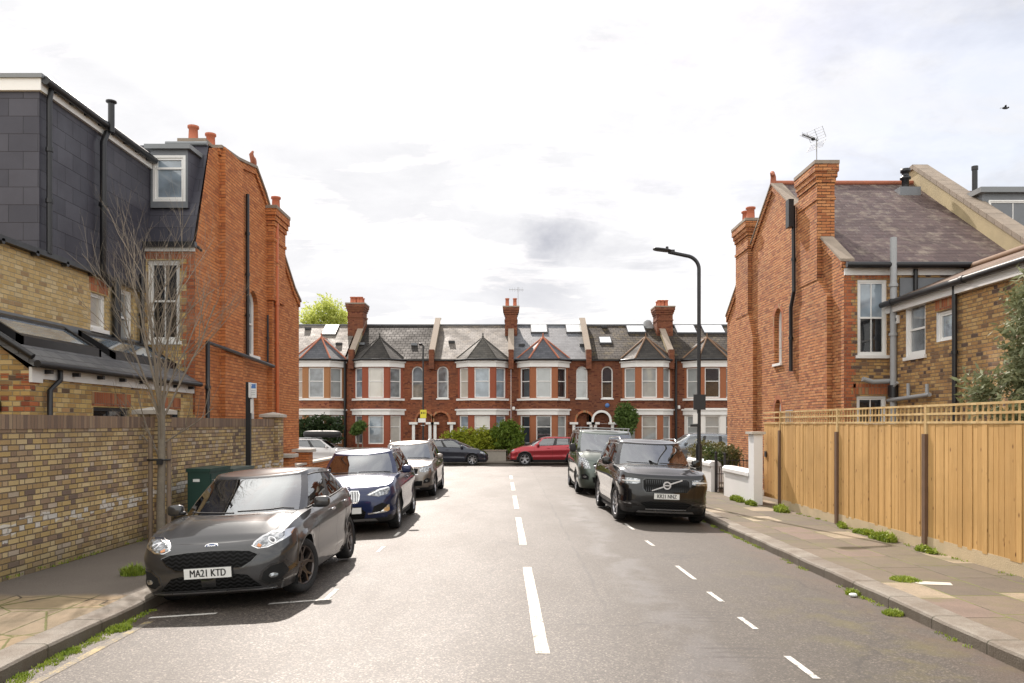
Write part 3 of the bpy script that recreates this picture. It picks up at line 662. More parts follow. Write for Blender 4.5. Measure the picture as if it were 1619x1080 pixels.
    for i in range(5): mb.add([(pl_[i][0], pl_[i][1], zb_), (pl_[i+1][0], pl_[i+1][1], zb_), ap], [(0, 1, 2)])
    for x, y in (ap[:2],): mb.add([(B, 52.6, zroof(52.6)+.04), (pl_[0][0], 50.75, zb_), ap, (pl_[5][0], 50.75, zb_)], [(0, 1, 2), (0, 2, 3)])
    for x, y in pl_[1:5]: mb.tube([(x, y, zb_+.02), ap], .06 if hip else .035, 6, 1)
    mb.tube([ap, (B, 52.6, ap[2]+.02)], .05, 6, 1)
    mb.tube([(x, y, zb_-.02) for x, y in pl_], .06, 6, 2); mb.lathe([(.05, -.05), (.07, .05), (.03, .12), (.05, .2), (.0, .3)], ap[0], ap[1], 8, 1, ap[2]); mb.build('bay_roof', root)
    for (ra, rb, rc, rd) in rooflights:                   # pixel boxes on the roof plane
        mb = MB(M_black, M_sky)
        yy0 = yon(rd); yy1 = yon(rc)
        a0, a1 = WX(ra, yy0), WX(rb, yy0)
        q = [(a0, yy0), (a1, yy0), (a1, yy1), (a0, yy1)]
        mb.add([(x, y, zroof(y)+.02) for x, y in q] + [(x, y, zroof(y)+.12) for x, y in q], [(0,1,5,4),(1,2,6,5),(2,3,7,6),(3,0,4,7),(4,5,6,7)], 0)
        i_ = .06; q = [(a0+i_, yy0+i_), (a1-i_, yy0+i_), (a1-i_, yy1-i_), (a0+i_, yy1-i_)]
        mb.add([(x, y, zroof(y)+.127) for x, y in q], [(0,1,2,3)], 1); mb.build('rooflight', root)
    return root, rf
def yon(py):            # y on the roof plane seen at pixel row py
    lo, hi = 50.15, YR
    for _ in range(40):
        m_ = (lo+hi)/2
        if WZ(py, m_) < zroof(m_) : hi = m_ if False else hi; lo = m_
        else: hi = m_
    # roof rises with y: pixel row falls with y
    lo, hi = 50.15, YR
    for _ in range(40):
        m_ = (lo+hi)/2; row = 670 - (zroof(m_)-HC)*F/m_
        if row > py: lo = m_
        else: hi = m_
    return (lo+hi)/2
def parapet(root, xp, y_a, mat_side=None):
    X = px(xp); mb = MB(mat_side or M_render, M_copstone, RD)
    q = [(50.1, ZE-.35), (50.1, ZE+.25), (50.35, ZE+.55), (YR, ZR+.42), (YR+.3, ZR+.42), (YR+.3, ZR-.4)]
    mb.fprism(lambda u, v, w_: (X+w_, u, v), q, -.13, .13, 0)
    q2 = [(50.3, ZE+.50), (50.3, ZE+.60), (YR, ZR+.50), (YR+.34, ZR+.50), (YR+.34, ZR+.42), (YR, ZR+.42)]
    mb.fprism(lambda u, v, w_: (X+w_, u, v), q2, -.19, .19, 1)
    mb.box(X-.16, X+.16, 49.95, 50.5, ZE-.6, ZE+.62, 2)
    return mb.build('parapet', root)
def chimney(root, xp, mat, top, wpx, potx, yc=54.0, ph=.45, terr=True):
    X = px(xp, yc); w_ = wpx*yc/F/2; mb = MB(mat, M_copstone); zt = WZ(top, yc)
    stack(mb, X-w_, X+w_, yc-.9, yc+.5, zroof(yc-.9)-.6, zt, cor=.09); c = mb.build('chimney', root)
    for i, x in enumerate(potx):
        mb = MB(M_pot); r = .13
        for yy in ((yc-.5, yc+.1) if ph < .6 else (yc-.3,)):
            mb.lathe([(r*1.2, 0), (r*1.2, .06), (r, .08), (r*.9, ph-.08), (r*1.15, ph-.06), (r*1.15, ph), (r*.7, ph), (r*.7, ph-.12)], px(x, yc), yy, 10, z0=zt); 
        mb.build('chimney_pot', c)
    return c
RB = red_mat('red_brick_front', .76, .014); RD = red_mat('dull_red_brick_front', .52, .035); RT = red_mat('tan_red_brick_front', .85, .05); RP = simple('orange_rubbed_brick_pier', (.30,.105,.045), .8, var=.25, nsc=9); RP2 = simple('red_brick_pier', (.27,.070,.034), .8, var=.25, nsc=9); RP3 = simple('tan_brick_pier', (.34,.16,.07), .8, var=.25, nsc=9)
hA, rA = terrace_house('a', 'tan brick terraced house with one rooflight, behind the white car with a roof box', 430, 545, 505, None, None, (RT, RP3), (M_pcurt, M_pcurt, M_pgrey, M_pblind), M_roofA, M_bayD, M_ridge, rooflights=((508, 530, 516, 531),))
hB, rB = terrace_house('b', 'bright red brick terraced house with dark concrete tile roof and white-framed bay', 548, 682.6, 598, 660, 671, (RB, RP2), (M_pgrey, M_pgrey, M_pblind, M_pblue), M_roofB, M_bayB, None, door_mat=M_doorblack)
hC, rC = terrace_house('c', 'red brick terraced house with mottled tan slate roof behind the yellow-green hedge', 683, 807.6, 763, 700, 697, (RB, RP2), (M_pgrey, M_pblue, M_pblue, M_pblind), M_roofC, M_bayC, None)
hD, rD = terrace_house('d', 'dull red brick terraced house with grey slate roof and orange hipped bay roof', 808, 929.6, 859, 920, 924, (RD, RP), (M_pcurt, M_pdark, M_pcurt, M_pdark), M_roofD, M_bayD, M_ridge, rooflights=((839, 866, 515.5, 528), (895, 923, 515.5, 528)), door_mat=M_doorblack)
hE, rE = terrace_house('e', 'red brick terraced house with white porch arch, blue plaque and mossy brown roof', 930, 1066.6, 1023, 960, 951, (RD, RP), (M_pdark, M_pcurt, M_pcurt, M_pcurt), M_roofE, M_bayB, M_hip, rooflights=((992, 1022, 517, 528), (948, 968, 535, 545)), door_mat=M_doorblack, ped=True)
hF, rF = terrace_house('f', 'terraced house with white painted ground floor beside the right-hand gable', 1067, 1190, 1121, None, None, (RD, RP), (M_pgrey, M_pcurt, M_pdark, M_pcurt), M_roofE, M_bayB, M_hip, rooflights=((1070, 1103, 516, 529), (1113, 1148, 516, 529)), whitegf=True)
parapet(hB, 557, 0); parapet(hC, 683, 0); parapet(hD, 808, 0); parapet(hE, 930, 0, M_render); parapet(hF, 1060, 0)
chimney(hA, 566, RD, 482, 24, (559, 563, 569, 573)); chimney(hC, 808, RD, 487, 19, (802, 814), ph=.6); chimney(hE, 1047, RD, 487, 25, (1040, 1045, 1051))
for root, x in ((hA, 546), (hE, 1068)):
    mb = MB(M_black); mb.tube([(px(x), YF-.16, ZE), (px(x), YF-.16, gz(50))], .07, 8); mb.build('drainpipe', root)
mb = MB(M_signblue); mb.lathe([(0, 0), (.14, 0), (.14, .02), (0, .02)], 0, 0, 20)
mb.v = [(px(960)+x, YF-.02-z, WZ(641, YF)+y) for x, y, z in mb.v]; mb.build('plaque', hE)
for root, x, y in ((hC, 812, 646), (hE, 1073, 644)):
    mb = MB(M_white); mb.sell((px(x), YF-.06, WZ(y, YF)), (.09, .06, .12), .5, 10, 6); mb.build('alarm_box', root)
def aerial(label, x, y, z, h, mat, s=1.):
    mb = MB(mat); r = .014*s; mb.tube([(x, y, z), (x, y, z+h)], r*1.1, 6)
    bz = z+h*.86; mb.tube([(x-.55*s, y-.1, bz), (x+.35*s, y+.05, bz)], r, 5)
    for i in range(6):
        xx = x-.5*s+i*.15*s; mb.tube([(xx, y-.1, bz-.14*s), (xx, y-.1, bz+.14*s)], r*.6, 4)
    solo(mb, 'tv_aerial', label, 'aerial', origin=(x, y, z)); return mb
aerial('thin white television aerial above the middle terrace chimney', px(819, 54.), 53.6, WZ(487, 54.), 1.35, M_grey, 1.1)
# satellite dish on house E roof and roof vents
mb = MB(M_grey)
for k, (a, b) in enumerate(((1027, 520), (1024, 514))):
    y_ = 54.2; mb.sell((px(a, y_), y_, WZ(b, y_)+.05), (.3, .06, .3), .9, 14, 8)
mb.tube([(px(1027, 54.2), 54.2, WZ(520, 54.2)), (px(1027, 54.2), 54.2, WZ(535, 54.2))], .03); mb.build('satellite_dish', hE)
for root, pts in ((hA, ((487, 521), (536, 545))), (hC, ((714, 542),)), (hB, ((572, 545), (655, 546))), (hD, ((825, 547), (921, 547))), (hE, ((955, 518),))):
    mb = MB(M_black if root is not hB else M_lead)
    for a, b in pts:
        y_ = yon(b); mb.box(WX(a, y_)-.2, WX(a, y_)+.2, y_-.15, y_+.2, zroof(y_)-.02, zroof(y_)+.13)
    mb.build('roof_vent', root)
# ------------------------------------------------------------------ gable wall profile helper
def gable(root, f, prof, holes, mat, name='gable_wall', **k):
    mb = MB(mat, M_dark); mb.wall(f, prof, holes, **k); return mb.build(name, root)
# ================================================================== LEFT CORNER HOUSE (main block)
XL = -6.9; yA, yZ = 17.4, 25.9
hl = thing('corner_house', 'orange brick gable-ended corner house with black slate mansard and dormer, left of the street', 'house', (-9, 21.6, gz(21.6)))
f = fXp(XL)
prof = [(yA, -.5), (yA, 5.88), (18.2, 8.30), (18.75, 8.50), (20.0, 8.62), (21.4, 8.86), (22.2, 8.42), (23.6, 7.35), (25.2, 6.25), (25.9, 5.95), (25.9, -.5)]
aw = arch(20.95, 21.7, 3.82, 5.55, None); aw2 = arch(21.1, 21.75, 1.2, 2.9, None)
gable(hl, f, prof, [aw, aw2], M_orange2, reveal=.22)
window(hl, f, 20.95, 21.7, 3.82, 5.55, top=True, pm=M_pgrey, rec=.12, sillm=M_white); window(hl, f, 21.1, 21.75, 1.2, 2.9, top=True, pm=M_pgrey, rec=.12)
mb = MB(M_orange2, M_copstone)                              # chimney breasts standing proud of the gable
for a, b, zt in ((18.85, 20.1, 8.55), (22.55, 23.6, 7.6)):
    mb.wall(fXp(XL+.14), rect(a, b, -.5, zt)); mb.add([(XL, a, -.5), (XL+.14, a, -.5), (XL+.14, a, zt), (XL, a, zt)], [(0,1,2,3)]); mb.add([(XL, b, -.5), (XL+.14, b, -.5), (XL+.14, b, zt), (XL, b, zt)], [(0,1,2,3)])
mb.build('chimney_breast', hl)
mb = MB(M_orange2, M_copstone)                              # verge: corbelled brick course and coping along the slopes
for off, th, pr, m_ in ((-.16, .16, .05, 0), (0., .07, .09, 1)):
    for i in range(3, 9):
        (a0, b0), (a1, b1) = prof[i], prof[i+1]
        mb.add([(XL+w_, a0, b0+o_) for w_ in (-.25, pr) for o_ in (off, off+th)] + [(XL+w_, a1, b1+o_) for w_ in (-.25, pr) for o_ in (off, off+th)], [(0,1,5,4),(2,3,7,6),(1,3,7,5),(0,2,6,4),(0,1,3,2),(4,5,7,6)], m_)
mb.build('verge_coping', hl)
mb = MB(M_ridge); mb.sell((XL-.02, 21.4, 9.02), (.07, .14, .16), .8, 10, 8); mb.tube([(XL, 21.3, 9.0), (XL, 21.15, 9.16), (XL+.0, 21.28, 9.27)], [.07, .06, .03], 6); mb.build('ridge_finial', hl)
mb = MB(M_orange2, M_copstone); stack(mb, -7.75, -7.15, 18.6, 19.6, 7.8, 8.66, cor=.02); c1 = mb.build('chimney', hl); pots(c1, [(-7.52, 18.85), (-7.3, 19.35)], 8.62, .42, .12)
mb = MB(M_orange2, M_copstone); stack(mb, -7.25, XL+.20, 22.48, 23.65, 5.5, 8.15, cor=.07); c2 = mb.build('chimney', hl); pots(c2, [(-7.1, 22.75), (-6.85, 23.2)], 8.15, .45, .13)
# rear facade with tall sash
f = fY(yA); mb = MB(M_yellow); wx0, wx1, wz0, wz1 = -7.95, -7.24, 3.80, 5.58
mb.wall(f, rect(-12, XL, -.5, 5.9), [rect(wx0, wx1, wz0, wz1)], .12); mb.build('rear_wall', hl); mb = MB(M_yellow); mb.box(-12, XL-.02, 25.7, 25.9, -.5, 5.9); mb.build('front_wall', hl)
window(hl, f, wx0, wx1, wz0, wz1, fr=.1, rec=.06, bars=1, pm=M_pdark)
mb = MB(M_quoin, M_soldier)
rq = random.Random(3)
for i in range(27):
    w_ = .30 if i % 2 else .19; z0 = 2.2 + i*.15; 
    if z0 + .15 > 5.7: break
    mb.fbox(f, XL-w_, XL-.001, z0, z0+.15, 0, .004, 0)
mb.fbox(f, -8.0, XL-.001, 5.6, 5.86, 0, .006, 1); mb.build('quoin', hl)
# mansard slope, dormer, flat top
mb = MB(M_slate_new, M_lead, M_greytrim)
mb.add([(-12, yA-.05, 5.95), (XL-.03, yA-.05, 5.95), (XL-.03, 18.25, 8.38), (-12, 18.25, 8.38)], [(0,1,2,3)], 0)
mb.add([(-12, 18.25, 8.38), (XL-.03, 18.25, 8.38), (XL-.03, 21.4, 8.8), (-12, 21.4, 8.8), (XL-.03, 25.9, 5.95), (-12, 25.9, 5.95)], [(0,1,2,3)], 1)
mb.add([(-12, 21.4, 8.8), (XL-.03, 21.4, 8.8), (XL-.03, 26.1, 5.85), (-12, 26.1, 5.85)], [(0,1,2,3)], 0)
mb.tube([(-7.9, 18.22, 8.41), (XL-.05, 18.22, 8.41)], .05, 6, 2); mb.build('roof', hl)
mb = MB(M_black); mb.box(-8.05, XL+.05, yA-.16, yA-.02, 5.84, 5.95); mb.tube([(XL+.04, yA, 5.87), (XL+.1, yA+.1, 5.8)], .03); mb.build('gutter', hl)
mb = MB(M_white); mb.fbox(fY(yA), -8.0, XL, 5.76, 5.84, 0, .05); mb.build('fascia_board', hl)
yd = 17.58; dx0, dx1 = WX(238, yd), WX(297, yd); dz0, dz1 = WZ(320, yd), WZ(237, yd)
mb = MB(M_slate_new, M_greytrim, M_lead); mb.wall(fY(yd), rect(dx0, dx1, dz0-.12, dz1), [rect(dx0+.05, dx1-.05, dz0+.02, dz1-.12)], .06, 2)
mb.add([(dx1, yd, dz0-.12), (dx1, yd, dz1), (dx1+.10, 18.6, dz1), (dx1+.10, 18.2, dz0-.1)], [(0,1,2,3)], 0); mb.add([(dx0, yd, dz0-.12), (dx0, yd, dz1), (dx0, 18.6, dz1), (dx0, 18.2, dz0-.1)], [(0,1,2,3)], 0)
mb.fprism(lambda u, v, w_: (u, v, w_), [(dx0-.1, yd-.1), (dx1+.08, yd-.1), (dx1+.14, 19.0), (dx0-.1, 19.0)], dz1, dz1+.1, 1)
dm = mb.build('dormer', hl); window(dm, fY(yd), dx0+.05, dx1-.05, dz0+.02, dz1-.12, fr=.1, rec=0., pm=M_pblue, mid=.72, sill=0, name='dormer_window')
# pipes on the gable
f = fXp(XL)
def pipe(root, f, pts, r=.045, mat=None, brk=True, name='drainpipe', w=.07):
    mb = MB(mat or M_black); mb.tube([f(u, v, w) for u, v in pts], r, 8)
    if brk:
        for (a, b), (c, d) in zip(pts[:-1], pts[1:]):
            n = int(abs(d-b)/1.3)
            for i in range(1, n+1):
                t_ = i/(n+1); q = Vector(f(lerp(a, c, t_), lerp(b, d, t_), w)); e = Vector(f(lerp(a, c, t_), lerp(b, d, t_)+.07, w)); mb.tube([q, e], r*1.35, 8)
    return mb.build(name, root)
pipe(hl, f, [(20.65, 7.95), (20.65, 3.72)]); pipe(hl, f, [(17.62, -.3), (17.62, 3.80), (22.5, 3.62)], .05, w=.19); pipe(hl, f, [(22.35, 3.68), (22.35, 5.05)], .03)
pipe(hl, fXp(XL+.14), [(22.75, 8.0), (22.75, 6.6)], .05, M_orpipe); pipe(hl, fXp(XL+.14), [(22.75, 6.5), (22.85, -.2)], .05, M_orpipe)
# ================================================================== LEFT REAR WING (yellow brick, slate-hung second floor)
XWg = -8.0; y0w, yDk = 5.5, 13.47
wl = thing('rear_wing', 'yellow brick rear wing with black slate-hung upper storey and black soil pipes', 'house extension', (-9.6, 12, gz(12)))
f = fXp(XWg); mb = MB(M_yellowpale, M_whitewall)
h1 = rect(15.15, 15.75, 3.83, 4.52); h2 = rect(16.15, 16.85, 3.62, 4.78)
mb.wall(f, rect(y0w, yA+.02, -.5, 4.90), [h1, h2], .25, 0, 0); mb.add([(XWg, y0w, -.5), (XWg-3.6, y0w, -.5), (XWg-3.6, y0w, 4.9), (XWg, y0w, 4.9)], [(0,1,2,3)]); mb.add([(XWg, y0w, 4.9), (XWg-3.6, y0w, 4.9), (XWg-3.6, yA, 4.9), (XWg, yA, 4.9)], [(0,1,2,3)])
mb.build('wall', wl)
window(wl, f, 15.15, 15.75, 3.83, 4.52, fr=.07, rec=.05, pm=M_pblind, hbars=False, sill=.02); window(wl, f, 16.15, 16.85, 3.62, 4.78, fr=.09, rec=.05, pm=M_pcurt, sill=.03)
mb = MB(M_soldier); mb.fbox(f, 15.1, 15.8, 4.54, 4.8, 0, .004); mb.build('brick_arch', wl)
ZT = 7.72
mb = MB(M_slate_new, M_greytrim, M_white, M_black)
mb.wall(fXp(XWg+.02), rect(yDk, yA+.3, 4.9, ZT), [], 0, 0); mb.wall(fY(yDk), rect(-12, XWg+.02, 4.9, ZT), [], 0, 0)
mb.build('slate_hanging', wl)
mb = MB(M_greytrim, M_white, M_black)
mb.box(-12, XWg+.12, yDk-.10, yA+.9, ZT+.10, ZT+.17, 0); mb.fbox(fY(yDk), -12, XWg+.08, ZT-.10, ZT+.10, .0, .06, 1)
mb.fbox(fXp(XWg+.02), yDk, yA+.6, ZT-.10, ZT+.10, 0, .06, 1)
mb.build('flat_roof', wl)
mb = MB(M_black); mb.tube([(XWg+.16, yDk-.05, ZT+.07), (XWg+.16, yA+.15, ZT+.07)], .07, 8)
for i in range(8): mb.box(XWg+.07, XWg+.14, yDk+.3+i*.5, yDk+.36+i*.5, ZT+.0, ZT+.06)
mb.build('gutter', wl)
mb = MB(M_black); mb.box(XWg, XWg+.12, y0w, yA-.1, 4.84, 4.93); 
for i in range(7): mb.tube([(XWg+.02, yDk-2+i*.9, 4.84), (XWg+.12, yDk-2+i*.9, 4.84)], .05, 6)
mb.build('gutter', wl)
pipe(wl, fXp(XWg+.02), [(yDk+.2, ZT+.02), (yDk+.14, ZT-.2), (yDk+.14, 4.9)], .045, w=.09)
pipe(wl, fXp(XWg+.02), [(15.5, 8.25), (15.5, ZT-.05)], .06, w=.2, name='soil_pipe'); pipe(wl, fXp(XWg+.02), [(15.5, ZT-.05), (15.35, ZT-.3), (15.35, 4.95), (15.6, 4.7)], .06, w=.12, name='soil_pipe')
pipe(wl, fXp(XWg), [(15.95, 4.9), (15.95, 3.6)], .08, w=.1, name='soil_pipe'); pipe(wl, fXp(XWg), [(17.05, 5.2), (17.05, 3.4)], .05, w=.1)
mb = MB(M_black); mb.lathe([(.0, .05), (.1, .03), (.1, 0), (.06, -.02)], XWg+.22, 15.5, 12, z0=8.25); mb.build('pipe_cowl', wl)
# ================================================================== LEFT SINGLE-STOREY EXTENSION
XE = -6.95; yE0, yE1 = 11.5, yA
el = thing('side_extension', 'single storey yellow brick side extension with black lean-to glazed roof', 'house extension', (-7.5, 14, gz(14)))
f = fXp(XE); zt = 2.78
mb = MB(M_yellow)
hw = [rect(13.25, 14.5, 1.5, 2.28), rect(15.95, 16.7, 1.5, 2.28)]
mb.wall(f, rect(yE0, yE1, -.4, zt), hw, .1)
mb.wall(fY(yE0), [(XWg, -.4), (XE, -.4), (XE, zt), (XWg, 3.60)], [], 0); mb.build('wall', el)
mb = MB(M_soldier); mb.fbox(f, 13.2, 14.55, 2.30, 2.53, 0, .004); mb.build('brick_arch', el); mb = MB(M_soldier); mb.fbox(f, 15.9, 16.75, 2.30, 2.53, 0, .004); mb.build('brick_arch', el)
mb = MB(M_quoin); fe = fY(yE0)
for i in range(24):
    z0 = .9 + i*.08
    if z0 > 2.7: break
    if i % 4 == 3: continue
    w_ = (.24, .12, .2, .1)[i % 4]
    mb.fbox(fe, XE-w_, XE-.001, z0, z0+.068, 0, .003); mb.fbox(f, yE0+.001, yE0+(.12, .24, .1, .2)[i % 4], z0, z0+.068, 0, .003)
    if i % 4 in (0, 2): mb.fbox(fe, XE-.42, XE-.30, z0, z0+.068, 0, .003)
mb.build('quoin', el)
frm = simple('anthracite_window_frame', (.045,.048,.055), .45)
window(el, f, 13.25, 14.5, 1.5, 2.28, fr=.06, rec=.04, pm=M_pdark, mat=frm, sill=0, hbars=False, bars=1); window(el, f, 15.95, 16.7, 1.5, 2.28, fr=.06, rec=.04, pm=M_pdark, mat=frm, sill=0, hbars=False)
M_slgrey = slate('weathered_grey_lean_to_slate', (.11,.11,.115), (.16,.16,.16), bw=.3, bh=.12, rough=.5)
def lean(x): return lerp(3.66, 2.92, (x - XWg)/(XE+.12-XWg))
mb = MB(M_slgrey, M_black, M_pblue, M_lead)
a, b, c, d = (XWg, yE0-.1), (XE+.12, yE0-.1), (XE+.12, yE1), (XWg, yE1)
q = [a, b, c, d]; mb.add([(x, y, lean(x)) for x, y in q] + [(x, y, lean(x)-.10) for x, y in q], [(0,1,2,3), (4,5,6,7), (0,1,5,4), (1,2,6,5)], 0)
# raised black glazing kerb round the rooflights
for ya_, yb_ in ((yE0+.25, yE0+2.55), (14.5, 17.2)):
    xa, xb = XWg+.12, XE-.28
    for (u0, u1, v0, v1) in ((xa, xb, ya_, ya_+.07), (xa, xb, yb_-.07, yb_), (xb-.08, xb, ya_, yb_), (xa, xa+.06, ya_, yb_)):
        q = [(u0, v0), (u1, v0), (u1, v1), (u0, v1)]; mb.add([(x, y, lean(x)) for x, y in q] + [(x, y, lean(x)+.13) for x, y in q], [(4,5,6,7),(0,1,5,4),(1,2,6,5),(2,3,7,6),(3,0,4,7)], 1)
    q = [(xa+.05, ya_+.05), (xb-.06, ya_+.05), (xb-.06, yb_-.05), (xa+.05, yb_-.05)]; mb.add([(x, y, lean(x)+.09) for x, y in q], [(0,1,2,3)], 2)
mb.add([(XWg+.01, yE0-.1, 3.66), (XWg+.01, yE1, 3.66), (XWg+.01, yE1, 3.78), (XWg+.01, yE0-.1, 3.78)], [(0,1,2,3)], 3)
mb.build('lean_to_roof', el)
mb = MB(M_black)                     # black verge trim on the near edge of the lean-to
mb.tube([(XWg, yE0-.12, lean(XWg)+.04), (XE+.12, yE0-.12, lean(XE+.12)+.04)], .045, 8); mb.tube([(XE+.17, yE0-.1, 2.86), (XE+.17, yE1, 2.86)], .055, 8)
for i in range(8): mb.box(XE, XE+.14, yE0+.3+i*.75, yE0+.36+i*.75, 2.74, 2.80)
mb.build('gutter', el)
mb = MB(M_white); mb.fbox(f, yE0, yE1, 2.66, 2.82, 0, .035); mb.fbox(f, yE0-.02, yE0+.25, 2.60, 2.82, .0, .045); mb.build('fascia_board', el)
pipe(el, f, [(yE0+.62, 2.84), (yE0+.62, 2.66), (yE0+.35, 2.5), (yE0+.35, .3)], .04, w=.09, mat=M_black)
mb = MB(M_black); mb.sell((XE-.42, yE0-.06, 2.25), (.03, .05, .09), .6, 10, 8); mb.build('wall_lamp', el)
# ================================================================== LEFT GARDEN WALL
GW0, GW1 = (-6.53, 2.5), (-6.2, 21.3)
gw = thing('garden_wall', 'weathered yellow stock brick garden wall with white-stained bricks, left pavement', 'wall', (-6.4, 12, gz(12)+.07))
g, L = fseg(GW0, GW1)       # outward = +x
mb = MB(M_garden); mb.wall(g, rect(0, L, -.3, 1.93)); gb_, _ = fseg(GW1, GW0); mb.wall(lambda u, v, w_: g(u, v, w_-.225), rect(0, L, -.3, 1.93)); mb.fbox(g, L-.01, L, -.3, 1.93, -.225, 0); mb.build('brickwork', gw)
mb = MB(M_coping); mb.fbox(g, -.02, L+.01, 1.93, 2.12, -.24, .012); mb.build('coping', gw)
for k, pc in enumerate((11.85, L-.22)):
    mb = MB(M_garden, M_stone); mb.fbox(g, pc-.225, pc+.225, -.3, 2.17, -.3, .11, 0); mb.fbox(g, pc-.30, pc+.30, 2.17, 2.24, -.37, .18, 1)
    vs = [g(pc-.30, 2.24, -.37), g(pc+.30, 2.24, -.37), g(pc+.30, 2.24, .18), g(pc-.30, 2.24, .18), g(pc, 2.31, -.09)]; mb.add(vs, [(0,1,4),(1,2,4),(2,3,4),(3,0,4)], 1)
    mb.build('pier', gw)
# low front wall of the corner house beyond, two capped piers
lw = thing('front_garden_wall', 'low brick front garden wall with flat stone caps beyond the gable end', 'wall', (-6.3, 25, gz(25)+.07))
for (a, b, zc) in ((21.6, 22.5, 1.08), (24.4, 25.3, 1.13)):
    mb = MB(M_orange2, M_stone); x_ = -6.0 if zc < 1.1 else -6.2; mb.box(x_-.4, x_+.0, a, a+.5, -.3, zc, 0); mb.box(x_-.50, x_+.08, a-.08, a+.58, zc, zc+.09, 1); mb.build('pier', lw)
mb = MB(M_orange2, M_stone); mb.box(-6.5, -6.3, 21.6, 31, -.4, .75, 0); mb.box(-6.55, -6.25, 21.6, 31, .75, .81, 1); mb.build('brickwork', lw)
# ================================================================== RIGHT CORNER HOUSE
XR = 7.9; yA, yRg, yZ = 18.9, 24.0, 29.1
hr = thing('corner_house', 'orange brick gable-ended corner house with purple slate roof and tall chimney, right of the street', 'house', (10, 24, gz(24)))
f = fXm(XR)
zr = 9.22
prof = [(yA, -.6), (yA, 5.86), (yRg, zr), (yZ, 5.9), (yZ, -.6)]
A1 = arch(23.25, 23.9, 3.78, 5.42, None); A2 = arch(23.3, 23.85, 1.4, 2.72, None)
gable(hr, f, prof, [A1, A2], M_orange, reveal=.25)
window(hr, f, 23.25, 23.9, 3.78, 5.42, top=True, pm=M_pcurt, rec=.14); window(hr, f, 23.3, 23.85, 1.4, 2.72, top=True, pm=M_pblue, rec=.14)
mb = MB(M_soldier); mb.fring(f, arch(23.12, 24.03, 4.2, 5.56), arch(23.25, 23.9, 4.21, 5.42), 0, .005); mb.build('brick_arch', hr); mb = MB(M_soldier); mb.fring(f, arch(23.17, 23.98, 1.5, 2.86), arch(23.3, 23.85, 1.51, 2.72), 0, .005); mb.build('brick_arch', hr)
def breast(mb, ya_, yb_, yc_, z1, z2, ztop, e=.13):   # wide below z1, shoulders in to yc_ by z2
    X = XR - e
    out = [(ya_, -.6), (ya_, z1), (yc_, z2), (yc_, ztop), (yb_, ztop), (yb_, -.6)]
    mb.fpoly(lambda u, v, w_: (X, u, v), out, 0, 0)
    n = len(out)
    mb.add([(X, u, v) for u, v in out] + [(XR, u, v) for u, v in out], [(i, (i+1) % n, (i+1) % n + n, i + n) for i in range(n)], 0)
mb = MB(M_orange, M_copstone); breast(mb, 19.6, 22.2, 20.2, 5.15, 5.65, 8.0); breast(mb, 25.6, 27.5, 26.1, 4.75, 5.6, 8.2); mb.build('chimney_breast', hr)
mb = MB(M_orange, M_copstone); stack(mb, XR-.145, 8.2, 20.19, 21.5, 5.66, 8.66, cor=.055); c = mb.build('chimney', hr)
mb = MB(M_orange, M_copstone); stack(mb, XR-.145, 8.45, 26.09, 27.5, 5.61, 8.72, cor=.075); c = mb.build('chimney', hr); pots(c, [(8.0, 26.6), (8.0, 27.1)], 8.72, .50, .15)
for i in (1, 2):
    (a0, b0), (a1, b1) = prof[i], prof[i+1]
    segs = [(a0, b0, a1, b1)] if i == 2 else [(a0, b0, 20.14, lerp(b0, b1, (20.14-a0)/(a1-a0))), (21.56, lerp(b0, b1, (21.56-a0)/(a1-a0)), a1, b1)]
    for (a0, b0, a1, b1) in segs:
        mb = MB(M_orange, M_copstone)
        for off, th, pr, m_ in ((-.20, .20, .05, 0), (0., .06, .08, 1)):
            mb.add([(XR-w_, a0, b0+o_) for w_ in (-.25, pr) for o_ in (off, off+th)] + [(XR-w_, a1, b1+o_) for w_ in (-.25, pr) for o_ in (off, off+th)], [(0,1,5,4),(2,3,7,6),(1,3,7,5),(0,2,6,4),(0,1,3,2),(4,5,7,6)], m_)
        mb.build('verge_coping', hr)
mb = MB(M_ridge); mb.tube([(XR+.0, yRg, zr), (XR, yRg, zr+.22), (XR-.06, yRg-.1, zr+.30), (XR-.04, yRg-.16, zr+.22)], [.09, .08, .07, .03], 8); mb.build('ridge_finial', hr)
XP = 12.1
mb = MB(M_slate_old, M_ridge, M_lead)
mb.add([(XR+.02, yA-.22, 5.72), (XP, yA-.22, 5.72), (XP, yRg, zr), (XR+.02, yRg, zr)], [(0,1,2,3)], 0); mb.add([(XR+.02, yRg, zr), (XP, yRg, zr), (XP, yZ+.2, 5.75), (XR+.02, yZ+.2, 5.75)], [(0,1,2,3)], 0)
mb.tube([(XR+.05+i*.38, yRg, zr+.03) for i in range(12)], .075, 8, 1)
mb.build('roof', hr)
mb = MB(M_black); mb.tube([(XR-.05, yA-.28, 5.72), (XP, yA-.28, 5.72)], .07, 8); mb.build('gutter', hr)
mb = MB(M_white); mb.fbox(fY(yA), XR-.0, XP, 5.52, 5.68, 0, .05); mb.build('fascia_board', hr)
mb = MB(M_black, M_lead); xv = WX(1434, 23.3); mb.lathe([(.12, -.5), (.10, .1), (.10, .35), (.15, .36), (.15, .42), (.1, .43), (.1, .55), (.14, .56), (.14, .66), (0, .67)], xv, 23.4, 12, z0=8.82); mb.box(xv-.3, xv+.3, 23.1, 23.7, 8.6, 8.88, 1); mb.build('roof_vent', hr)
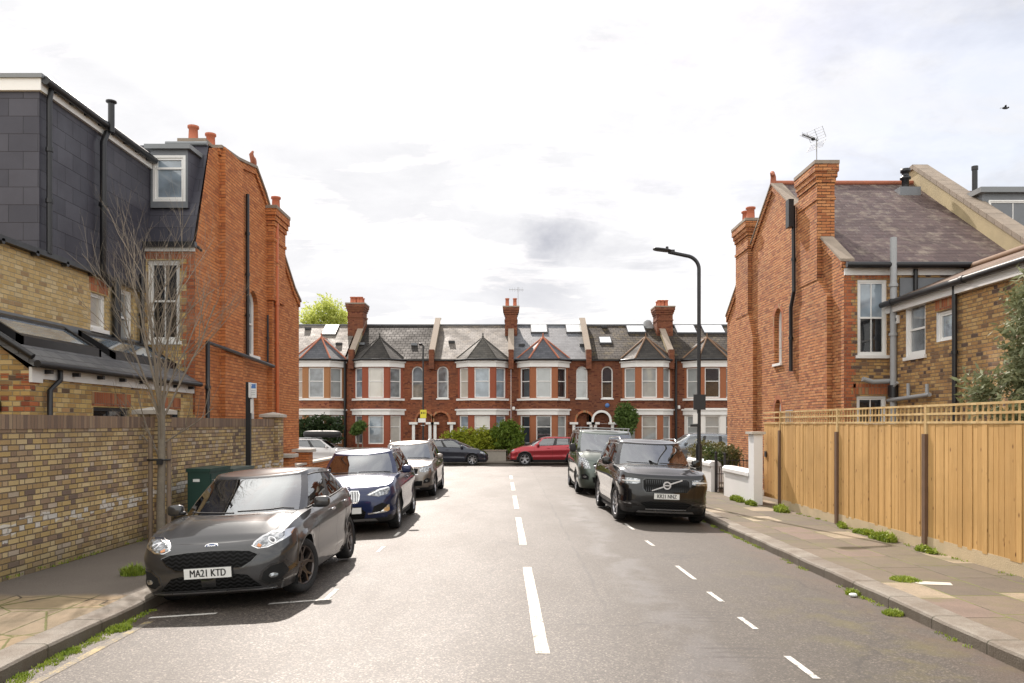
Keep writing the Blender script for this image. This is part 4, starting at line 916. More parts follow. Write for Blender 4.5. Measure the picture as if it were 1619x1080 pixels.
# rear wall
f = fY(yA); W1 = rect(8.22, 8.92, 3.62, 5.42); W2 = rect(8.2, 8.9, 1.3, 2.66)
mb = MB(M_brown); mb.wall(f, rect(XR, XP, -.6, 5.7), [W1, W2], .1); mb.build('rear_wall', hr); mb = MB(M_brown); mb.box(XR+.02, XP, yZ-.1, yZ, -.6, 5.8); mb.build('front_wall', hr)
window(hr, f, 8.22, 8.92, 3.62, 5.42, fr=.09, rec=.03, bars=1, pm=M_pdark, blind=M_pblue); window(hr, f, 8.2, 8.9, 1.3, 2.66, fr=.09, rec=.03, bars=1, pm=M_pdark)
mb = MB(M_quoin, M_soldier)
for i in range(45):
    z0 = .9 + i*.15; w_ = .28 if i % 2 else .17
    if z0 > 5.45: break
    mb.fbox(f, XR+.001, XR+w_, z0, z0+.15, 0, .004, 0)
mb.fbox(f, 8.15, 9.0, 5.44, 5.52, 0, .004, 1); mb.fbox(f, 8.12, 8.98, 2.70, 2.95, 0, .004, 1); mb.build('quoin', hr)
pipe(hr, f, [(8.93, 6.35), (8.93, 2.9), (8.93, -.2)], .075, M_grey, w=.3, name='soil_pipe'); pipe(hr, f, [(8.9, 3.0), (8.5, 2.98), (8.25, 3.05)], .06, M_grey, w=.2, brk=False, name='waste_pipe')
mb = MB(M_black); mb.tube([(8.93, yA-.3, 2.62), (8.93, yA-.3, 2.9)], .12, 10); mb.build('pipe_collar', hr)
pipe(hr, f, [(9.55, 5.65), (9.55, 4.9)], .05, M_black, w=.1)
f = fXm(XR-.13)
pipe(hr, f, [(21.75, 7.95), (21.75, 7.3), (21.72, 5.6)], .05, w=.06); pipe(hr, f, [(21.72, 5.6), (21.95, 5.2), (21.95, 3.45)], .05, w=.06)
mb = MB(M_blackmetal); mb.fbox(f, 21.6, 21.85, 7.35, 8.1, .1, .24); mb.build('pipe_hopper', hr)
# party wall
pw = thing('party_wall', 'weathered cement-rendered party wall with stone coping climbing the purple slate roof', 'wall', (12.25, 22, gz(22)))
mb = MB(M_render); q = [(yA-.35, -.6), (yA-.35, 6.1), (yRg-.1, zr+.42), (yRg+.35, zr+.42), (yZ, 6.2), (yZ, -.6)]
mb.fprism(lambda u, v, w_: (XP+w_, u, v), q, 0, .33); mb.build('rendered_wall', pw)
mb = MB(M_copstone); n = 16
for i in range(n):
    a, b = i/n, (i+.96)/n; ya_, yb_ = lerp(yA-.4, yRg-.1, a), lerp(yA-.4, yRg-.1, b); za_, zb_ = lerp(6.08, zr+.42, a), lerp(6.08, zr+.42, b)
    mb.fprism(lambda u, v, w_: (XP+w_, u, v), [(ya_, za_), (yb_, zb_), (yb_, zb_+.14), (ya_, za_+.14)], -.06, .40)
mb.fprism(lambda u, v, w_: (XP+w_, u, v), [(yRg-.1, zr+.42), (yRg+.35, zr+.42), (yRg+.35, zr+.5), (yRg-.1, zr+.56)], -.06, .40); mb.build('coping', pw)
# neighbour beyond the party wall
nb = thing('neighbouring_house', 'next house behind the party wall with grey dormer and tall black flue', 'house', (15, 23, gz(23)))
mb = MB(M_slate_old, M_brown); mb.add([(XP+.33, yA, 5.9), (19, yA, 5.9), (19, yRg, zr-.2), (XP+.33, yRg, zr-.2), (19, yZ, 5.9), (XP+.33, yZ, 5.9)], [(0,1,2,3), (3,2,4,5)], 0); mb.box(XP+.34, 19, yA+.2, yZ-.2, -.6, 5.9, 1); mb.build('roof', nb)
yd = 21.0; a0 = WX(1553, yd); z0_, z1_ = WZ(400, yd), WZ(306, yd)
mb = MB(M_slate_new, M_greytrim, M_lead); mb.box(a0, 17.5, yd, 24, z0_, z1_, 2); mb.box(a0-.12, 17.6, yd-.14, 24.1, z1_, z1_+.14, 1); mb.box(XP+.4, a0, 22.5, 24, zr-.5, WZ(306, 23), 1)
dm = mb.build('dormer', nb); window(dm, fY(yd-.02), WX(1562, yd), WX(1640, yd), WZ(352, yd)-.25, WZ(317, yd), fr=.07, rec=-.02, pm=M_pcurt, bars=1, sill=0, name='dormer_window', hbars=False)
mb = MB(M_black); xf = WX(1541, 21.5); mb.tube([(xf, 21.5, 7.2), (xf, 21.5, 8.85)], .07, 10); mb.tube([(xf, 21.5, 8.85), (xf, 21.5, 8.95)], .085, 10); mb.build('flue', nb)
# ================================================================== RIGHT REAR WING
XW = 9.0; ya, yb = 5.0, yA
wr = thing('rear_wing', 'brown stock brick rear wing with low brown tiled roof behind the wooden fence', 'house extension', (10, 12, gz(12)))
f = fXm(XW); mb = MB(M_brown)
w1 = rect(17.3, 18.15, 3.5, 4.72); w2 = rect(16.25, 16.85, 3.72, 4.35)
mb.wall(f, rect(ya, yb, -.6, 4.85), [w1, w2], .14, 0); mb.wall(fY(ya), rect(XW, 12.6, -.6, 4.85)); mb.build('wall', wr)
mb = MB(M_whitewall)
for r_ in (w1, w2):
    (u0, v0), (u1, v1) = r_[0], r_[2]; i_ = .004
    mb.add([f(u1-i_, v0, 0.002), f(u1-i_, v1, 0.002), f(u1-i_, v1, -.13), f(u1-i_, v0, -.13)], [(0,1,2,3)]); mb.add([f(u0, v0+i_, 0), f(u1, v0+i_, 0), f(u1, v0+i_, -.13), f(u0, v0+i_, -.13)], [(0,1,2,3)])
mb.build('painted_reveal', wr)
window(wr, f, 17.3, 18.15, 3.5, 4.72, fr=.12, rec=.03, pm=M_pgrey); window(wr, f, 16.25, 16.85, 3.72, 4.35, fr=.09, rec=.05, pm=M_pblue, hbars=False, sill=0)
mb = MB(M_soldier); mb.fbox(f, 16.2, 16.9, 4.38, 4.62, 0, .004); mb.build('brick_arch', wr)
mb = MB(M_tile_brown, M_hip); mb.add([(XW-.18, ya-.2, 4.86), (XW-.18, yb, 4.86), (10.8, yb, 5.66), (10.8, ya-.2, 5.66), (12.6, yb, 4.86), (12.6, ya-.2, 4.86)], [(0,1,2,3), (3,2,4,5)], 0); mb.tube([(10.8, ya, 5.68), (10.8, yb, 5.68)], .09, 8, 1); mb.build('roof', wr)
mb = MB(M_black); mb.tube([(XW-.24, ya-.2, 4.80), (XW-.24, yb-.05, 4.80)], .065, 8)
for i in range(4): mb.tube([(XW-.24, 18.4-i*2.9, 4.80), (XW-.24, 18.3-i*2.9, 4.80)], .08, 8)
mb.build('gutter', wr)
mb = MB(M_white); mb.fbox(f, ya, yb, 4.60, 4.76, 0, .12); mb.build('fascia_board', wr)
mb = MB(M_lead); mb.box(9.2, 10.3, yA-.06, yA-.02, 5.0, 5.45); mb.build('lead_flashing', wr)
pipe(wr, f, [(16.0, 4.78), (16.0, 4.6), (16.0, -.2)], .05, M_black, w=.09)
pipe(wr, f, [(18.75, 2.55), (15.9+1.0, 2.62)], .045, M_grey, brk=False, w=.12, name='waste_pipe'); pipe(wr, f, [(17.0, 2.6), (17.0, 2.85)], .04, M_grey, brk=False, w=.12, name='waste_pipe'); pipe(wr, f, [(17.8, 2.58), (17.8, 2.9)], .04, M_grey, brk=False, w=.12, name='waste_pipe')
pipe(wr, f, [(18.55, 2.5), (18.55, 2.85), (18.35, 2.95)], .03, M_grey, brk=False, w=.1, name='waste_pipe')
mb = MB(M_white, M_black); mb.fbox(f, 18.45, 18.7, 4.33, 4.52, 0, .05); mb.fbox(f, 18.5, 18.65, 4.39, 4.46, .05, .056, 1); mb.build('wall_vent', wr)
# ------------------------------------------------------------------ car materials
def carpaint(name, col, metal=.6, rough=.32):
    t = NT(name); P = t.obj(); fl = t.n('ShaderNodeTexWhiteNoise', noise_dimensions='3D'); t.set(fl.inputs['Vector'], t.scale(P, (900, 900, 900)))
    c = t.mix(t.math('MULTIPLY', fl.outputs[0], .15*metal*1.6), col, tuple(min(1, x*2.2+.02) for x in col))
    dust = t.rng(t.sep(P)[2], .45, .1, 0, .3); c = t.mix(t.math('MULTIPLY', dust, t.rng(t.noise(P, 4., 4), .3, .7)), c, (.12, .10, .085))
    return t.pbr(c, t.rng(dust, 0, .5, rough, .6), metal, None, coat=1., spec=.15, cr=.06)
def carglass(name, tint=(.35,.42,.40), ior=1.75, base=0.):
    t = NT(name); fr = t.n('ShaderNodeFresnel'); fr.inputs['IOR'].default_value = ior
    tr = t.n('ShaderNodeBsdfTransparent'); tr.inputs[0].default_value = (*tint, 1); gl = t.n('ShaderNodeBsdfGlossy'); gl.inputs['Roughness'].default_value = .015; gl.inputs[0].default_value = (.95, .97, 1, 1)
    mx = t.n('ShaderNodeMixShader'); t.set(mx.inputs[0], t.math('MINIMUM', t.math('ADD', t.math('MULTIPLY', fr.outputs[0], 1-base), base), .95)); t.t.links.new(tr.outputs[0], mx.inputs[1]); t.t.links.new(gl.outputs[0], mx.inputs[2]); t.t.links.new(mx.outputs[0], t.out.inputs[0]); return t.m
G_ws = carglass('windscreen_glass', (.34,.41,.40), 1.9, .24); G_side = carglass('side_window_glass', (.22,.25,.25), 1.7, .10)
M_tyre = simple('tyre_rubber', (.016,.016,.017), .85, var=.3, bump=.01); M_blk = simple('black_exterior_trim', (.015,.015,.016), .5, var=.2); M_gap = simple('panel_gap', (.004,.004,.004), .9)
M_gloss = simple('gloss_black_trim', (.008,.008,.009), .15, coat=1.); M_chrome = simple('chrome', (.75,.75,.76), .12, 1., var=.03); M_seat = simple('dark_seat_fabric', (.035,.035,.038), .8, bump=.01); M_dash = simple('black_dashboard', (.012,.012,.013), .65)
M_plate = simple('white_number_plate', (.74,.74,.72), .4, var=.03); M_text = simple('black_lettering', (.01,.01,.01), .5); M_silverb = simple('bright_silver_badge', (.60,.60,.62), .35, .3, coat=1.); M_silver = simple('silver_lacquer', (.42,.42,.43), .3, .8, coat=1.)
M_rimdk = simple('dark_grey_alloy', (.085,.07,.065), .35, .7, coat=.6); M_rimsl = simple('silver_alloy', (.42,.42,.44), .32, .85, coat=.5); M_brake = simple('brake_disc_steel', (.18,.17,.17), .4, .8)
M_amber = simple('amber_lens', (.55,.18,.03), .2, coat=1.); M_red = simple('red_lamp_lens', (.35,.01,.01), .2, coat=1.); M_paper = simple('permit_paper', (.72,.74,.72), .6); M_badgeb = simple('blue_badge_enamel', (.02,.06,.22), .3, coat=1.)
def lens(name, hi, lo):
    t = NT(name); P = t.obj(); v = t.n('ShaderNodeTexVoronoi'); t.set(v.inputs['Vector'], P); v.inputs['Scale'].default_value = 26
    c = t.mix(t.rng(t.noise(P, 20., 3), .35, .6), hi, lo); return t.pbr(c, .12, .75, t.bump(v.outputs['Distance'], .006), coat=1., spec=.6, cr=.02)
M_lens = lens('headlamp_lens', (.50,.51,.53), (.13,.14,.15)); M_lensd = lens('dark_headlamp_lens', (.35,.35,.36), (.05,.05,.055))
def hexmesh(name):
    t = NT(name); P = t.obj(); p = t.sep(P); u = t.math('MULTIPLY', p[0], 1.); 
    wv = t.math('SINE', t.math('ADD', t.math('MULTIPLY', p[2], 2*PI/.042), t.math('MULTIPLY', t.math('SINE', t.math('MULTIPLY', u, 2*PI/.085)), 1.5)))
    h = t.rng(wv, -.1, .5); c = t.mix(h, (.002,.002,.002), (.014,.014,.015)); return t.pbr(c, .55, 0, t.bump(h, .006), spec=.12)
M_mesh = hexmesh('grille_mesh')
# ------------------------------------------------------------------ generic car builder (local frame: nose at -y, x across, z up)
def spl(ctrl, per=24):
    out = []; n = len(ctrl)
    for i in range(n-1):
        p0 = ctrl[max(i-1, 0)]; p1 = ctrl[i]; p2 = ctrl[i+1]; p3 = ctrl[min(i+2, n-1)]
        if i == 0: p0 = (-p2[0], p2[1])
        if i == n-2: p3 = (-p1[0], p1[1])
        def ch(a, b): return max(1e-6, math.hypot(a[0]-b[0], a[1]-b[1])) ** .5
        t0 = 0; t1 = ch(p0, p1); t2 = t1+ch(p1, p2); t3 = t2+ch(p2, p3)
        for k in range(per):
            t = t1+(t2-t1)*k/per
            def L(a, b, ta, tb): return tuple(((tb-t)*a[j]+(t-ta)*b[j])/(tb-ta) for j in (0, 1))
            A1 = L(p0, p1, t0, t1); A2 = L(p1, p2, t1, t2); A3 = L(p2, p3, t2, t3)
            B1 = L(A1, A2, t0, t2); B2 = L(A2, A3, t1, t3); out.append(L(B1, B2, t1, t2))
    out.append(ctrl[-1]); return out
class Car:
    def __init__(s, P, label, cat, group, loc, rotz, roll=0., name='parked_car'):
        s.P = P; s.L = P['L']; s.W = P['W']; s.root = thing(name, label, cat, (0, 0, 0), group)
        s.body(); s.green(); s.wheels(); s.inside(); s.mirrors()
        if 'front' in P: P['front'](s)
        s.tail()
        s.root.location = loc; s.root.rotation_euler = (R(-.45)*math.cos(rotz) if abs(math.cos(rotz)) > .5 else 0, R(-roll), rotz)
    def zs(s, y): return interp(s.P['zs'], y + s.L/2)
    def body(s):
        P = s.P; L, W = s.L, s.W; hw = W/2
        ol = [(x*hw, y) for x, y in P['outline']]; dense = spl(ol, 40)
        S = [0.]
        for a, b in zip(dense[:-1], dense[1:]): S.append(S[-1]+math.hypot(a[0]-b[0], a[1]-b[1]))
        tot = S[-1]
        def at(q):
            q = clamp(q, 0, tot); lo, hi = 0, len(S)-1
            while hi-lo > 1:
                m = (lo+hi)//2
                if S[m] <= q: lo = m
                else: hi = m
            k = (q-S[lo])/max(1e-9, S[hi]-S[lo]); return (lerp(dense[lo][0], dense[hi][0], k), lerp(dense[lo][1], dense[hi][1], k))
        def s_of_y(y):
            lo, hi = 0., tot
            for _ in range(40):
                m = (lo+hi)/2
                if at(m)[1] < y: lo = m
                else: hi = m
            return lo
        g = .0035; seams = P['seams']           # y of door edges
        q = [tot*i/int(tot/P.get('res', .032)) for i in range(int(tot/P.get('res', .032))+1)]
        sp_ = []
        for y in seams: sp_ += [s_of_y(y-g), s_of_y(y+g)]
        for wc in P['wheels']:
            for a in (-1, 1): sp_.append(s_of_y(wc+a*P['R']))
        q = [a for a in q if min(abs(a-b) for b in sp_) > .009] + sp_; q.sort()
        cols = []
        for a in q:
            x, y = at(a); e = .01; p0, p1 = at(a-e), at(a+e); d = Vector((p1[0]-p0[0], p1[1]-p0[1])).normalized(); n = Vector((-d.y, d.x)) if False else Vector((d.y, -d.x))
            if a == 0 or a < 1e-6: n = Vector((0, -1))
            if a > tot-1e-6: n = Vector((0, 1))
            cols.append((x, y, n))
        rows = [0, .03, .07, .12, .18, .24, .30, .36, .42, .48, .54, .60, .66, .72, .78, .83, .88, .92, .955, .98, 1.]
        nr = len(rows); zw = P['r']; half = L/2
        grid = []; ring = []
        for x, y, n in cols:
            zl0 = lerp(lerp(P['zf'], P['zsill'], sstep(y/.9)), P['zr'], sstep((y-L+.9)/.9))
            wf, wsd, wr = max(0, -n.y)**2, n.x*n.x, max(0, n.y)**2
            def ins(t): return wf*interp(P['pf'], t)+wsd*interp(P['ps'], t)+wr*interp(P['pr'], t)
            i1 = ins(1.); yi = y-n.y*i1; zsh = interp(P['zs'], yi); zl = zl0; inarch = False
            for wc in P['wheels']:
                if abs(y-wc) < P['R'] and n.x > .5:
                    zz = zw+math.sqrt(max(0, P['R']**2-(y-wc)**2)); 
                    if zz > zl: zl = zz; inarch = True
            col = []
            for t_ in rows:
                z = zl+(zsh-zl)*t_; tn = (z-zl0)/(zsh-zl0); i_ = ins(clamp(tn))
                for wc in P['wheels']:
                    rr = math.hypot(y-wc, z-zw)
                    if n.x > .5 and z < zsh-.1: i_ -= P.get('flare', .014)*math.exp(-(max(0, rr-P['R'])/.05)**2)*(1 if rr < P['R']+.2 else 0)
                col.append((max(0., x-n.x*i_), y-n.y*i_-half, z))
            c0 = col[0]; lip = (max(0, c0[0]-n.x*.05), c0[1]-n.y*(.05 if not inarch else 0), c0[2]+.004)
            grid.append([lip]+col); ring.append(col[-1])
        s.ring = ring; nr += 1
        y_r = [p[1] for p in ring]
        def xe(y):
            if y <= y_r[0] or y >= y_r[-1]: return 0.
            lo, hi = 0, len(y_r)-1
            while hi-lo > 1:
                m = (lo+hi)//2
                if y_r[m] <= y: lo = m
                else: hi = m
            return lerp(ring[lo][0], ring[hi][0], (y-y_r[lo])/max(1e-6, y_r[hi]-y_r[lo]))
        def yfr(x):
            for a, b in zip(ring[:-1], ring[1:]):
                if b[0] >= x: return lerp(a[1], b[1], (x-a[0])/max(1e-6, b[0]-a[0]))
                if b[1] > -half+1.6: break
            return b[1]
        def yre(x):
            for a, b in zip(ring[::-1][:-1], ring[::-1][1:]):
                if b[0] >= x: return lerp(a[1], b[1], (x-a[0])/max(1e-6, b[0]-a[0]))
                if b[1] < half-1.6: break
            return b[1]
        def deck(x, y):
            e = max(1e-4, xe(y)); ax = abs(x); C = P['crown']
            sm = sstep((y-yfr(ax))/.45)*sstep((yre(ax)-y)/.4)
            cr = C*(1-min(1, ax/e)**2.2)
            ridge = P.get('ridge', .012)*math.exp(-((ax/e-P.get('ridgex', .68))/.07)**2)*sstep((y+half-.2)/.4)*(1 if y+half < P['cowl']+.3 else 0)
            return interp(P['zs'], y+half)+(cr+ridge)*sm
        s.deck = deck; s.xe = xe
        # faces
        parts = {'body': MB(P['paint'], M_gap, P.get('clad', M_blk)), 'bonnet': MB(P['paint'])}
        doors = P['doors']
        for i in range(len(doors)):
            for sd in (1, -1): parts[('door', i, sd)] = MB(P['paint'], P.get('clad', M_blk))
        def put(key, quad, m): parts[key].add(quad, [tuple(range(len(quad)))], m, True)
        zc = P.get('zclad', 0)
        for i in range(len(cols)-1):
            x0, y0, n0 = cols[i]; x1, y1, n1 = cols[i+1]; ym = (y0+y1)/2; side_ = (n0.x+n1.x)/2 > .6
            isgap = side_ and any(abs(ym-sy) < g*1.2 for sy in seams)
            di = next((k for k, (a, b) in enumerate(doors) if a+g*.5 < ym < b-g*.5), None) if side_ else None
            for j in range(nr-1):
                q4 = [grid[i][j], grid[i+1][j], grid[i+1][j+1], grid[i][j+1]]; zm = sum(p[2] for p in q4)/4; m = 0; key = 'body'
                rr = min(math.hypot(ym-wc, zm-zw) for wc in P['wheels'])
                clad = zc and (zm < zc or (side_ and rr < P['R']+.055)) and (side_ or zm < zc-.04)
                if isgap and zm > P['zsill']+.1: m = 1
                elif di is not None and zm > P['zsill']+.085 and rr > P['R']+.05: key = 'door'
                if clad and m == 0: m = 2
                for sd in (1, -1):
                    qq = [(p[0]*sd, p[1], p[2]) for p in q4]
                    if sd < 0: qq = qq[::-1]
                    if key == 'door': put(('door', di, sd), qq, 1 if m == 2 else 0)
                    else: put('body', qq, m)
        # deck
        tx = [-1, -.985, -.96, -.93, -.9, -.868, -.856, -.8, -.74, -.68, -.62, -.54, -.45, -.35, -.22, -.1]; tx = tx+[0]+[-v for v in tx[::-1]]
        D = []
        for x, y, z in ring: D.append([(e*x, y, (deck(e*x, y) if abs(e) < 1 else z)) for e in tx])
        for i in range(len(D)-1):
            ym = (ring[i][1]+ring[i+1][1])/2+half
            for j in range(len(tx)-1):
                e = abs(tx[j]+tx[j+1])/2; q4 = [D[i][j], D[i][j+1], D[i+1][j+1], D[i+1][j]]; key, m = 'body', 0
                if ring[i][1]+half < P['cowl']:
                    if e < .857 and ym > P['zs'][0][0]+P.get('bstart', .16): key = 'bonnet'
                    elif .857 < e < .868 and ym > .3: m = 1
                elif P['under0'] < ym < P['under1'] and e < .93: m = 1
                put(key, q4, m)
        # wheel well liners and floor
        q = MB(M_gap)
        for wc in P['wheels']:
            for sd in (1, -1):
                xo, xi = sd*(hw-.05), sd*(hw-.42); n = 14; pts = [(wc-half+P['R']*1.01*math.cos(PI*k/n), zw+P['R']*1.01*math.sin(PI*k/n)) for k in range(n+1)]
                pts = [(pts[0][0], .16)]+pts+[(pts[-1][0], .16)]
                vs = [(xo, a, b) for a, b in pts]+[(xi, a, b) for a, b in pts]; k_ = len(pts)
                q.add(vs, [(k, k+1, k+1+k_, k+k_) for k in range(k_-1)]+[tuple(range(k_, 2*k_))], 0)
        q.box(-hw+.42, hw-.42, -half+.25, half-.25, .17, .30); a, b = P['wheels']; q.box(-hw+.10, hw-.10, a+P['R']+.02-half, b-P['R']-.02-half, .17, .32)
        q.build('underbody', s.root)
        s.bodyob = None; s.bvh = None
        for key, mb in parts.items():
            if not mb.v: continue
            if key == 'body': 
                allv = []; allf = []
                for mm in parts.values():
                    o = len(allv); allv += [Vector(v) for v in mm.v]; allf += [tuple(i+o for i in f) for f in mm.f]
                s.bvh = BVHTree.FromPolygons(allv, allf)
                s.bodyob = mb.build('body', s.root, sharp=38, weld=True)
            elif key == 'bonnet': mb.build('bonnet', s.root, weld=True)
            else:
                ob = mb.build('door', s.root, sharp=38, weld=True); _, i, sd = key; a, b = doors[i]; yh = b-.20-half; zh = s.zs(yh)-P.get('handle', .13)
                hit = s.bvh.ray_cast(Vector((sd*2, yh, zh)), Vector((-sd, 0, 0)))
                if hit[0]:
                    h = MB(P.get('handlem', P['paint'])); X = hit[0].x; h.sell((X+sd*.018, yh, zh), (.014, .10, .016), .5, 12, 6); h.build('handle', ob)
    def patch(s, name, poly, mat, d=(0, 1, 0), u=(1, 0, 0), org=(0, 0, 0), eps=.006, skirt=.03, parent=None, rings=7, seg=.035, smooth=True, label=None):
        """surface patch: polygon in the plane (u, z), cast along d on to the bodywork"""
        d = Vector(d).normalized(); u = Vector(u).normalized(); org = Vector(org); up = Vector((0, 0, 1))
        b = []
        n = len(poly)
        for i in range(n):
            p, q = poly[i], poly[(i+1) % n]; k = max(1, int(math.hypot(p[0]-q[0], p[1]-q[1])/seg))
            for j in range(k): b.append((lerp(p[0], q[0], j/k), lerp(p[1], q[1], j/k)))
        cx = sum(p[0] for p in b)/len(b); cz = sum(p[1] for p in b)/len(b); n = len(b)
        vs = []; last = None
        def cast(a, z):
            o = org+u*a+up*z-d*3; h = s.bvh.ray_cast(o, d)
            return h if h[0] is not None and ((h[0]-org).dot(d) < 1.1 or org.length < .01) else s.bvh.find_nearest(org+u*a+up*z)
        ref = cast(cx, cz); dref = (ref[0]-org).dot(d) if ref[0] else 0
        for k in range(rings+1):
            r = 1-k/rings
            for (a, z) in b:
                aa, zz = lerp(cx, a, r), lerp(cz, z, r); h = cast(aa, zz)
                vs.append(h[0]-d*eps)
        base = [v+d*skirt for v in vs[:n]]
        mb = MB(mat); fs = [(k*n+i, k*n+(i+1) % n, (k+1)*n+(i+1) % n, (k+1)*n+i) for k in range(rings) for i in range(n)]
        mb.add(vs, fs, 0, smooth); mb.add(vs[:n]+base, [(i, (i+1) % n, (i+1) % n+n, i+n) for i in range(n)], 0)
        return mb.build(name, parent or s.root, label=label, sharp=50)
    def green(s):
        P = s.P; half = s.L/2; B = [(x, y-half) for x, y in P['gb']]; T = [(x, y-half) for x, y in P['gt']]
        ex = P.get('bow', 1.9)
        def seg(K, zf):
            cols = []
            def bez(a, b, n, bow):
                return [(lerp(a[0], b[0], t), lerp(a[1], b[1], t if not bow else (t**ex if bow > 0 else 1-(1-t)**ex))) for t in [k/n for k in range(n)]]
            cols += [(p, 'ws') for p in bez(K[0], K[1], 10, 1)]
            cols += [(p, 'ap') for p in bez(K[1], K[2], 2, 0)]
            sd = K[2:6]; nn = (10, 10, 8)
            for i in range(3):
                p0 = sd[max(i-1, 0)]; p1, p2 = sd[i], sd[i+1]; p3 = sd[min(i+2, 3)]
                for k in range(nn[i]):
                    t = k/nn[i]; y = lerp(p1[1], p2[1], t); x = interp([(a[1], a[0]) for a in sd], y); cols.append(((x, y), 'sd%d' % i))
            cols += [(p, 'cp') for p in bez(K[5], K[6], 3, 0)]
            k6, k7 = K[6], K[7]
            cols += [((lerp(k6[0], k7[0], k/8), k7[1]-(k7[1]-k6[1])*(1-k/8)**ex), 'rw') for k in range(9)]
            return cols
        cb, ct = seg(B, None), seg(T, None); n = len(cb)
        zrf = lambda y: interp(P['zroof'], y+half)
        vrows = [0, .05, .09, .16, .26, .36, .46, .56, .66, .76, .86, .905, .94, .97, 1.0]
        bulge = P.get('bulge', .018); grid = []
        for (b, kind), (t_, _) in zip(cb, ct):
            zb_ = s.deck(b[0], b[1])-.012; zt = zrf(t_[1]); col = []
            dx, dy = b[0]-t_[0], b[1]-t_[1]
            for v in vrows:
                k = math.sin(PI*v)*bulge
                x = lerp(b[0], t_[0], v); y = lerp(b[1], t_[1], v); nx = 1. if kind[:2] in ('sd', 'ap', 'cp') else 0.
                bump_ = 0
                if kind == 'ws': y -= k*1.3
                elif kind == 'rw': y += k*1.3
                else: x += k
                z = lerp(zb_, zt, v)
                if v > .9: z += .012*math.sin(PI*(v-.9)/.1)
                col.append((x, y, z))
            grid.append(col)
        pts = {'roof': MB(P['paint'], P.get('pillar', P['paint']), M_blk, P.get('roofm', P['paint'])), 'windscreen': MB(G_ws), 'rear_window': MB(G_side)}
        wb0, wb1 = P.get('wrows', (1, 10))
        names = {}
        def surf(i, j, sd_, off=0.):
            p = grid[i][j]; return (p[0]*sd_, p[1], p[2])
        kinds = [k for _, k in cb]
        cnt = {}
        for i, k in enumerate(kinds): cnt.setdefault(k, []).append(i)
        for i in range(n-1):
            kd = kinds[i]; ii = cnt[kd].index(i); m_ = len(cnt[kd])
            for j in range(len(vrows)-1):
                glass = wb0 <= j < wb1; key = 'roof'; m = 0
                if kd == 'ws':
                    if j < wb1+1: key = 'windscreen'
                    if j < 1: key = 'roof'; m = 2
                elif kd == 'rw' or (kd == 'cp' and ii == m_-1 and False):
                    if glass and j >= P.get('rwlow', 3): key = 'rear_window'
                elif kd == 'ap': m = 1 if glass else 0
                elif kd.startswith('sd') and glass:
                    idx = int(kd[2])
                    if idx == 0 and ii >= m_-1 or idx == 1 and ii == 0: m = 2
                    elif idx == 1 and ii >= m_-1 or idx == 2 and ii == 0: m = 2
                    elif idx == 2 and (ii >= m_-P.get('qtr', 2) or not P.get('qglass', True)): m = 1 if P.get('qglass', True) else P.get('qm', 0)
                    elif idx == 0 and ii == 0 and j < 4: m = 2
                    else: key = ('side_window', idx)
                elif kd.startswith('sd') and j < wb0: m = 2
                for sd_ in (1, -1):
                    q4 = [surf(i, j, sd_), surf(i+1, j, sd_), surf(i+1, j+1, sd_), surf(i, j+1, sd_)]
                    if sd_ < 0: q4 = q4[::-1]
                    k2 = key if not isinstance(key, tuple) else (key[0], key[1], sd_)
                    if k2 not in pts: pts[k2] = MB(G_side)
                    pts[k2].add(q4, [(0, 1, 2, 3)], m if key == 'roof' else 0, True)
        # window surround trim along the side glass
        for sd_ in (1, -1):
            ia = cnt['sd0'][0]; ib = cnt['sd2'][-1]
            tm = MB(P.get('trim', M_blk)); path = [Vector(surf(i, wb1, sd_))+Vector((sd_*.004, 0, 0)) for i in range(ia, ib)]; tm.tube(path, .009, 5)
            path = [Vector(surf(i, 1, sd_))+Vector((sd_*.006, 0, 0)) for i in range(ia, ib+1)]; tm.tube(path, .010, 5); tm.build('window_trim', s.root)
        # roof cap
        tx = [-1, -.97, -.92, -.84, -.72, -.55, -.35, -.12]; tx = tx+[0]+[-v for v in tx[::-1]]
        top = [c[-1] for c in grid]; y0, y1 = top[0][1], top[-1][1]
        def yf2(x):
            for a, b in zip(top[:-1], top[1:]):
                if b[0] >= x: return lerp(a[1], b[1], (x-a[0])/max(1e-6, b[0]-a[0]))
            return b[1]
        def yr2(x):
            for a, b in zip(top[::-1][:-1], top[::-1][1:]):
                if b[0] >= x: return lerp(a[1], b[1], (x-a[0])/max(1e-6, b[0]-a[0]))
            return b[1]
        prev = None
        for (x, y, z) in top:
            row = []
            for e in tx:
                xx = e*x; sm = sstep((y-yf2(abs(xx)))/.3)*sstep((yr2(abs(xx))-y)/.3) if abs(e) < 1 else 0
                row.append((xx, y, z+(zrf(y)-z if False else 0)+P['rcrown']*(1-abs(e)**2.4)*sm))
            if prev:
                for j in range(len(tx)-1): pts['roof'].add([prev[j], prev[j+1], row[j+1], row[j]], [(0, 1, 2, 3)], 3 if abs(tx[j]+tx[j+1]) < 1.8 and P.get('roofm') else 0, True)
            prev = row
        for key, mb in pts.items():
            if mb.v: mb.build(key if isinstance(key, str) else 'side_window', s.root, sharp=42, weld=True)
        s.top = top; s.ggrid = grid
        # wipers
        w_ = MB(M_blk)
        for a, b in ((-.50, .02), (.05, .58)):
            pa = []
            for k in range(6):
                xx = lerp(a, b, k/5)*B[1][0]/.62; yy = B[0][1]+(B[1][1]-B[0][1])*(abs(xx)/B[1][0])**ex; fr = .045+.10*(1-k/5)*.3
                fy = yy+(T[0][1]-B[0][1])*fr; pa.append((xx, fy-.03, s.deck(xx, yy)+(zrf(T[0][1])-s.deck(0, B[0][1]))*fr+.012))
            w_.tube(pa, .010, 5)
        w_.build('wiper', s.root)
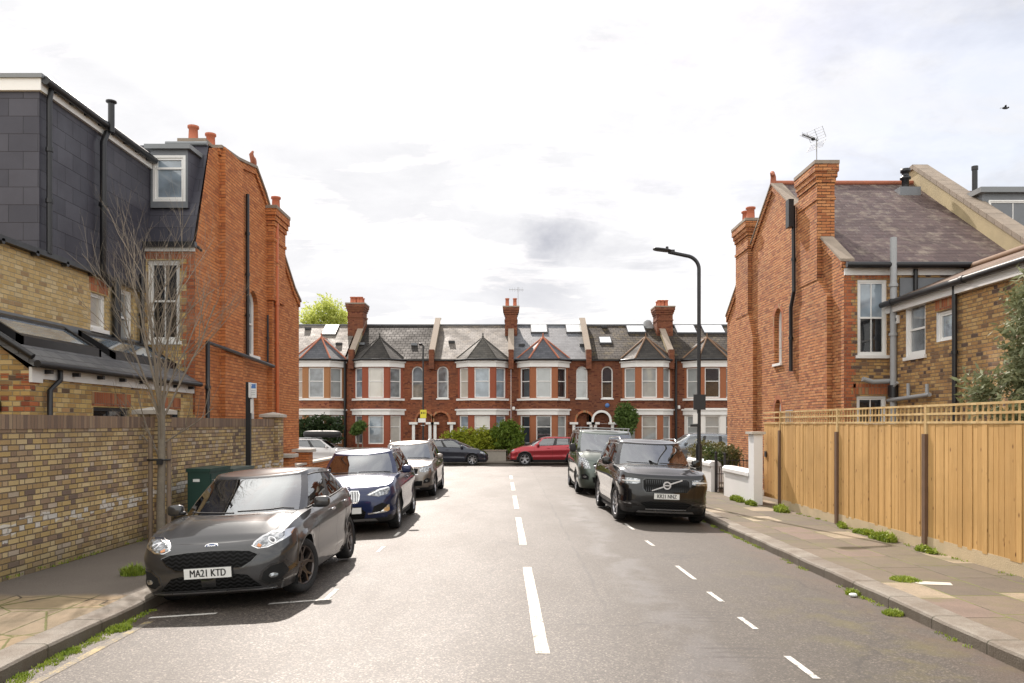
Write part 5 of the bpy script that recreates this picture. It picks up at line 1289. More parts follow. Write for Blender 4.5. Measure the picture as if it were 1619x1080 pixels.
        if P.get('rails'):
            for sd_ in (1, -1):
                q = MB(P['rails']); ia = cnt['sd0'][1]; ib = cnt['sd2'][-2]; zo = .045
                pth = [Vector((top[i][0]*sd_*.965, top[i][1], top[i][2]+zo*min(1, (i-ia)/1.5+.0, (ib-i)/1.5+.0)+.012)) for i in range(ia, ib+1)]; q.tube(pth, .014, 6); q.build('roof_rail', s.root)
    def wheels(s):
        P = s.P; r = P['r']; half = s.L/2; rr = P.get('rr', r*.70); wd = .105; proto = {}
        st = P.get('steer', 0)
        for wi, wc in enumerate(P['wheels']):
            for sd in (1, -1):
                X = sd*(s.W/2-.045-wd-P.get('track', 0)); Y = wc-half
                e = bpy.data.objects.new('wheel', None); COL.objects.link(e); e.parent = s.root; e.location = (X, Y, r); e.empty_display_size = .1
                if not proto:
                    t_ = MB(M_tyre); prof = [(rr*.99, -wd*.8), (rr*1.02, -wd*.93), (r*.90, -wd*1.0), (r*.975, -wd*.86), (r, -wd*.55), (r, wd*.55), (r*.975, wd*.86), (r*.90, wd*1.0), (rr*1.03, wd*.95), (rr*.99, wd*.82)]
                    t_.lathex(prof, 0, 0, 0, 40); o = t_.build('tyre', e); o.location = (0, 0, 0)
                    m_ = MB(P['rim'], M_gap, M_brake); m_.lathex([(rr*.99, wd*.80), (rr*1.0, wd*.86), (rr*.95, wd*.84), (rr*.93, wd*.5), (rr*.90, -wd*.8)], 0, 0, 0, 40, 0)
                    m_.lathex([(.0, -.02), (rr*.93, -.02)], 0, 0, 0, 24, 1); m_.lathex([(.0, .0), (rr*.72, .0), (rr*.72, -.015)], 0, 0, 0, 28, 2)
                    m_.lathex([(0, wd*.60), (rr*.14, wd*.60), (rr*.2, wd*.52), (rr*.22, .01)], 0, 0, 0, 20, 0)
                    ns = P.get('spokes', 5); dbl = P.get('dbl', True); sw = P.get('spw', .026)
                    for k in range(ns):
                        a = 2*PI*k/ns+.3
                        offs = ((-1, .13), (1, .13)) if dbl else ((0, 0),)
                        for o_, da in offs:
                            ca, sa = math.cos(a), math.sin(a); a2 = a+o_*da*P.get('splay', 1.6); c2, s2 = math.cos(a2), math.sin(a2); tx_, ty_ = -sa, ca; t2x, t2y = -s2, c2
                            i0 = rr*.12; o1 = rr*.95; wv = o_*sw*.8
                            v = []
                            for (rad, cc, ss, txx, tyy, hw_, off, xd) in ((i0, ca, sa, tx_, ty_, sw*.75, wv, wd*.58), (rr*.55, math.cos(a+o_*da*.5), math.sin(a+o_*da*.5), tx_, ty_, sw*.55, 0, wd*.66), (o1, c2, s2, t2x, t2y, sw*.62, 0, wd*.78)):
                                for sg in (-1, 1):
                                    yv = rad*cc+txx*(off+sg*hw_); zv = rad*ss+tyy*(off+sg*hw_); v += [(xd, yv, zv), (xd-.045, yv, zv)]
                            fs = []
                            for b_ in (0, 4): fs += [(b_, b_+2, b_+6, b_+4), (b_+1, b_+5, b_+7, b_+3), (b_, b_+4, b_+5, b_+1), (b_+2, b_+3, b_+7, b_+6)]
                            m_.add(v, fs, 0)
                    for k in range(5): a = 2*PI*k/5; m_.lathex([(.008, wd*.6), (0, wd*.6)], 0, rr*.13*math.cos(a), rr*.13*math.sin(a), 6, 1)
                    # lathe/vertex origin fix: wheels are built round the empty
                    o2 = m_.build('rim', e)
                    for ob in (o, o2): ob.location = (0, 0, 0)
                    # build() subtracted the empty's location, put it back
                    for ob in (o, o2): ob.data.transform(Matrix.Translation(wloc(e)))
                    proto = (o.data, o2.data)
                else:
                    for nm, dt in zip(('tyre', 'rim'), proto):
                        ob = bpy.data.objects.new(nm, dt); COL.objects.link(ob); ob.parent = e
                e.rotation_euler = (random.Random(wi*3+sd).uniform(0, 3), 0, 0)
                rz = (R(180) if sd < 0 else 0)+(st if wi == 0 else 0); e.rotation_euler = (e.rotation_euler[0]*0, 0, rz)
    def inside(s):
        P = s.P; half = s.L/2; k = s.W/1.74; zb_ = s.zs(P['cowl']+.7-half); y0 = P['cowl']-half
        q = MB(M_dash); q.sell((0, y0+.55, zb_-.05), (.66*k, .28, .10), .5, 16, 8); q.build('dashboard', s.root)
        hs = P.get('seatz', P['H']-.98)
        for row, yy in enumerate((y0+1.35, y0+2.2)):
            for sd in ((1, -1) if row == 0 else (1, -1)):
                q = MB(M_seat); x = sd*.36*k; q.sell((x, yy, hs+.32), (.23, .09, .36), .6, 14, 8, rot=Matrix.Rotation(R(-14), 3, 'X')); q.sell((x, yy+.14, hs+.74), (.12, .06, .10), .6, 12, 6); q.build('seat', s.root)
        q = MB(M_dash); x = .36*k; n = 16; c = Vector((x, y0+.92, zb_+.02)); q.tube([c+Vector((.18*math.cos(2*PI*i/n), -.18*math.sin(2*PI*i/n)*.35, .18*math.sin(2*PI*i/n))) for i in range(n+1)], .014, 6); q.tube([c-Vector((.17, 0, 0)), c+Vector((.17, 0, 0))], .02, 5); q.build('steering_wheel', s.root)
        q = MB(M_dash); q.sell((0, P['gt'][0][1]-half+.02, P['zroof'][0][1]-.10), (.13, .02, .035), .6, 10, 6); q.build('interior_mirror', s.root)
    def mirrors(s):
        P = s.P; half = s.L/2; ym = P['gb'][2][1]-half+.10; z = s.zs(ym)+P.get('mirz', .06)
        for sd in (1, -1):
            X = sd*(s.W/2-.03); q = MB(P.get('mirm', P['paint']), M_gloss)
            q.sell((X+sd*.075, ym+.03, z+.01), (.10, .06, P.get('mirh', .075)*.95), .55, 16, 10); q.build('wing_mirror', s.root).data.materials[0]
            q = MB(M_blk); q.sell((X+sd*.075, ym+.075, z+.01), (.09, .03, .06), .5, 14, 8); q.sell((X+sd*.02, ym+.02, z-.03), (.08, .04, .025), .6, 10, 6); q.build('mirror_mount', s.root)
    def tail(s):
        P = s.P; L2 = s.L/2; hw = s.W/2; z = s.zs(L2-.1)
        for sd in (1, -1):
            try: s.patch('tail_light', [(sd*hw*.62, z-.28), (sd*hw*.95, z-.26), (sd*hw*.93, z-.04), (sd*hw*.70, z-.05)], M_red, d=(-sd*.3, -1, 0), u=(1, 0, 0), org=(0, s.L/2, 0))
            except Exception: pass
    def plate(s, txt, z, w=.52, h=.112, tilt=0.):
        hit = s.bvh.ray_cast(Vector((0, -4, z)), Vector((0, 1, 0))); y = hit[0].y-.022
        hit2 = s.bvh.ray_cast(Vector((0, -4, z+.05)), Vector((0, 1, 0))); y = min(y, (hit2[0].y if hit2[0] else 9)-.022)
        q = MB(M_plate, M_blk); q.box(-w/2, w/2, y-.006, y, z-h/2, z+h/2, 0); q.box(-w/2-.008, w/2+.008, y, y+.02, z-h/2-.008, z+h/2+.008, 1)
        p = q.build('number_plate', s.root)
        if txt: text_mesh('plate_lettering', txt, M_text, p, Matrix.Translation((0, y-.008, z-.002)) @ Matrix.Rotation(R(90), 4, 'X'), size=.112, sx=.76, bold=0, dup=.0045)
        return y
    def mirrored(s, name, poly, mat, ang=0, **k):
        out = []; a = R(ang)
        def yest(x):
            for p, q in zip(s.ring[:-1], s.ring[1:]):
                if q[0] >= x-.03: return p[1]+s.L/2-.10
                if q[1]+s.L/2 > .62: break
            return .55
        pl_ = [(x*math.cos(a)+yest(x)*math.sin(a), z) for x, z in poly]
        for sd in (1, -1):
            d = (-sd*math.sin(a), math.cos(a), 0); u = (sd*math.cos(a), math.sin(a), 0)
            out.append(s.patch(name, pl_, mat, d=d, u=u, org=(0, -s.L/2, 0), **k))
        return out
def spec(L, W, H, wb, foh, r, R_, zs, paint, rim, **k):
    ws = [foh, foh+wb]
    d = dict(L=L, W=W, H=H, r=r, R=R_, wheels=ws, zs=zs, paint=paint, rim=rim, zf=.17, zsill=.20, zr=.25, crown=.055, rcrown=.04,
             outline=[(0, 0), (.35, .010), (.68, .055), (.86, .15), (.95, .33), (.985, .66), (.996, 1.15), (1., L*.5), (.994, L*.72), (.972, L-.62), (.91, L-.28), (.74, L-.08), (.4, L-.012), (0, L)],
             pf=[(0, .09), (.1, .03), (.3, 0), (.55, .005), (.75, .03), (.9, .085), (1, .17)], ps=[(0, .08), (.1, .055), (.2, .030), (.27, .022), (.36, .034), (.5, .026), (.64, .004), (.70, .001), (.78, .016), (.9, .040), (1, .085)],
             pr=[(0, .06), (.15, .01), (.4, 0), (.7, .02), (1, .08)], cowl=foh+.38, doors=[(foh+.52, foh+1.52), (foh+1.52, foh+wb-.08)], seams=[foh+.52, foh+1.52, foh+wb-.08])
    d.update(k)
    d.setdefault('under0', d['gb'][0][1]+.12); d.setdefault('under1', d['gb'][7][1]-.1)
    return d
# ---- hatchback, nearest car on the left
def front_hatch(s):
    s.patch('upper_grille', [(-.50, .575), (-.43, .515), (-.28, .46), (.28, .46), (.43, .515), (.50, .575), (.44, .625), (.25, .648), (0, .655), (-.25, .648), (-.44, .625)], M_mesh, eps=-.0, skirt=.01) if False else None
    g1 = [(-.53, .595), (-.46, .52), (-.36, .462), (.36, .462), (.46, .52), (.53, .59), (.44, .628), (.25, .645), (0, .65), (-.25, .645), (-.44, .628)]
    s.patch('grille_surround', [(x*1.035, (z-.56)*1.12+.56) for x, z in g1], M_gloss, eps=.006); s.patch('upper_grille', g1, M_mesh, eps=.012)
    s.patch('lower_grille', [(-.56, .235), (.56, .235), (.42, .375), (.30, .395), (-.30, .395), (-.42, .375)], M_mesh, eps=.008); s.patch('sensor_panel', [(-.08, .27), (.08, .27), (.08, .36), (-.08, .36)], M_gloss, eps=.014)
    y = s.plate('MA21 KTD', .425)
    hl_ = [(.465, .677), (.52, .646), (.63, .650), (.75, .690), (.815, .745), (.825, .815), (.76, .81), (.64, .77), (.53, .72)]
    for o in s.mirrored('headlight', [(x, z+.0) for x, z in hl_], M_chrome, 38, eps=.004): pass
    inn = [(.487, .680), (.53, .658), (.625, .664), (.735, .702), (.795, .752), (.803, .797), (.75, .793), (.64, .755), (.545, .713)]
    hs = s.mirrored('headlight_lens', inn, M_lens, 38, eps=.010)
    s.mirrored('headlight_lamp', [(.705+.040*math.cos(a), .725+.036*math.sin(a)) for a in [2*PI*i/12 for i in range(12)]], M_chrome, 38, eps=.016, seg=.2, rings=3); s.mirrored('headlight_lamp', [(.705+.026*math.cos(a), .725+.024*math.sin(a)) for a in [2*PI*i/12 for i in range(12)]], M_lensd, 38, eps=.02, seg=.2, rings=3)
    s.mirrored('indicator', [(.515, .672), (.55, .66), (.575, .68), (.55, .698)], M_amber, 38, eps=.016, rings=3)
    s.mirrored('fog_surround', [(.52, .30), (.62, .275), (.74, .30), (.80, .38), (.75, .455), (.60, .445), (.565, .40)], M_gloss, 30, eps=.006) if False else s.mirrored('fog_surround', [(.50, .30), (.60, .245), (.76, .27), (.835, .37), (.79, .49), (.64, .475), (.53, .40)], M_gloss, 30, eps=.006)
    s.mirrored('fog_recess', [(.53, .31), (.61, .265), (.745, .29), (.805, .37), (.77, .465), (.65, .45), (.555, .39)], M_gap, 30, eps=.011)
    s.mirrored('fog_trim', [(.565, .43), (.60, .45), (.755, .462), (.815, .38), (.80, .37), (.745, .45), (.61, .437)], M_silver, 30, eps=.013, rings=3, seg=.02) if False else None
    s.mirrored('fog_light', [(.665+.055*math.cos(a), .345+.028*math.sin(a)) for a in [2*PI*i/14 for i in range(14)]], M_lens, 30, eps=.02, rings=3, seg=.2)
    s.patch('front_splitter', [(-.70, .195), (.70, .195), (.70, .212), (-.70, .212)], M_silver, eps=.02)
    hit = s.bvh.ray_cast(Vector((0, -4, .705)), Vector((0, 1, 0))); yb = hit[0].y if hit[0] else -s.L/2+.1
    q = MB(M_chrome, M_badgeb); n = 20
    f = lambda u, v, w: (u, yb-.008-w*.9+v*.35, .700+v)
    el_ = lambda a, b: [(a*math.cos(2*PI*i/n), b*math.sin(2*PI*i/n)) for i in range(n)]
    q.fring(f, el_(.075, .030), el_(.067, .024), -.01, .006, 0); q.fpoly(f, el_(.067, .024), .003, 1); b = q.build('badge', s.root)
    text_mesh('badge_lettering', 'Ford', M_chrome, b, Matrix.Translation((0, yb-.014, .700)) @ Matrix.Rotation(R(75), 4, 'X') @ Matrix.Shear('XZ', 4, (0, 0)), size=.042, sx=1.1, bold=.001)
    q = MB(M_paper)      # permit inside the windscreen, low on the kerb side and a tax sticker on the driver's side
    s.sticker(.47, .16, .06, .055); s.sticker(-.52, .22+.12, .05, .02)
def sticker(s, fx, fv, w_, h_):
    g = s.ggrid; P = s.P; xb = P['gb'][1][0]
    def pt(x, v):
        t = clamp(abs(x)/xb); i = t*10; a = int(min(9, i)); k = i-a; 
        def col(c, v):
            vr = [0, .05, .09, .16, .26, .36, .46, .56, .66, .76, .86, .905, .94, .97, 1.0]
            for j in range(len(vr)-1):
                if vr[j+1] >= v: q = (v-vr[j])/(vr[j+1]-vr[j]); return Vector(g[c][j]).lerp(Vector(g[c][j+1]), q)
        p = col(a, v).lerp(col(a+1, v), k); p.x = math.copysign(p.x, x); return p+Vector((0, .012, -.008))
    vh = h_/.45; q = MB(M_paper); q.add([pt(fx-w_/2, fv), pt(fx+w_/2, fv), pt(fx+w_/2, fv+vh), pt(fx-w_/2, fv+vh)], [(0, 1, 2, 3)]); q.build('parking_permit', s.root)
Car.sticker = sticker
P_grey = carpaint('gunmetal_grey_car_paint', (.040, .040, .042), .5, .3)
SIDES = 'cars parked along the kerbs'
fiesta = spec(4.04, 1.785, 1.476, 2.493, .84, .325, .362, [(0, .70), (.16, .72), (.30, .79), (.6, .875), (1.0, .93), (1.4, .955), (2.4, 1.0), (3.2, 1.04), (3.7, 1.055), (4.04, 1.02)], P_grey, M_rimdk,
   gb=[(0, .80), (.71, 1.12), (.77, 1.28), (.785, 2.35), (.77, 3.05), (.71, 3.66), (.61, 3.84), (0, 3.92)], gt=[(0, 1.78), (.545, 1.93), (.60, 2.04), (.625, 2.6), (.615, 3.0), (.57, 3.38), (.49, 3.48), (0, 3.53)],
   zroof=[(1.7, 1.385), (2.2, 1.43), (2.9, 1.40), (3.5, 1.31)], front=front_hatch, steer=R(-17), spokes=5, dbl=True, splay=1.9, res=.028, handlem=M_chrome)
fiesta['seams'] = [1.40, 2.42, 3.22]; fiesta['doors'] = [(1.40, 2.42), (2.42, 3.22)]
y = 10.75; Car(fiesta, 'dark grey hatchback with plate MA21 KTD parked by the young bare tree', 'car', SIDES, (-3.27, y, gz(y)-.052), R(-.6), 3.6)
# ---- blue crossover
def front_blue(s):
    kid = [(.03, .62), (.06, .60), (.19, .60), (.225, .66), (.235, .76), (.205, .825), (.06, .83), (.025, .79)]
    for sd in (1, -1):
        pl_ = [(sd*x, z) for x, z in kid]; pl2 = [(sd*(.13+(x-.13)*.86), .715+(z-.715)*.88) for x, z in kid]
        s.patch('kidney_grille', pl_, M_chrome, eps=.014); s.patch('grille_recess', pl2, M_gap, eps=.02)
        for i in range(6): x = sd*(.055+i*.03); s.patch('grille_bar', [(x-.006, .625), (x+.006, .625), (x+.006, .81), (x-.006, .81)], M_chrome, eps=.030, skirt=.012, rings=2, seg=.05)
    s.mirrored('headlight', [(.33, .735), (.55, .70), (.74, .735), (.80, .83), (.78, .87), (.62, .845), (.45, .80)], M_lensd, 36, eps=.006)
    s.mirrored('headlight_lamp', [(.49, .733), (.60, .715), (.68, .738), (.69, .795), (.56, .80), (.48, .77)], M_lens, 36, eps=.012, rings=3); s.mirrored('daytime_strip', [(.36, .745), (.62, .845), (.79, .872), (.795, .85), (.62, .822), (.38, .735)], M_chrome, 36, eps=.014, rings=3)
    s.patch('lower_grille', [(-.30, .30), (.30, .30), (.34, .42), (.22, .52), (-.22, .52), (-.34, .42)], M_mesh, eps=.008)
    s.mirrored('side_intake', [(.42, .40), (.76, .43), (.77, .53), (.62, .58), (.46, .52)], M_gap, 26, eps=.007); s.mirrored('intake_trim', [(.34, .372), (.70, .40), (.765, .435), (.765, .54), (.745, .54), (.735, .45), (.68, .428), (.34, .395)], M_chrome, 26, eps=.016, rings=3, seg=.02)
    s.patch('skid_plate', [(-.55, .24), (.55, .24), (.50, .285), (-.50, .285)], M_silver, eps=.012)
    s.plate('', .455)
    hit = s.bvh.ray_cast(Vector((0, -4, .875)), Vector((0, 1, 0))); yb = hit[0].y if hit[0] else -s.L/2+.1; q = MB(M_chrome, M_badgeb, M_white, M_blk); n = 20
    f = lambda u, v, w: (u, yb-.006-w+v*.5, .870+v); ci = lambda a: [(a*math.cos(2*PI*i/n), a*math.sin(2*PI*i/n)) for i in range(n)]
    q.fring(f, ci(.042), ci(.027), -.01, .006, 3); q.fpoly(f, ci(.027), .003, 2); q.fpoly(f, [(0, 0), (.026, 0), (.018, .018), (0, .026)], .005, 1); q.fpoly(f, [(0, 0), (-.026, 0), (-.018, -.018), (0, -.026)], .005, 1); q.build('badge', s.root)
    s.sticker(-.10, .30, .10, .012)
SUVZ = lambda L, a, b, c: [(0, a), (.14, a+.045), (.35, a+.10), (.8, b-.02), (1.25, b), (2.4, b+.04), (3.6, c), (L-.25, c), (L, c-.05)]
P_blue = carpaint('deep_blue_car_paint', (.010, .018, .065), .4, .3)
x1 = spec(4.45, 1.82, 1.60, 2.67, .86, .35, .392, SUVZ(4.45, .825, 1.05, 1.13), P_blue, M_rimsl, zf=.22, zsill=.26, zr=.3, flare=.02, zclad=.33,
   gb=[(0, 1.0), (.70, 1.33), (.785, 1.46), (.81, 2.5), (.80, 3.35), (.74, 4.02), (.64, 4.2), (0, 4.3)], gt=[(0, 1.72), (.54, 1.86), (.60, 1.95), (.625, 2.6), (.615, 3.3), (.57, 3.85), (.50, 3.95), (0, 4.02)],
   zroof=[(1.7, 1.49), (2.2, 1.55), (3.2, 1.54), (4.0, 1.47)], front=front_blue, rails=M_silver, mirh=.085, spokes=10, dbl=False, trim=M_chrome, res=.04)
y = 17.25; Car(x1, 'deep blue crossover with twin chrome kidney grilles parked behind the dark grey hatchback', 'car', SIDES, (-3.09, y, gz(y)-.05), R(.8), 2.8)
# ---- grey-brown people carrier
def front_sil(s):
    s.patch('grille', [(-.42, .70), (.42, .70), (.46, .84), (.30, .87), (-.30, .87), (-.46, .84)], M_mesh, eps=.008); s.patch('grille_trim', [(-.46, .685), (.46, .685), (.46, .70), (-.46, .70)], M_chrome, eps=.016, rings=2)
    s.mirrored('headlight', [(.46, .76), (.62, .735), (.80, .80), (.83, .90), (.72, .91), (.52, .86)], M_lens, 34, eps=.006); s.patch('lower_grille', [(-.55, .36), (.55, .36), (.58, .50), (-.58, .50)], M_mesh, eps=.008)
    s.mirrored('fog_recess', [(.56, .42), (.76, .44), (.80, .54), (.70, .58), (.58, .52)], M_gap, 28, eps=.008); s.mirrored('fog_light', [(.66+.045*math.cos(a), .49+.03*math.sin(a)) for a in [2*PI*i/10 for i in range(10)]], M_lens, 28, eps=.014, rings=2, seg=.2)
    s.patch('skid_plate', [(-.5, .26), (.5, .26), (.46, .30), (-.46, .30)], M_silver, eps=.012); s.plate('', .60); s.sticker(-.3, .2, .06, .05)
P_taupe = carpaint('warm_grey_car_paint', (.20, .175, .155), .7, .3)
mp = spec(4.55, 1.84, 1.67, 2.75, .88, .345, .388, SUVZ(4.55, .86, 1.06, 1.14), P_taupe, M_rimsl, zf=.22, zsill=.25, zr=.3, flare=.02, zclad=.35,
   gb=[(0, .98), (.71, 1.34), (.795, 1.48), (.82, 2.5), (.81, 3.4), (.76, 4.12), (.66, 4.28), (0, 4.38)], gt=[(0, 1.75), (.56, 1.9), (.62, 2.0), (.645, 2.6), (.635, 3.4), (.60, 3.98), (.52, 4.08), (0, 4.15)],
   zroof=[(1.7, 1.56), (2.2, 1.62), (3.2, 1.61), (4.1, 1.54)], front=front_sil, rails=M_silver, mirh=.085, spokes=5, trim=M_chrome, res=.045)
y = 25.2; Car(mp, 'warm grey people carrier with silver roof rails parked behind the blue crossover', 'car', SIDES, (-3.12, y, gz(y)-.05), R(.3), 2.5)
# ---- black SUV on the right
def front_black(s):
    g = [(-.42, .68), (.42, .68), (.475, .76), (.475, .91), (.42, .945), (-.42, .945), (-.475, .91), (-.475, .76)]
    s.patch('grille_surround', [(x*1.04, .81+(z-.81)*1.08) for x, z in g], M_gloss, eps=.004); s.patch('grille', g, M_gap, eps=.010)
    for i in range(21): x = -.42+i*.042; s.patch('grille_bar', [(x-.006, .695), (x+.006, .695), (x+.006, .93), (x-.006, .93)], M_gloss, eps=.028, skirt=.012, rings=1, seg=.12)
    yb = s.bvh.ray_cast(Vector((0, -4, .81)), Vector((0, 1, 0)))[0].y-.04; n = 24; q = MB(M_chrome, M_blk, M_silver); f = lambda u, v, w: (u, yb-w, .825+v); ci = lambda a: [(a*math.cos(2*PI*i/n), a*math.sin(2*PI*i/n)) for i in range(n)]
    q.mats[0] = M_silverb; q.fring(f, ci(.082), ci(.055), -.01, .012); q.fpoly(f, ci(.056), .002, 1); q.fbox(f, -.05, .05, -.012, .012, .0, .008, 0)
    dx, dz = .31, .115
    for sg in (1, -1):
        a = (sg*.072, sg*.030); b = (sg*dx, sg*dz); q.fprism(f, [(a[0]-.008*sg*0, a[1]-.014), (b[0], b[1]-.012), (b[0], b[1]+.012), (a[0], a[1]+.014)], -.006, .006, 0)
    q.build('badge', s.root)
    s.mirrored('headlight', [(.52, .86), (.60, .835), (.86, .835), (.93, .89), (.92, .955), (.70, .95), (.54, .935)], M_lens, 30, eps=.006); s.mirrored('daytime_strip', [(.54, .885), (.88, .885), (.88, .905), (.54, .905)], M_white, 30, eps=.013, rings=2)
    s.patch('lower_grille', [(-.46, .345), (.46, .345), (.52, .45), (.36, .49), (-.36, .49), (-.52, .45)], M_mesh, eps=.008); s.mirrored('intake_trim', [(.40, .335), (.52, .42), (.60, .45), (.82, .46), (.82, .48), (.58, .475), (.49, .44), (.37, .345)], M_gloss, 20, eps=.02, rings=3)
    s.patch('bumper_trim', [(-.42, .315), (.42, .315), (.42, .335), (-.42, .335)], M_silver, eps=.018, rings=2)
    s.mirrored('fog_light', [(.68, .415), (.86, .43), (.86, .455), (.68, .44)], M_lens, 30, eps=.01, rings=2); s.patch('skid_plate', [(-.6, .25), (.6, .25), (.56, .29), (-.56, .29)], M_silver, eps=.010)
    s.plate('KR21 NNZ', .60)
P_black = carpaint('black_car_paint', (.006, .0055, .006), .0, .25)
xc = spec(4.95, 1.95, 1.775, 2.984, .88, .375, .418, SUVZ(4.95, .97, 1.14, 1.18), P_black, M_rimsl, zf=.24, zsill=.28, zr=.33, flare=.022, zclad=.40, crown=.06,
   gb=[(0, 1.12), (.76, 1.50), (.85, 1.64), (.88, 2.7), (.87, 3.7), (.83, 4.50), (.74, 4.68), (0, 4.80)], gt=[(0, 1.92), (.60, 2.06), (.665, 2.16), (.695, 2.9), (.685, 3.7), (.65, 4.4), (.57, 4.5), (0, 4.58)],
   zroof=[(1.9, 1.66), (2.5, 1.715), (3.6, 1.70), (4.5, 1.63)], front=front_black, rails=M_silver, mirh=.09, spokes=8, dbl=False, spw=.034, trim=M_chrome, res=.035, steer=R(6))
y = 18.78; Car(xc, 'black sport utility car with plate KR21 NNZ and diagonal chrome grille bar, right kerb', 'car', SIDES, (3.12, y, gz(y)-.025), R(.9), -2.3)
# ---- dark green van
def front_van(s):
    s.patch('grille', [(-.46, .78), (.46, .78), (.52, .92), (.38, 1.0), (-.38, 1.0), (-.52, .92)], M_mesh, eps=.008); s.patch('grille_trim', [(-.5, .87), (.5, .87), (.5, .90), (-.5, .90)], M_chrome, eps=.016, rings=2)
    s.mirrored('headlight', [(.56, .80), (.74, .78), (.90, .92), (.93, 1.12), (.84, 1.10), (.66, .98)], M_lens, 32, eps=.006); s.patch('lower_grille', [(-.5, .38), (.5, .38), (.54, .54), (-.54, .54)], M_mesh, eps=.008)
    s.mirrored('fog_recess', [(.62, .46), (.84, .48), (.86, .60), (.72, .64), (.62, .56)], M_gap, 26, eps=.008); s.mirrored('fog_light', [(.73+.055*math.cos(a), .545+.03*math.sin(a)) for a in [2*PI*i/10 for i in range(10)]], M_lens, 26, eps=.014, rings=2, seg=.2); s.plate('', .66); s.sticker(-.2, .14, .16, .02)
P_van = carpaint('grey_green_van_paint', (.085, .105, .09), .7, .32)
vn = spec(4.97, 1.99, 1.98, 2.93, 1.0, .345, .39, [(0, .93), (.12, 1.0), (.35, 1.12), (.7, 1.22), (1.1, 1.26), (2, 1.27), (4.7, 1.28), (4.97, 1.26)], P_van, M_rimsl, zf=.2, zsill=.26, zr=.3, flare=.012, crown=.05,
   gb=[(0, .62), (.82, 1.05), (.90, 1.2), (.93, 2.3), (.93, 3.5), (.92, 4.72), (.86, 4.86), (0, 4.9)], gt=[(0, 1.55), (.72, 1.72), (.79, 1.84), (.82, 2.4), (.82, 3.5), (.80, 4.6), (.74, 4.72), (0, 4.76)],
   zroof=[(1.5, 1.86), (2.1, 1.94), (3.5, 1.95), (4.8, 1.92)], front=front_van, mirh=.14, mirz=.10, spokes=5, cowl=1.0, res=.045, rcrown=.03, bulge=.03, mirm=M_blk)
vn['seams'] = [1.25, 2.35, 3.55]; vn['doors'] = [(1.25, 2.35), (2.35, 3.55)]
y = 26.1; v_ = Car(vn, 'grey-green van with roof bars parked behind the black sport utility car', 'van', None, (2.93, y, gz(y)-.022), R(0), -2., name='parked_van')
mb = MB(M_alu)
root = v_.root; sv = root.location.copy(); root.location = (0, 0, 0); bpy.context.view_layer.update()
for yy in (-.6, .5, 1.6):
    mb = MB(M_grey); mb.tube([(-.80, yy, 2.02), (.80, yy, 2.02)], .018, 8)
    for x in (-.76, .76): mb.tube([(x, yy, 1.93), (x, yy, 2.02)], .02, 6)
    mb.build('roof_bar', root)
root.location = sv
# ---- cars across the junction
ACROSS = 'cars parked across the junction'
P_navy = carpaint('navy_black_car_paint', (.016, .019, .032), .5, .3); P_red = carpaint('metallic_red_car_paint', (.30, .018, .028), .6, .3); P_whitecar = carpaint('white_car_paint', (.62, .60, .60), .0, .35); P_ltgrey = carpaint('blue_grey_car_paint', (.17, .19, .22), .7, .3)
def front_far(s):
    H_ = s.P['zs'][0][1]; s.patch('grille', [(-.45, H_-.18), (.45, H_-.18), (.5, H_-.06), (-.5, H_-.06)], M_mesh, eps=.008, seg=.1); s.mirrored('headlight', [(.5, H_-.09), (.62, H_-.10), (.82, H_-.02), (.82, H_+.06), (.62, H_+.02)], M_lens, 38, eps=.006, seg=.08); s.patch('lower_grille', [(-.5, .26), (.5, .26), (.5, .4), (-.5, .4)], M_mesh, eps=.008, seg=.1); s.plate('', .47)
hb = dict(fiesta); hb.update(paint=P_navy, rim=M_rimsl, front=front_far, res=.06, steer=0, spokes=7, dbl=False, handlem=P_navy)
hb['gb'] = fiesta['gb']
YC = 44.5
Car(hb, 'navy black hatchback facing right in front of the yellow-green hedge', 'car', ACROSS, (WX(771, 43.6)-2.02, YC, gz(YC)+.003), R(90))
rd = dict(x1); rd.update(L=4.38, paint=P_red, rim=M_rimsl, front=front_far, res=.06, spokes=5, dbl=True, rails=None, trim=M_blk)
Car(rd, 'metallic red crossover facing left across the junction', 'car', ACROSS, (WX(804, 43.6)+2.22, YC, gz(YC)+.003), R(-90))
wh = dict(fiesta); wh.update(L=4.5, paint=P_whitecar, rim=M_rimsl, front=front_far, res=.06, steer=0, rails=M_silver)
wh['outline'] = spec(4.5, 1.78, 1.48, 2.65, .88, .325, .362, fiesta['zs'], P_whitecar, M_rimsl, gb=fiesta['gb'])['outline']; wh['wheels'] = [.88, 3.53]
wh['gb'] = [(0, .98), (.66, 1.33), (.735, 1.47), (.765, 2.4), (.75, 3.3), (.70, 4.15), (.60, 4.28), (0, 4.36)]; wh['gt'] = [(0, 1.85), (.49, 2.0), (.545, 2.1), (.575, 2.7), (.565, 3.3), (.54, 3.85), (.46, 3.95), (0, 4.0)]; wh['zroof'] = [(1.8, 1.40), (2.3, 1.45), (3.3, 1.44), (4.0, 1.40)]; wh['under1'] = 4.2
Car(wh, 'white estate car carrying a black roof box, beyond the left gable', 'car', ACROSS, (WX(562, 43.6)-2.25, YC, gz(YC)+.003), R(90))
mb = MB(M_blk); xb = WX(504, 43.6); mb.sell((xb, YC-.1, gz(YC)+1.72), (1.02, .40, .19), .45, 24, 12); mb.box(xb-.5, xb-.44, YC-.5, YC+.5, gz(YC)+1.50, gz(YC)+1.56); mb.box(xb+.44, xb+.5, YC-.5, YC+.5, gz(YC)+1.50, gz(YC)+1.56)
solo(mb, 'roof_box', 'glossy black roof box strapped on top of the white estate car', 'roof box', origin=(xb, YC, gz(YC)+1.5))
gs = dict(xc); gs.update(paint=P_ltgrey, front=front_far, res=.06, steer=0)
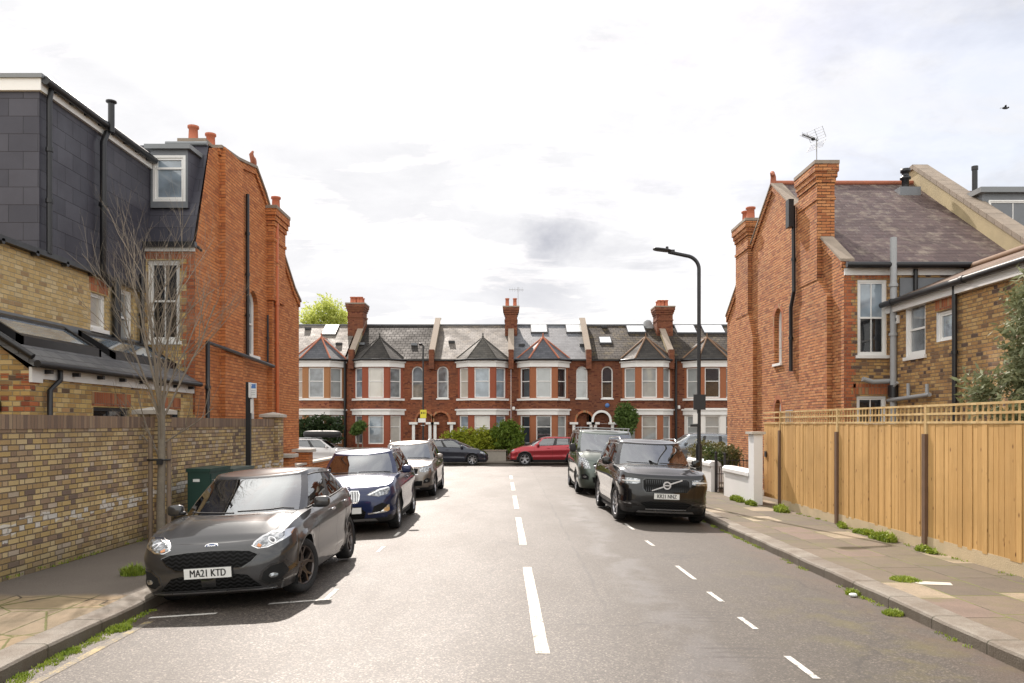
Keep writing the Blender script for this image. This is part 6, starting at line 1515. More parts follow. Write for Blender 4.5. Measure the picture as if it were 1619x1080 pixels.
Car(gs, 'blue-grey sport utility car with roof rails half hidden behind the black one', 'car', ACROSS, (WX(1036, 43.0)+2.45, YC-.1, gz(YC)+.003), R(-90))
# ------------------------------------------------------------------ wooden fence on the right
def wood(name, a, b, grain=1., knots=True):
    t = NT(name); P = t.pos(); p = t.sep(P)
    bd = t.math('FLOOR', t.math('DIVIDE', p[1], .122)); wn = t.n('ShaderNodeTexWhiteNoise', noise_dimensions='1D'); t.set(wn.inputs['W'], bd)
    off = t.math('MULTIPLY', wn.outputs[0], 37.)
    g = t.noise(t.comb(t.math('MULTIPLY', p[0], 14.), t.math('MULTIPLY', p[1], 30.*grain), t.math('ADD', t.math('MULTIPLY', p[2], 1.3), off)), 1.6, 6, .6, dist=.6)
    c = t.mix(t.rng(g, .25, .75), a, b); c = t.mix(t.math('MULTIPLY', wn.outputs[0], .6), c, (.36, .20, .065)); c = t.mix(t.rng(t.noise(P, .9, 5, .65), .45, .7, 0, .45), c, (.36, .22, .08))
    if knots:
        v = t.n('ShaderNodeTexVoronoi'); t.set(v.inputs['Vector'], t.comb(0., t.math('MULTIPLY', p[1], 8.), t.math('ADD', t.math('MULTIPLY', p[2], 4.5), off))); v.inputs['Scale'].default_value = .9
        c = t.mix(t.rng(v.outputs['Distance'], .16, .05, 0, .85), c, (.13, .05, .015))
    return t.pbr(c, .75, 0, t.bump(g, .004), spec=.3)
M_wood = wood('treated_softwood_board', (.52, .30, .10), (.72, .46, .20)); M_woodl = wood('new_softwood_batten', (.58, .42, .20), (.68, .52, .28), knots=False)
M_post = simple('dark_stained_post', (.13, .075, .045), .8, var=.35, nsc=8, bump=.004); M_gravel = simple('concrete_gravel_board', (.50, .40, .26), .9, var=.25, nsc=3, bump=.006)
XF = 6.5; fn = thing('garden_fence', 'tall new softwood fence with trellis top along the right pavement', 'fence', (XF, 12, gz(12)+.07), None)
f = fXm(XF); posts = [19.2-3.37*i for i in range(5)]; rnd = random.Random(5); ZTOP = 2.0
def boards(mb, a, b, X=0.):
    y = a
    while y < b-.02:
        w_ = min(.118, b-y); z0 = gz(y)+.07+(.17); d = rnd.uniform(0, .006); mb.fbox(f, y, y+w_-.006, z0, ZTOP-rnd.uniform(0, .008), -.02+X, .004+d*2+X); y += .122
for i in range(4):
    a, b = posts[i+1]+.05, posts[i]-.05; mb = MB(M_wood); boards(mb, a, b); mb.build('board_panel', fn)
    mb = MB(M_gravel); mb.fbox(f, a, b, gz(a)-.1, gz(a)+.07+.18, -.03, .012); mb.build('gravel_board', fn)
    mb = MB(M_woodl); ea, eb = a-.05, b+.05
    for z in (ZTOP+.02, ZTOP+.15, ZTOP+.28): mb.fbox(f, ea, eb, z-.017, z+.017, 0, .022)
    y = ea+.05
    while y < eb: mb.fbox(f, y-.011, y+.011, ZTOP, ZTOP+.295, -.02, 0); y += .132
    mb.build('trellis', fn)
for i, y in enumerate(posts):
    mb = MB(M_post, M_woodl); mb.fbox(f, y-.05, y+.05, gz(y), ZTOP-.16, -.05, .055, 0); mb.fbox(f, y-.03, y+.03, ZTOP-.16, ZTOP+.3, -.03, .028, 1); mb.build('post', fn)
gt_ = thing('garden_gate', 'plain softwood side gate at the far end of the fence, beside the white pillar', 'gate', (XF, 19.8, gz(19.8)+.07))
mb = MB(M_wood); boards(mb, 19.27, 20.5, -.02); mb.build('gate_board', gt_)
mb = MB(M_woodl)
for z in (ZTOP+.02, ZTOP+.15, ZTOP+.28): mb.fbox(f, 19.27, 20.5, z-.017, z+.017, -.02, .01)
mb.build('trellis', gt_); mb = MB(M_blackmetal); mb.fbox(f, 20.25, 20.38, 1.15, 1.3, 0, .02); mb.build('latch', gt_)
# white pillar, low white walls, black gate
pi_ = thing('gate_pillar', 'tall square white painted pillar at the end of the wooden fence', 'pillar', (6.17, 20.1, gz(20)+.07))
mb = MB(M_whitewall); mb.box(6.05, 6.27, 19.85, 20.3, -.3, 1.74); mb.build('shaft', pi_); mb = MB(M_stone); mb.box(5.99, 6.33, 19.79, 20.36, 1.74, 1.80); mb.build('cap', pi_)
def whitewall(label, x, a, b, h):
    r_ = thing('low_wall', label, 'wall', (x, (a+b)/2, gz(a)+.07), 'low white painted front garden walls'); z = gz(a)+.07
    mb = MB(M_whitewall); mb.box(x, x+.24, a, b, z-.4, z+h-.16); mb.build('wall', r_); mb = MB(M_whitewall)
    q = [(-.05, 0), (.29, 0), (.29, .09), (.22, .15), (.02, .15), (-.05, .09)]; mb.fprism(lambda u, v, w_: (x+u, w_, z+h-.16+v), q, a-.02, b+.02); mb.build('coping', r_)
whitewall('low white painted wall with rounded coping, next to the tall white pillar', 6.08, 20.31, 22.75, .85); whitewall('low white painted wall beyond the black iron gate, under the hedge', 6.05, 24.1, 27.2, .93)
ig = thing('iron_gate', 'black iron railings gate open between two low white walls', 'gate', (6.2, 23.4, gz(23.4)+.07)); z = gz(23.4)+.07
for y in (22.95, 23.95): mb = MB(M_blackmetal); mb.box(6.13, 6.19, y-.03, y+.03, z-.1, z+1.15); mb.lathe([(.04, 0), (.05, .04), (0, .09)], 6.16, y, 8, z0=z+1.15); mb.build('gate_post', ig)
mb = MB(M_blackmetal)
for i in range(9): x = 6.2+i*.11; mb.tube([(x, 23.9, z+.06), (x, 23.9, z+1.0)], .009, 5)
for zz_ in (.12, .55, .95): mb.tube([(6.16, 23.9, z+zz_), (7.12, 23.9, z+zz_)], .013, 5)
mb.build('railing', ig)
mb = MB(M_whitewall); r_ = None
for i in range(16): mb.box(6.35+i*.16, 6.35+i*.16+.13, 28.6, 28.64, gz(28), .92)
solo(mb, 'picket_fence', 'short white picket fence behind the iron gate', 'fence', origin=(7.5, 28.6, gz(28.6)))
mb = MB(M_blackmetal)      # wall rack / rail beside the gable
for i in range(7): mb.tube([(7.72, 23.0+i*.22, .0), (7.72, 23.0+i*.22, .95-.08*(i % 2))], .008, 4)
for zz_ in (.35, .9): mb.tube([(7.72, 22.9, zz_), (7.72, 24.5, zz_)], .01, 4)
solo(mb, 'railing', 'thin rusty iron railing standing against the right gable wall', 'railing', origin=(7.72, 23.7, 0))
mb = MB(M_grey)
for a in range(4): mb.fbox(fXm(7.2), 20.3+a*.17, 20.33+a*.17, 1.75, 2.35, 0, .02)
for a in range(5): mb.fbox(fXm(7.2), 20.3, 20.84, 1.77+a*.14, 1.79+a*.14, 0, .022)
solo(mb, 'wall_trellis', 'small grey square trellis panel above the gate by the gable', 'trellis', origin=(7.2, 20.5, 1.75))
# ------------------------------------------------------------------ street lamp on the right
lp = thing('street_lamp', 'tall black lamp column with swan-neck arm and black box, right kerb', 'street lamp', (4.60, 19.5, gz(19.5)+.07)); X, Y = 4.60, 19.5; zt = WZ(403, Y)
mb = MB(M_blackmetal); mb.tube([(X, Y, -.1), (X, Y, 1.5)], .075, 12); arc = [(X, Y, 1.5), (X, Y, zt-.35)]+[(X-.35+.35*math.cos(a), Y, zt-.35+.33*math.sin(a)) for a in [PI/2*i/8*.92 for i in range(1, 9)]]+[(X-.75, Y, zt+.07)]; mb.tube(arc, .045, 12); mb.build('column', lp)
mb = MB(M_blackmetal, M_lens); mb.sell((X-.90, Y, zt+.12), (.23, .13, .035), .6, 16, 8, rot=Matrix.Rotation(R(7), 3, 'Y')); mb.box(X-.72, X-.60, Y-.05, Y+.05, zt+.05, zt+.12); mb.tube([(X-.78, Y, zt+.13), (X-.78, Y, zt+.20)], .035, 10); mb.build('lantern', lp)
mb = MB(M_blackmetal); z0, z1 = WZ(648, Y), WZ(624, Y); mb.box(X-.15, X+.14, Y-.10, Y-.05, z0, z1); mb.box(X-.13, X+.12, Y-.05, Y+.03, z0+.03, z1-.03); mb.box(X-.04, X+.04, Y-.04, Y+.06, z0-.02, z1+.03); mb.build('sign_back', lp)
mb = MB(M_white, M_blackmetal); mb.box(X-.16, X-.05, Y-.07, Y-.05, WZ(670, Y), WZ(654, Y), 0); mb.box(X-.22, X, Y-.05, Y-.02, WZ(675, Y), WZ(671, Y), 1); mb.build('notice', lp)
# ------------------------------------------------------------------ sign post on the left
Y = 18.4; X = WX(393, Y); sp = thing('sign_post', 'black post carrying a small blue and white parking plate, beside the garden wall', 'sign', (X, Y, gz(Y)+.07)); zt = WZ(604, Y)
mb = MB(M_blackmetal); mb.box(X-.055, X+.055, Y-.04, Y+.04, gz(Y)-.1, zt); mb.build('post', sp)
mb = MB(M_white, M_signblue, M_grey); mb.box(X+.06, X+.085, Y-.17, Y+.17, zt-.36, zt-.02, 0); mb.box(X+.055, X+.088, Y-.174, Y-.172, zt-.36, zt-.02, 0)
mb.box(X+.03, X+.20, Y-.06, Y-.045, zt-.37, zt-.03, 0); mb.box(X+.045, X+.185, Y-.065, Y-.060, zt-.15, zt-.05, 1); mb.box(X+.06, X+.12, Y-.05, Y-.035, zt-.72, zt-.40, 0)
for i in range(3): mb.box(X+.055, X+.175, Y-.066, Y-.060, zt-.21-i*.045, zt-.20-i*.045, 2)
b = mb.build('parking_plate', sp); text_mesh('plate_lettering', 'P', M_white, b, Matrix.Translation((X+.075-wloc(b).x, Y-.068-wloc(b).y, zt-.10-wloc(b).z)) @ Matrix.Rotation(R(90), 4, 'X'), size=.10)
# ------------------------------------------------------------------ far lamp post with yellow sign
Y = 44.9+1.6; X = WX(669, Y); fp = thing('street_lamp', 'slim black lamp post with yellow and white notices, far pavement', 'street lamp', (X, Y, gz(Y)+.07)); zt = WZ(546, Y)
mb = MB(M_blackmetal); mb.tube([(X, Y, gz(Y)), (X, Y, 1.0)], .08, 8); mb.tube([(X, Y, 1.0), (X, Y, zt)], .05, 8); mb.build('column', fp); mb = MB(M_blackmetal, M_alu); mb.sell((X-.12, Y-.25, zt+.03), (.12, .3, .07), .7, 10, 6, 0); mb.build('lantern', fp)
mb = MB(M_signyellow, M_text); mb.box(X-.16, X+.20, Y-.10, Y-.08, WZ(661, Y), WZ(648, Y)); 
for a in range(3): mb.box(X-.11+a*.1, X-.06+a*.1, Y-.104, Y-.10, WZ(654, Y)-.02, WZ(654, Y)+.10, 1)
mb.build('yellow_notice', fp)
mb = MB(M_white, M_blk); mb.box(X-.28, X+.16, Y-.10, Y-.08, WZ(668, Y), WZ(661.5, Y)); mb.lathe([(0, .0), (.13, 0), (.13, .02), (0, .02)], X, Y-.1, 12, z0=WZ(673, Y)); mb.build('white_notice', fp)
# ------------------------------------------------------------------ TV aerial on right chimney
Y = 20.8; X = WX(1291, Y); za = 8.66; ae = MB(M_grey, M_blk); ae.tube([(X, Y, za-.1), (X, Y, za+.80)], .014, 6); zc = WZ(222, Y)
ax = Vector((-.75, -.35, .12)).normalized(); c = Vector((X, Y, zc)); up = Vector((0, 0, 1)); side = ax.cross(up).normalized()
ae.tube([c-ax*.05, c+ax*.5], .012, 5, 1); ae.sell(tuple(c+ax*.12), (.05, .04, .04), .6, 8, 6, 1)
for k in range(9): q = c+ax*(.14+k*.045); ae.tube([q-side*.09, q+side*.09], .006, 4, 1); ae.tube([q-up*.06, q+up*.06], .005, 4, 1)
for sg in (1, -1):
    for j in range(5):
        q = c-ax*.06+up*sg*(.04+j*.055)-ax*(-.035*j); ae.tube([q-side*.26, q+side*.26], .005, 4)
    for e in (-.26, 0, .26): ae.tube([c-ax*.06+side*e+up*sg*.03, c-ax*.06+side*e+up*sg*.27+ax*.14], .006, 4)
solo(ae, 'tv_aerial', 'grey television aerial with grid reflector on the tall right-hand chimney', 'aerial', origin=(X, Y, za))
# bird
Y = 40.; c = Vector((WX(1589, Y), Y, WZ(171, Y))); mb = MB(M_blk); mb.sell(tuple(c), (.16, .05, .06), .9, 12, 8); mb.sell(tuple(c+Vector((.16, 0, .03))), (.05, .04, .04), 1, 8, 6)
mb.add([c+Vector(v) for v in ((-.06, .0, .03), (.08, .0, .03), (-.02, -.16, .10), (-.16, -.25, .05), (-.02, .16, .10), (-.16, .25, .05), (-.14, 0, 0), (-.26, .03, .0), (-.26, -.03, 0))], [(0, 1, 2, 3), (0, 1, 4, 5), (6, 7, 8)]); solo(mb, 'bird', 'small dark bird flying high above the right-hand roofs', 'bird', origin=tuple(c))
# ------------------------------------------------------------------ utility cabinets behind the hatchback
def cabinet(label, y0, y1, x0, x1, h, mat):
    z = gz(y0)+.02; r_ = thing('utility_cabinet', label, 'cabinet', ((x0+x1)/2, (y0+y1)/2, z)); mb = MB(mat, M_blk, M_white); mb.box(x0, x1, y0, y1, z, z+h-.06, 0); mb.build('cabinet_body', r_)
    mb = MB(mat); mb.prism([(x0-.02, y0-.02), (x1+.02, y0-.02), (x1+.02, y1+.02), (x0-.02, y1+.02)], z+h-.06, z+h); mb.build('lid', r_)
    mb = MB(M_paper); mb.box(x0+.10, x0+.22, y0-.006, y0, z+h-.24, z+h-.19); mb.build('label_plate', r_); mb = MB(mat); mb.box(x1, x1+.012, y0+.04, y1-.04, z+.1, z+h-.1); mb.build('cabinet_door', r_)
cabinet('dark green utility cabinet with small white label against the garden wall', 14.4, 15.4, -5.85, -5.45, 1.22, M_green)
cabinet('lower grey-green utility cabinet just beyond the dark green one', 15.75, 17.0, -5.9, -5.5, 1.15, simple('grey_green_cabinet_paint', (.06, .085, .075), .5, var=.15))
# wheelie bin by house D
Y = 47.9; X = WX(838, Y); mb = MB(M_blk); z = gz(Y)+.07; mb.fprism(lambda u, v, w_: (X+u, Y+w_, z+v), [(-.27, 0), (.27, 0), (.32, 1.0), (-.32, 1.0)], -.3, .3); mb.box(X-.34, X+.34, Y-.34, Y+.34, z+1.0, z+1.08); solo(mb, 'wheelie_bin', 'black wheelie bin in front of the dull red house, right of the hedge', 'bin', origin=(X, Y, z))
# far garden walls
M_gwall = simple('grey_rendered_low_wall', (.30, .27, .23), .85, var=.2)
def farwall(label, x0, x1, h, mat, mc=None):
    Y = 47.6; z = gz(Y)+.07; X0, X1 = WX(x0, Y), WX(x1, Y); r_ = thing('front_garden_wall', label, 'wall', ((X0+X1)/2, Y, z), 'low front garden walls of the terrace'); mb = MB(mat); mb.box(X0, X1, Y, Y+.22, z-.3, z+h); mb.build('wall', r_)
    mb = MB(mc or M_copstone); mb.box(X0-.03, X1+.03, Y-.04, Y+.26, z+h, z+h+.07); mb.build('coping', r_)
farwall('low red brick garden wall in front of the bright red house', 553, 655, .75, RB); farwall('low grey rendered wall between the navy and red cars, under the hedge', 705, 800, .62, M_gwall); farwall('low brick wall behind the metallic red car', 840, 912, .7, RD); farwall('low brick wall in front of the house with the white porch arch', 965, 1060, .75, RD); farwall('low brick wall below the dark hedge on the far left', 440, 540, .6, RD)
farwall('low white wall in front of the white painted ground floor', 1075, 1160, .8, M_whitewall)
# ------------------------------------------------------------------ vegetation
def leafmat(name, a, b, c2=None, rough=.6, tr=.25):
    t = NT(name); P = t.pos(); n = t.noise(P, 7., 4, .7); n2 = t.noise(P, 1.7, 3)
    c = t.mix(t.rng(n, .3, .7), a, b); 
    if c2: c = t.mix(t.rng(n2, .45, .6), c, c2)
    p = t.n('ShaderNodeBsdfPrincipled'); t.set(p.inputs['Base Color'], c); p.inputs['Roughness'].default_value = rough; p.inputs['Specular IOR Level'].default_value = .3
    tl = t.n('ShaderNodeBsdfTranslucent'); t.set(tl.inputs[0], c); mx = t.n('ShaderNodeMixShader'); mx.inputs[0].default_value = tr
    t.t.links.new(p.outputs[0], mx.inputs[1]); t.t.links.new(tl.outputs[0], mx.inputs[2]); t.t.links.new(mx.outputs[0], t.out.inputs[0]); return t.m
L_hedge = leafmat('golden_privet_leaf', (.12, .17, .02), (.46, .46, .04), (.30, .34, .03), tr=.35); L_dark = leafmat('dark_evergreen_leaf', (.018, .035, .012), (.05, .08, .025)); L_mix = leafmat('mixed_green_leaf', (.05, .10, .02), (.14, .20, .05))
L_olive = leafmat('olive_leaf', (.11, .13, .06), (.30, .32, .19), (.17, .18, .08)); L_spring = leafmat('spring_lime_leaf', (.36, .42, .08), (.56, .60, .18), tr=.55); L_grass = leafmat('weed_leaf', (.12, .19, .02), (.36, .42, .06)); L_dry = leafmat('brown_green_shrub_leaf', (.07, .06, .02), (.20, .18, .07), (.06, .09, .02))
M_bark = simple('grey_bark', (.21, .18, .14), .9, var=.35, nsc=12, bump=.01); M_twig = simple('pale_twig_bark', (.23, .19, .145), .85, var=.3, nsc=10); M_stake = simple('weathered_stake_timber', (.21, .155, .11), .85, var=.3, nsc=8)
def leaves(mb, blobs, n, size, rnd, elong=1.6, fill=.55, flat=0.):
    tot = sum(b[3]*b[4]*b[5] for b in blobs)
    for b in blobs:
        k = int(n*b[3]*b[4]*b[5]/tot)
        for _ in range(k):
            v = Vector((rnd.gauss(0, 1), rnd.gauss(0, 1), rnd.gauss(0, 1))).normalized(); r_ = rnd.uniform(fill, 1.06)**.6; nn = mnoise.noise(Vector((v.x*2+b[0], v.y*2+b[1], v.z*2)))
            r_ *= 1+.6*nn
            p = Vector((b[0]+v.x*b[3]*r_, b[1]+v.y*b[4]*r_, b[2]+v.z*b[5]*r_)); a = Vector((rnd.uniform(-1, 1), rnd.uniform(-1, 1), rnd.uniform(-.6, 1))).normalized(); c = a.cross(Vector((rnd.uniform(-1, 1), rnd.uniform(-1, 1), rnd.uniform(-1, 1)))).normalized(); s_ = size*rnd.uniform(.6, 1.4)
            mb.add([p-a*s_*elong*.5, p+c*s_*.35, p+a*s_*elong*.5, p-c*s_*.35], [(0, 1, 2, 3)])
def shrub(name, label, cat, base, blobs, mat, n, size, seed=1, group=None, stem=True, **k):
    r_ = thing(name, label, cat, base, group); mb = MB(mat); rn = random.Random(seed); leaves(mb, blobs, n, size, rn, **k); mb.build('foliage', r_)
    if stem:
        mb = MB(M_bark)
        for b in blobs[:6]: mb.tube([(b[0]+rn.uniform(-.1, .1), b[1], base[2]-.05), (lerp(base[0], b[0], .8)+rn.uniform(-.1, .1), b[1], lerp(base[2], b[2], .6)), (b[0], b[1], b[2])], [.035, .025, .012], 5)
        mb.build('stem', r_)
    return r_
def PB(px_, py_, Y, rx, ry, rz): return (WX(px_, Y), Y, WZ(py_, Y), rx, ry, rz)
Y = 48.2; rn = random.Random(8)
hb_ = [PB(x, y + rn.uniform(-2, 3), Y+rn.uniform(-.2, .3), .62, .5, r_) for x, y, r_ in ((712, 698, .55), (725, 698, .6), (738, 694, .6), (750, 698, .65), (762, 694, .6), (773, 697, .6), (740, 706, .6), (720, 708, .5), (755, 708, .6), (770, 708, .6))]
shrub('hedge', 'bright yellow-green hedge in front of the mottled-roof house', 'hedge', (WX(742, Y), Y, gz(Y)+.07), hb_, L_hedge, 9000, .11, 3)
hb2 = [PB(x, y, Y+rn.uniform(-.2, .3), .55, .5, r_) for x, y, r_ in ((788, 690, .6), (802, 684, .7), (815, 690, .6), (800, 700, .7), (815, 703, .6), (786, 703, .6), (804, 676, .35))]
shrub('bush', 'greener feathery bush at the right end of the yellow-green hedge', 'bush', (WX(802, Y), Y, gz(Y)+.07), hb2, leafmat('feathery_green_leaf', (.05, .10, .015), (.20, .27, .03)), 6500, .10, 5, elong=2.2)
hb3 = [PB(x, y, Y+rn.uniform(-.2, .2), .62, .5, .55) for x, y in ((478, 676), (495, 672), (512, 670), (528, 674), (485, 690), (505, 688), (525, 690), (470, 690))]
shrub('hedge', 'dark evergreen hedge behind the white estate car', 'hedge', (WX(500, Y), Y, gz(Y)+.07), hb3, L_dark, 6000, .12, 6)
hb4 = [PB(990, y, 48.4, r_, .5, r_) for y, r_ in ((652, .55), (662, .62), (672, .55))]+[PB(982, 660, 48.4, .4, .4, .5), PB(999, 664, 48.4, .4, .4, .5)]
shrub('small_tree', 'small green tree in front of the house with the white porch arch', 'tree', (WX(990, 48.4), 48.4, gz(48.4)+.07), hb4, L_mix, 3500, .12, 7)
shrub('palm_shrub', 'thin dark shrub beside the bay of the bright red house', 'shrub', (WX(567, 48.6), 48.6, gz(48.6)+.07), [PB(567, 676, 48.6, .32, .3, .3), PB(572, 672, 48.6, .25, .3, .2), PB(562, 681, 48.6, .25, .3, .25)], L_mix, 900, .12, 9, elong=3.)
rn = random.Random(12); hb5 = [(6.55+rn.uniform(-.15, .35), 24.3+i*.36, .98+rn.uniform(-.1, .16), .36, .34, .32) for i in range(9)]
shrub('hedge', 'brownish green clipped shrub row above the far low white wall', 'hedge', (6.7, 25.8, gz(25.8)+.07), hb5, L_dry, 6500, .06, 11)
Y = 66; tb = [PB(x, y, Y+rn.uniform(-1, 1), r_, 1.2, r_*.8) for x, y, r_ in ((512, 492, 1.5), (498, 498, 1.2), (530, 497, 1.3), (518, 482, .9), (540, 505, 1.2), (488, 508, 1.1), (510, 510, 1.6), (528, 515, 1.5))]
shrub('background_tree', 'lime green spring tree rising behind the left end of the terrace', 'tree', (WX(515, Y), Y, gz(Y)), tb, L_spring, 4200, .17, 13, fill=.1)
# olive tree behind the fence
rn = random.Random(21); ob = []
for i in range(26): a = rn.uniform(0, 2*PI); q = rn.uniform(0, 1); zz_ = rn.uniform(1.5, 4.0); w_ = .85*(1-.4*max(0, (zz_-2.6)/1.5))*(.6+.4*min(1, (zz_-1.4)/1.2)); ob.append((7.62+math.cos(a)*w_*q, 11.3+math.sin(a)*w_*q, zz_, .34, .34, .40))
ob += [(7.1, 11.2, 3.75, .18, .2, .3), (7.35, 11.3, 4.05, .16, .2, .3), (7.0, 11.2, 3.2, .2, .2, .3), (7.05, 11.1, 2.8, .2, .2, .3)]
shrub('olive_tree', 'silvery olive tree rising behind the wooden fence at the right edge', 'tree', (7.75, 11.3, gz(11.3)+.07), ob, L_olive, 15000, .050, 22, elong=2.6, fill=.05)
# ------------------------------------------------------------------ young bare street tree with stakes
def grow(mb, p, d, L, r, lv, rn, path_seg=4):
    pts = [p]; rs = [r]; q = p.copy(); dd = d.copy(); n = path_seg
    for i in range(n):
        dd = (dd+Vector((rn.uniform(-.14, .14), rn.uniform(-.14, .14), rn.uniform(-.02, .12)))).normalized(); q = q+dd*L/n; pts.append(q.copy()); rs.append(r*(1-.62*(i+1)/n))
    mb.tube(pts, rs, 5 if lv > 1 else 4, 0, cap=False)
    if lv == 0: return
    k = {4: 8, 3: 6, 2: 5, 1: 3}[lv] if lv in (1, 2, 3, 4) else 3
    for i in range(k):
        t_ = lerp(.25, .98, (i+rn.random()*.6)/k); a = min(n-1, int(t_*n)); b = pts[a].lerp(pts[a+1], t_*n-a); dr = (pts[a+1]-pts[a]).normalized()
        s_ = Vector((rn.uniform(-1, 1), rn.uniform(-1, 1), rn.uniform(-.3, .5))); s_ = (s_-dr*s_.dot(dr)).normalized(); nd = (dr*.75+s_*rn.uniform(.32, .66)+Vector((0, 0, .22))).normalized()
        grow(mb, b, nd, L*rn.uniform(.42, .68), lerp(rs[a], rs[a+1], t_*n-a)*.62, lv-1, rn, 3)
Y = 13.6; X = WX(254, Y); z0 = gz(Y)+.07; bt = thing('street_tree', 'young leafless street tree with slim trunk, tied to two timber stakes', 'tree', (X, Y, z0)); rn = random.Random(77)
mb = MB(M_bark); zf_ = WZ(640, Y); mb.tube([(X, Y, z0-.05), (X+.01, Y, z0+.08), (X+.0, Y, z0+.6), (X+.02, Y, z0+1.3), (X+.01, Y, zf_)], [.10, .078, .070, .065, .058], 10); mb.build('trunk', bt)
mb = MB(M_twig)
stems = [(-.5, .1, .95, 2.3, .028), (-.25, -.2, 1.2, 2.6, .034), (.02, .1, 1.5, 3.05, .042), (.25, -.1, 1.3, 2.7, .034), (.55, .15, 1.0, 2.4, .030), (.1, -.5, 1.1, 2.2, .026), (-.1, .5, 1.1, 2.2, .026)]
for a, b, c, L_, r_ in stems: zb_ = zf_-rn.uniform(-.0, .35); grow(mb, Vector((X+.01, Y, zb_)), Vector((a*.62, b, c)).normalized(), L_*.93, r_*.75, 3, rn, 6)
for a, b, c, zz_, L_ in ((-.75, .1, .55, 1.45, 1.2), (.8, 0, .5, 1.6, 1.1), (-.35, .2, .9, 1.3, 1.2), (.3, -.3, .9, 1.55, 1.3)): grow(mb, Vector((X, Y, z0+zz_)), Vector((a, b, c)).normalized(), L_, .016, 2, rn, 5)
mb.build('branches', bt)
for label, dx, dy, h in (('left-hand weathered timber stake tied to the young bare tree', -.165, -.02, 1.72), ('right-hand weathered timber stake tied to the young bare tree', .12, .05, 1.72)):
    mb = MB(M_stake); mb.tube([(X+dx, Y+dy, z0-.05), (X+dx, Y+dy, z0+h)], .038, 8); solo(mb, 'tree_stake', label, 'stake', 'stakes beside the young tree', origin=(X+dx, Y+dy, z0))
mb = MB(M_blk); n = 16; zz_ = z0+1.36; mb.tube([(X-.025+.19*math.cos(2*PI*i/n), Y+.10*math.sin(2*PI*i/n)-.01, zz_) for i in range(n+1)], .017, 6); mb.box(X-.02, X+.07, Y-.12, Y-.07, zz_-.08, zz_+.02); solo(mb, 'tree_tie', 'black rubber tie strapping the young tree to its stakes', 'strap', origin=(X, Y, zz_))
# ------------------------------------------------------------------ weeds and grass
def tuft(mb, x, y, z, r_, h, n, rn, wd=.009):
    for _ in range(n):
        a = rn.uniform(0, 2*PI); q = r_*math.sqrt(rn.random()); bx, by = x+q*math.cos(a), y+q*math.sin(a); t_ = rn.uniform(0, 2*PI); hh = h*rn.uniform(.4, 1.1)*(1-.5*q/r_); lx, ly = math.cos(t_)*hh*.5, math.sin(t_)*hh*.5
        wx, wy = -math.sin(t_)*wd, math.cos(t_)*wd
        mb.add([(bx-wx, by-wy, z), (bx+wx, by+wy, z), (bx+lx*.5+wx*.8, by+ly*.5+wy*.8, z+hh*.65), (bx+lx*.5-wx*.8, by+ly*.5-wy*.8, z+hh*.65), (bx+lx, by+ly, z+hh*.9)], [(0, 1, 2, 3), (3, 2, 4)])
rn = random.Random(31)
WG = 'weed clumps along the foot of the fence'
wl_ = [(6.36, 15.3, .16, .17, 'small weed clump at the foot of the third fence post'), (6.33, 13.35, .28, .26, 'largest leafy weed clump at the foot of the fence, between two posts'), (6.38, 12.1, .16, .16, 'grassy weed clump just beside the nearest dark fence post'), (6.2, 18.3, .34, .26, 'broad weed clump at the foot of the fence near the gate'), (5.98, 20.9, .26, .26, 'bright weed clump at the foot of the low white wall'), (6.0, 19.75, .2, .22, 'small weed clump at the base of the tall white pillar'), (6.36, 14.2, .22, .16, 'low spreading weed clump in front of the gravel board')]
for x, y, r_, h, lb in wl_:
    mb = MB(L_grass); zz_ = gz(y)+.07; 
    for q_ in range(5): a_ = rn.uniform(-1, 1); tuft(mb, x-abs(a_)*.06, y+a_*r_*1.3, zz_, r_*.45, h*rn.uniform(.5, 1.), int(70*r_/.2), rn); leaves(mb, [(x-abs(a_)*.06, y+a_*r_*1.2, zz_+h*.22, r_*.35, r_*.45, h*.30*rn.uniform(.6, 1.2))], int(80*r_/.2), .040, rn, elong=2.2)
    mb = mb; solo(mb, 'weed_clump', lb, 'weed', WG, origin=(x, y, zz_))
KG = 'grass clumps growing by the kerbs'
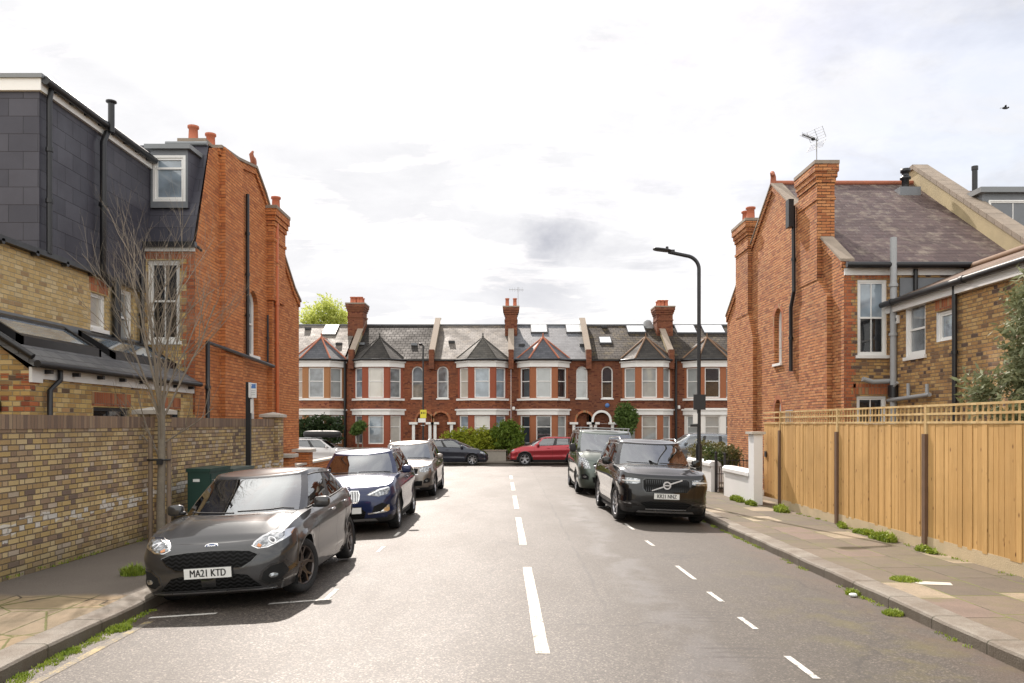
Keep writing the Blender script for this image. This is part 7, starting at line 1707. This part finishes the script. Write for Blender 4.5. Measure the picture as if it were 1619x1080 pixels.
for x, y, r_, h, sx, lb, c in ((4.9, 9.9, .20, .07, 1.6, 'flat weed clump growing between the slabs of the right pavement', .07), (-3.98, 8.1, .15, .09, 1., 'grass clump in the near left gutter, in front of the dark grey hatchback', -.10), (-4.98, 10.5, .19, .20, 1., 'bright grass clump on the left pavement beside the hatchback headlight', .03), (4.12, 8.6, .12, .09, 1., 'grass clump in the right gutter, the one nearest the camera', -.055), (4.14, 9.65, .10, .10, 1., 'grass clump in the right gutter beside a scrap of litter', -.055)):
    mb = MB(L_grass); zz_ = gz(y)+c; 
    for k in range(int(3*sx)+1): tuft(mb, x+rn.uniform(-.10, .10)*r_*sx, y+rn.uniform(-.25, .25)*r_, zz_, r_*.8, h, 120, rn, .006)
    solo(mb, 'grass_clump', lb, 'grass', KG, origin=(x, y, zz_))
mb = MB(L_grass)
for _ in range(420):
    k = rn.random()
    if k < .38: y = rn.uniform(6, 19); x = 4.19+rn.uniform(-.03, .01); zz_ = gz(y)-.055; h = .045; 
    elif k < .58: y = rn.uniform(5.5, 9); x = -4.06+rn.uniform(-.02, .06); zz_ = gz(y)-.10; h = .05
    elif k < .85: y = rn.uniform(6, 20); x = 6.44-abs(rn.gauss(0, .04)); zz_ = gz(y)+.07; h = .05
    else: y = rn.uniform(9, 20); x = lerp(-6.40, -6.15, (y-9)/12)+abs(rn.gauss(0, .05)); zz_ = gz(y)+.07; h = .05
    if mnoise.noise(Vector((x*.7, y*.9, 3))) < -.05: continue
    tuft(mb, x, y, zz_, .05, h, 14, rn, .005)
for _ in range(46): y = rn.choice((6.5, 7.0, 7.15, 7.3, 7.5, 7.9, 8.4))+rn.gauss(0, .1); tuft(mb, -4.04+rn.uniform(-.04, .10)*(1 if y < 8.3 else .4), y, gz(y)-.10, .05, .055, 20, rn, .005)
struct(mb, 'grass', 'stuff', 'short grass growing in the gutters and along the walls')
# leaves / litter
mb = MB(M_paper); x, y = 4.08, 9.5; mb.sell((x, y, gz(y)-.03), (.05, .035, .022), .8, 10, 6); solo(mb, 'litter', 'small white scrap of litter lying in the right gutter', 'litter', origin=(x, y, gz(y)))
mb = MB(simple('pale_mortar_patch', (.52, .48, .40), .9, var=.2)); sheet(mb, [(4.95, 9.62), (5.3, 9.55), (5.36, 9.72), (5.1, 9.8), (4.92, 9.74)], .075); struct(mb, 'pavement_patch')
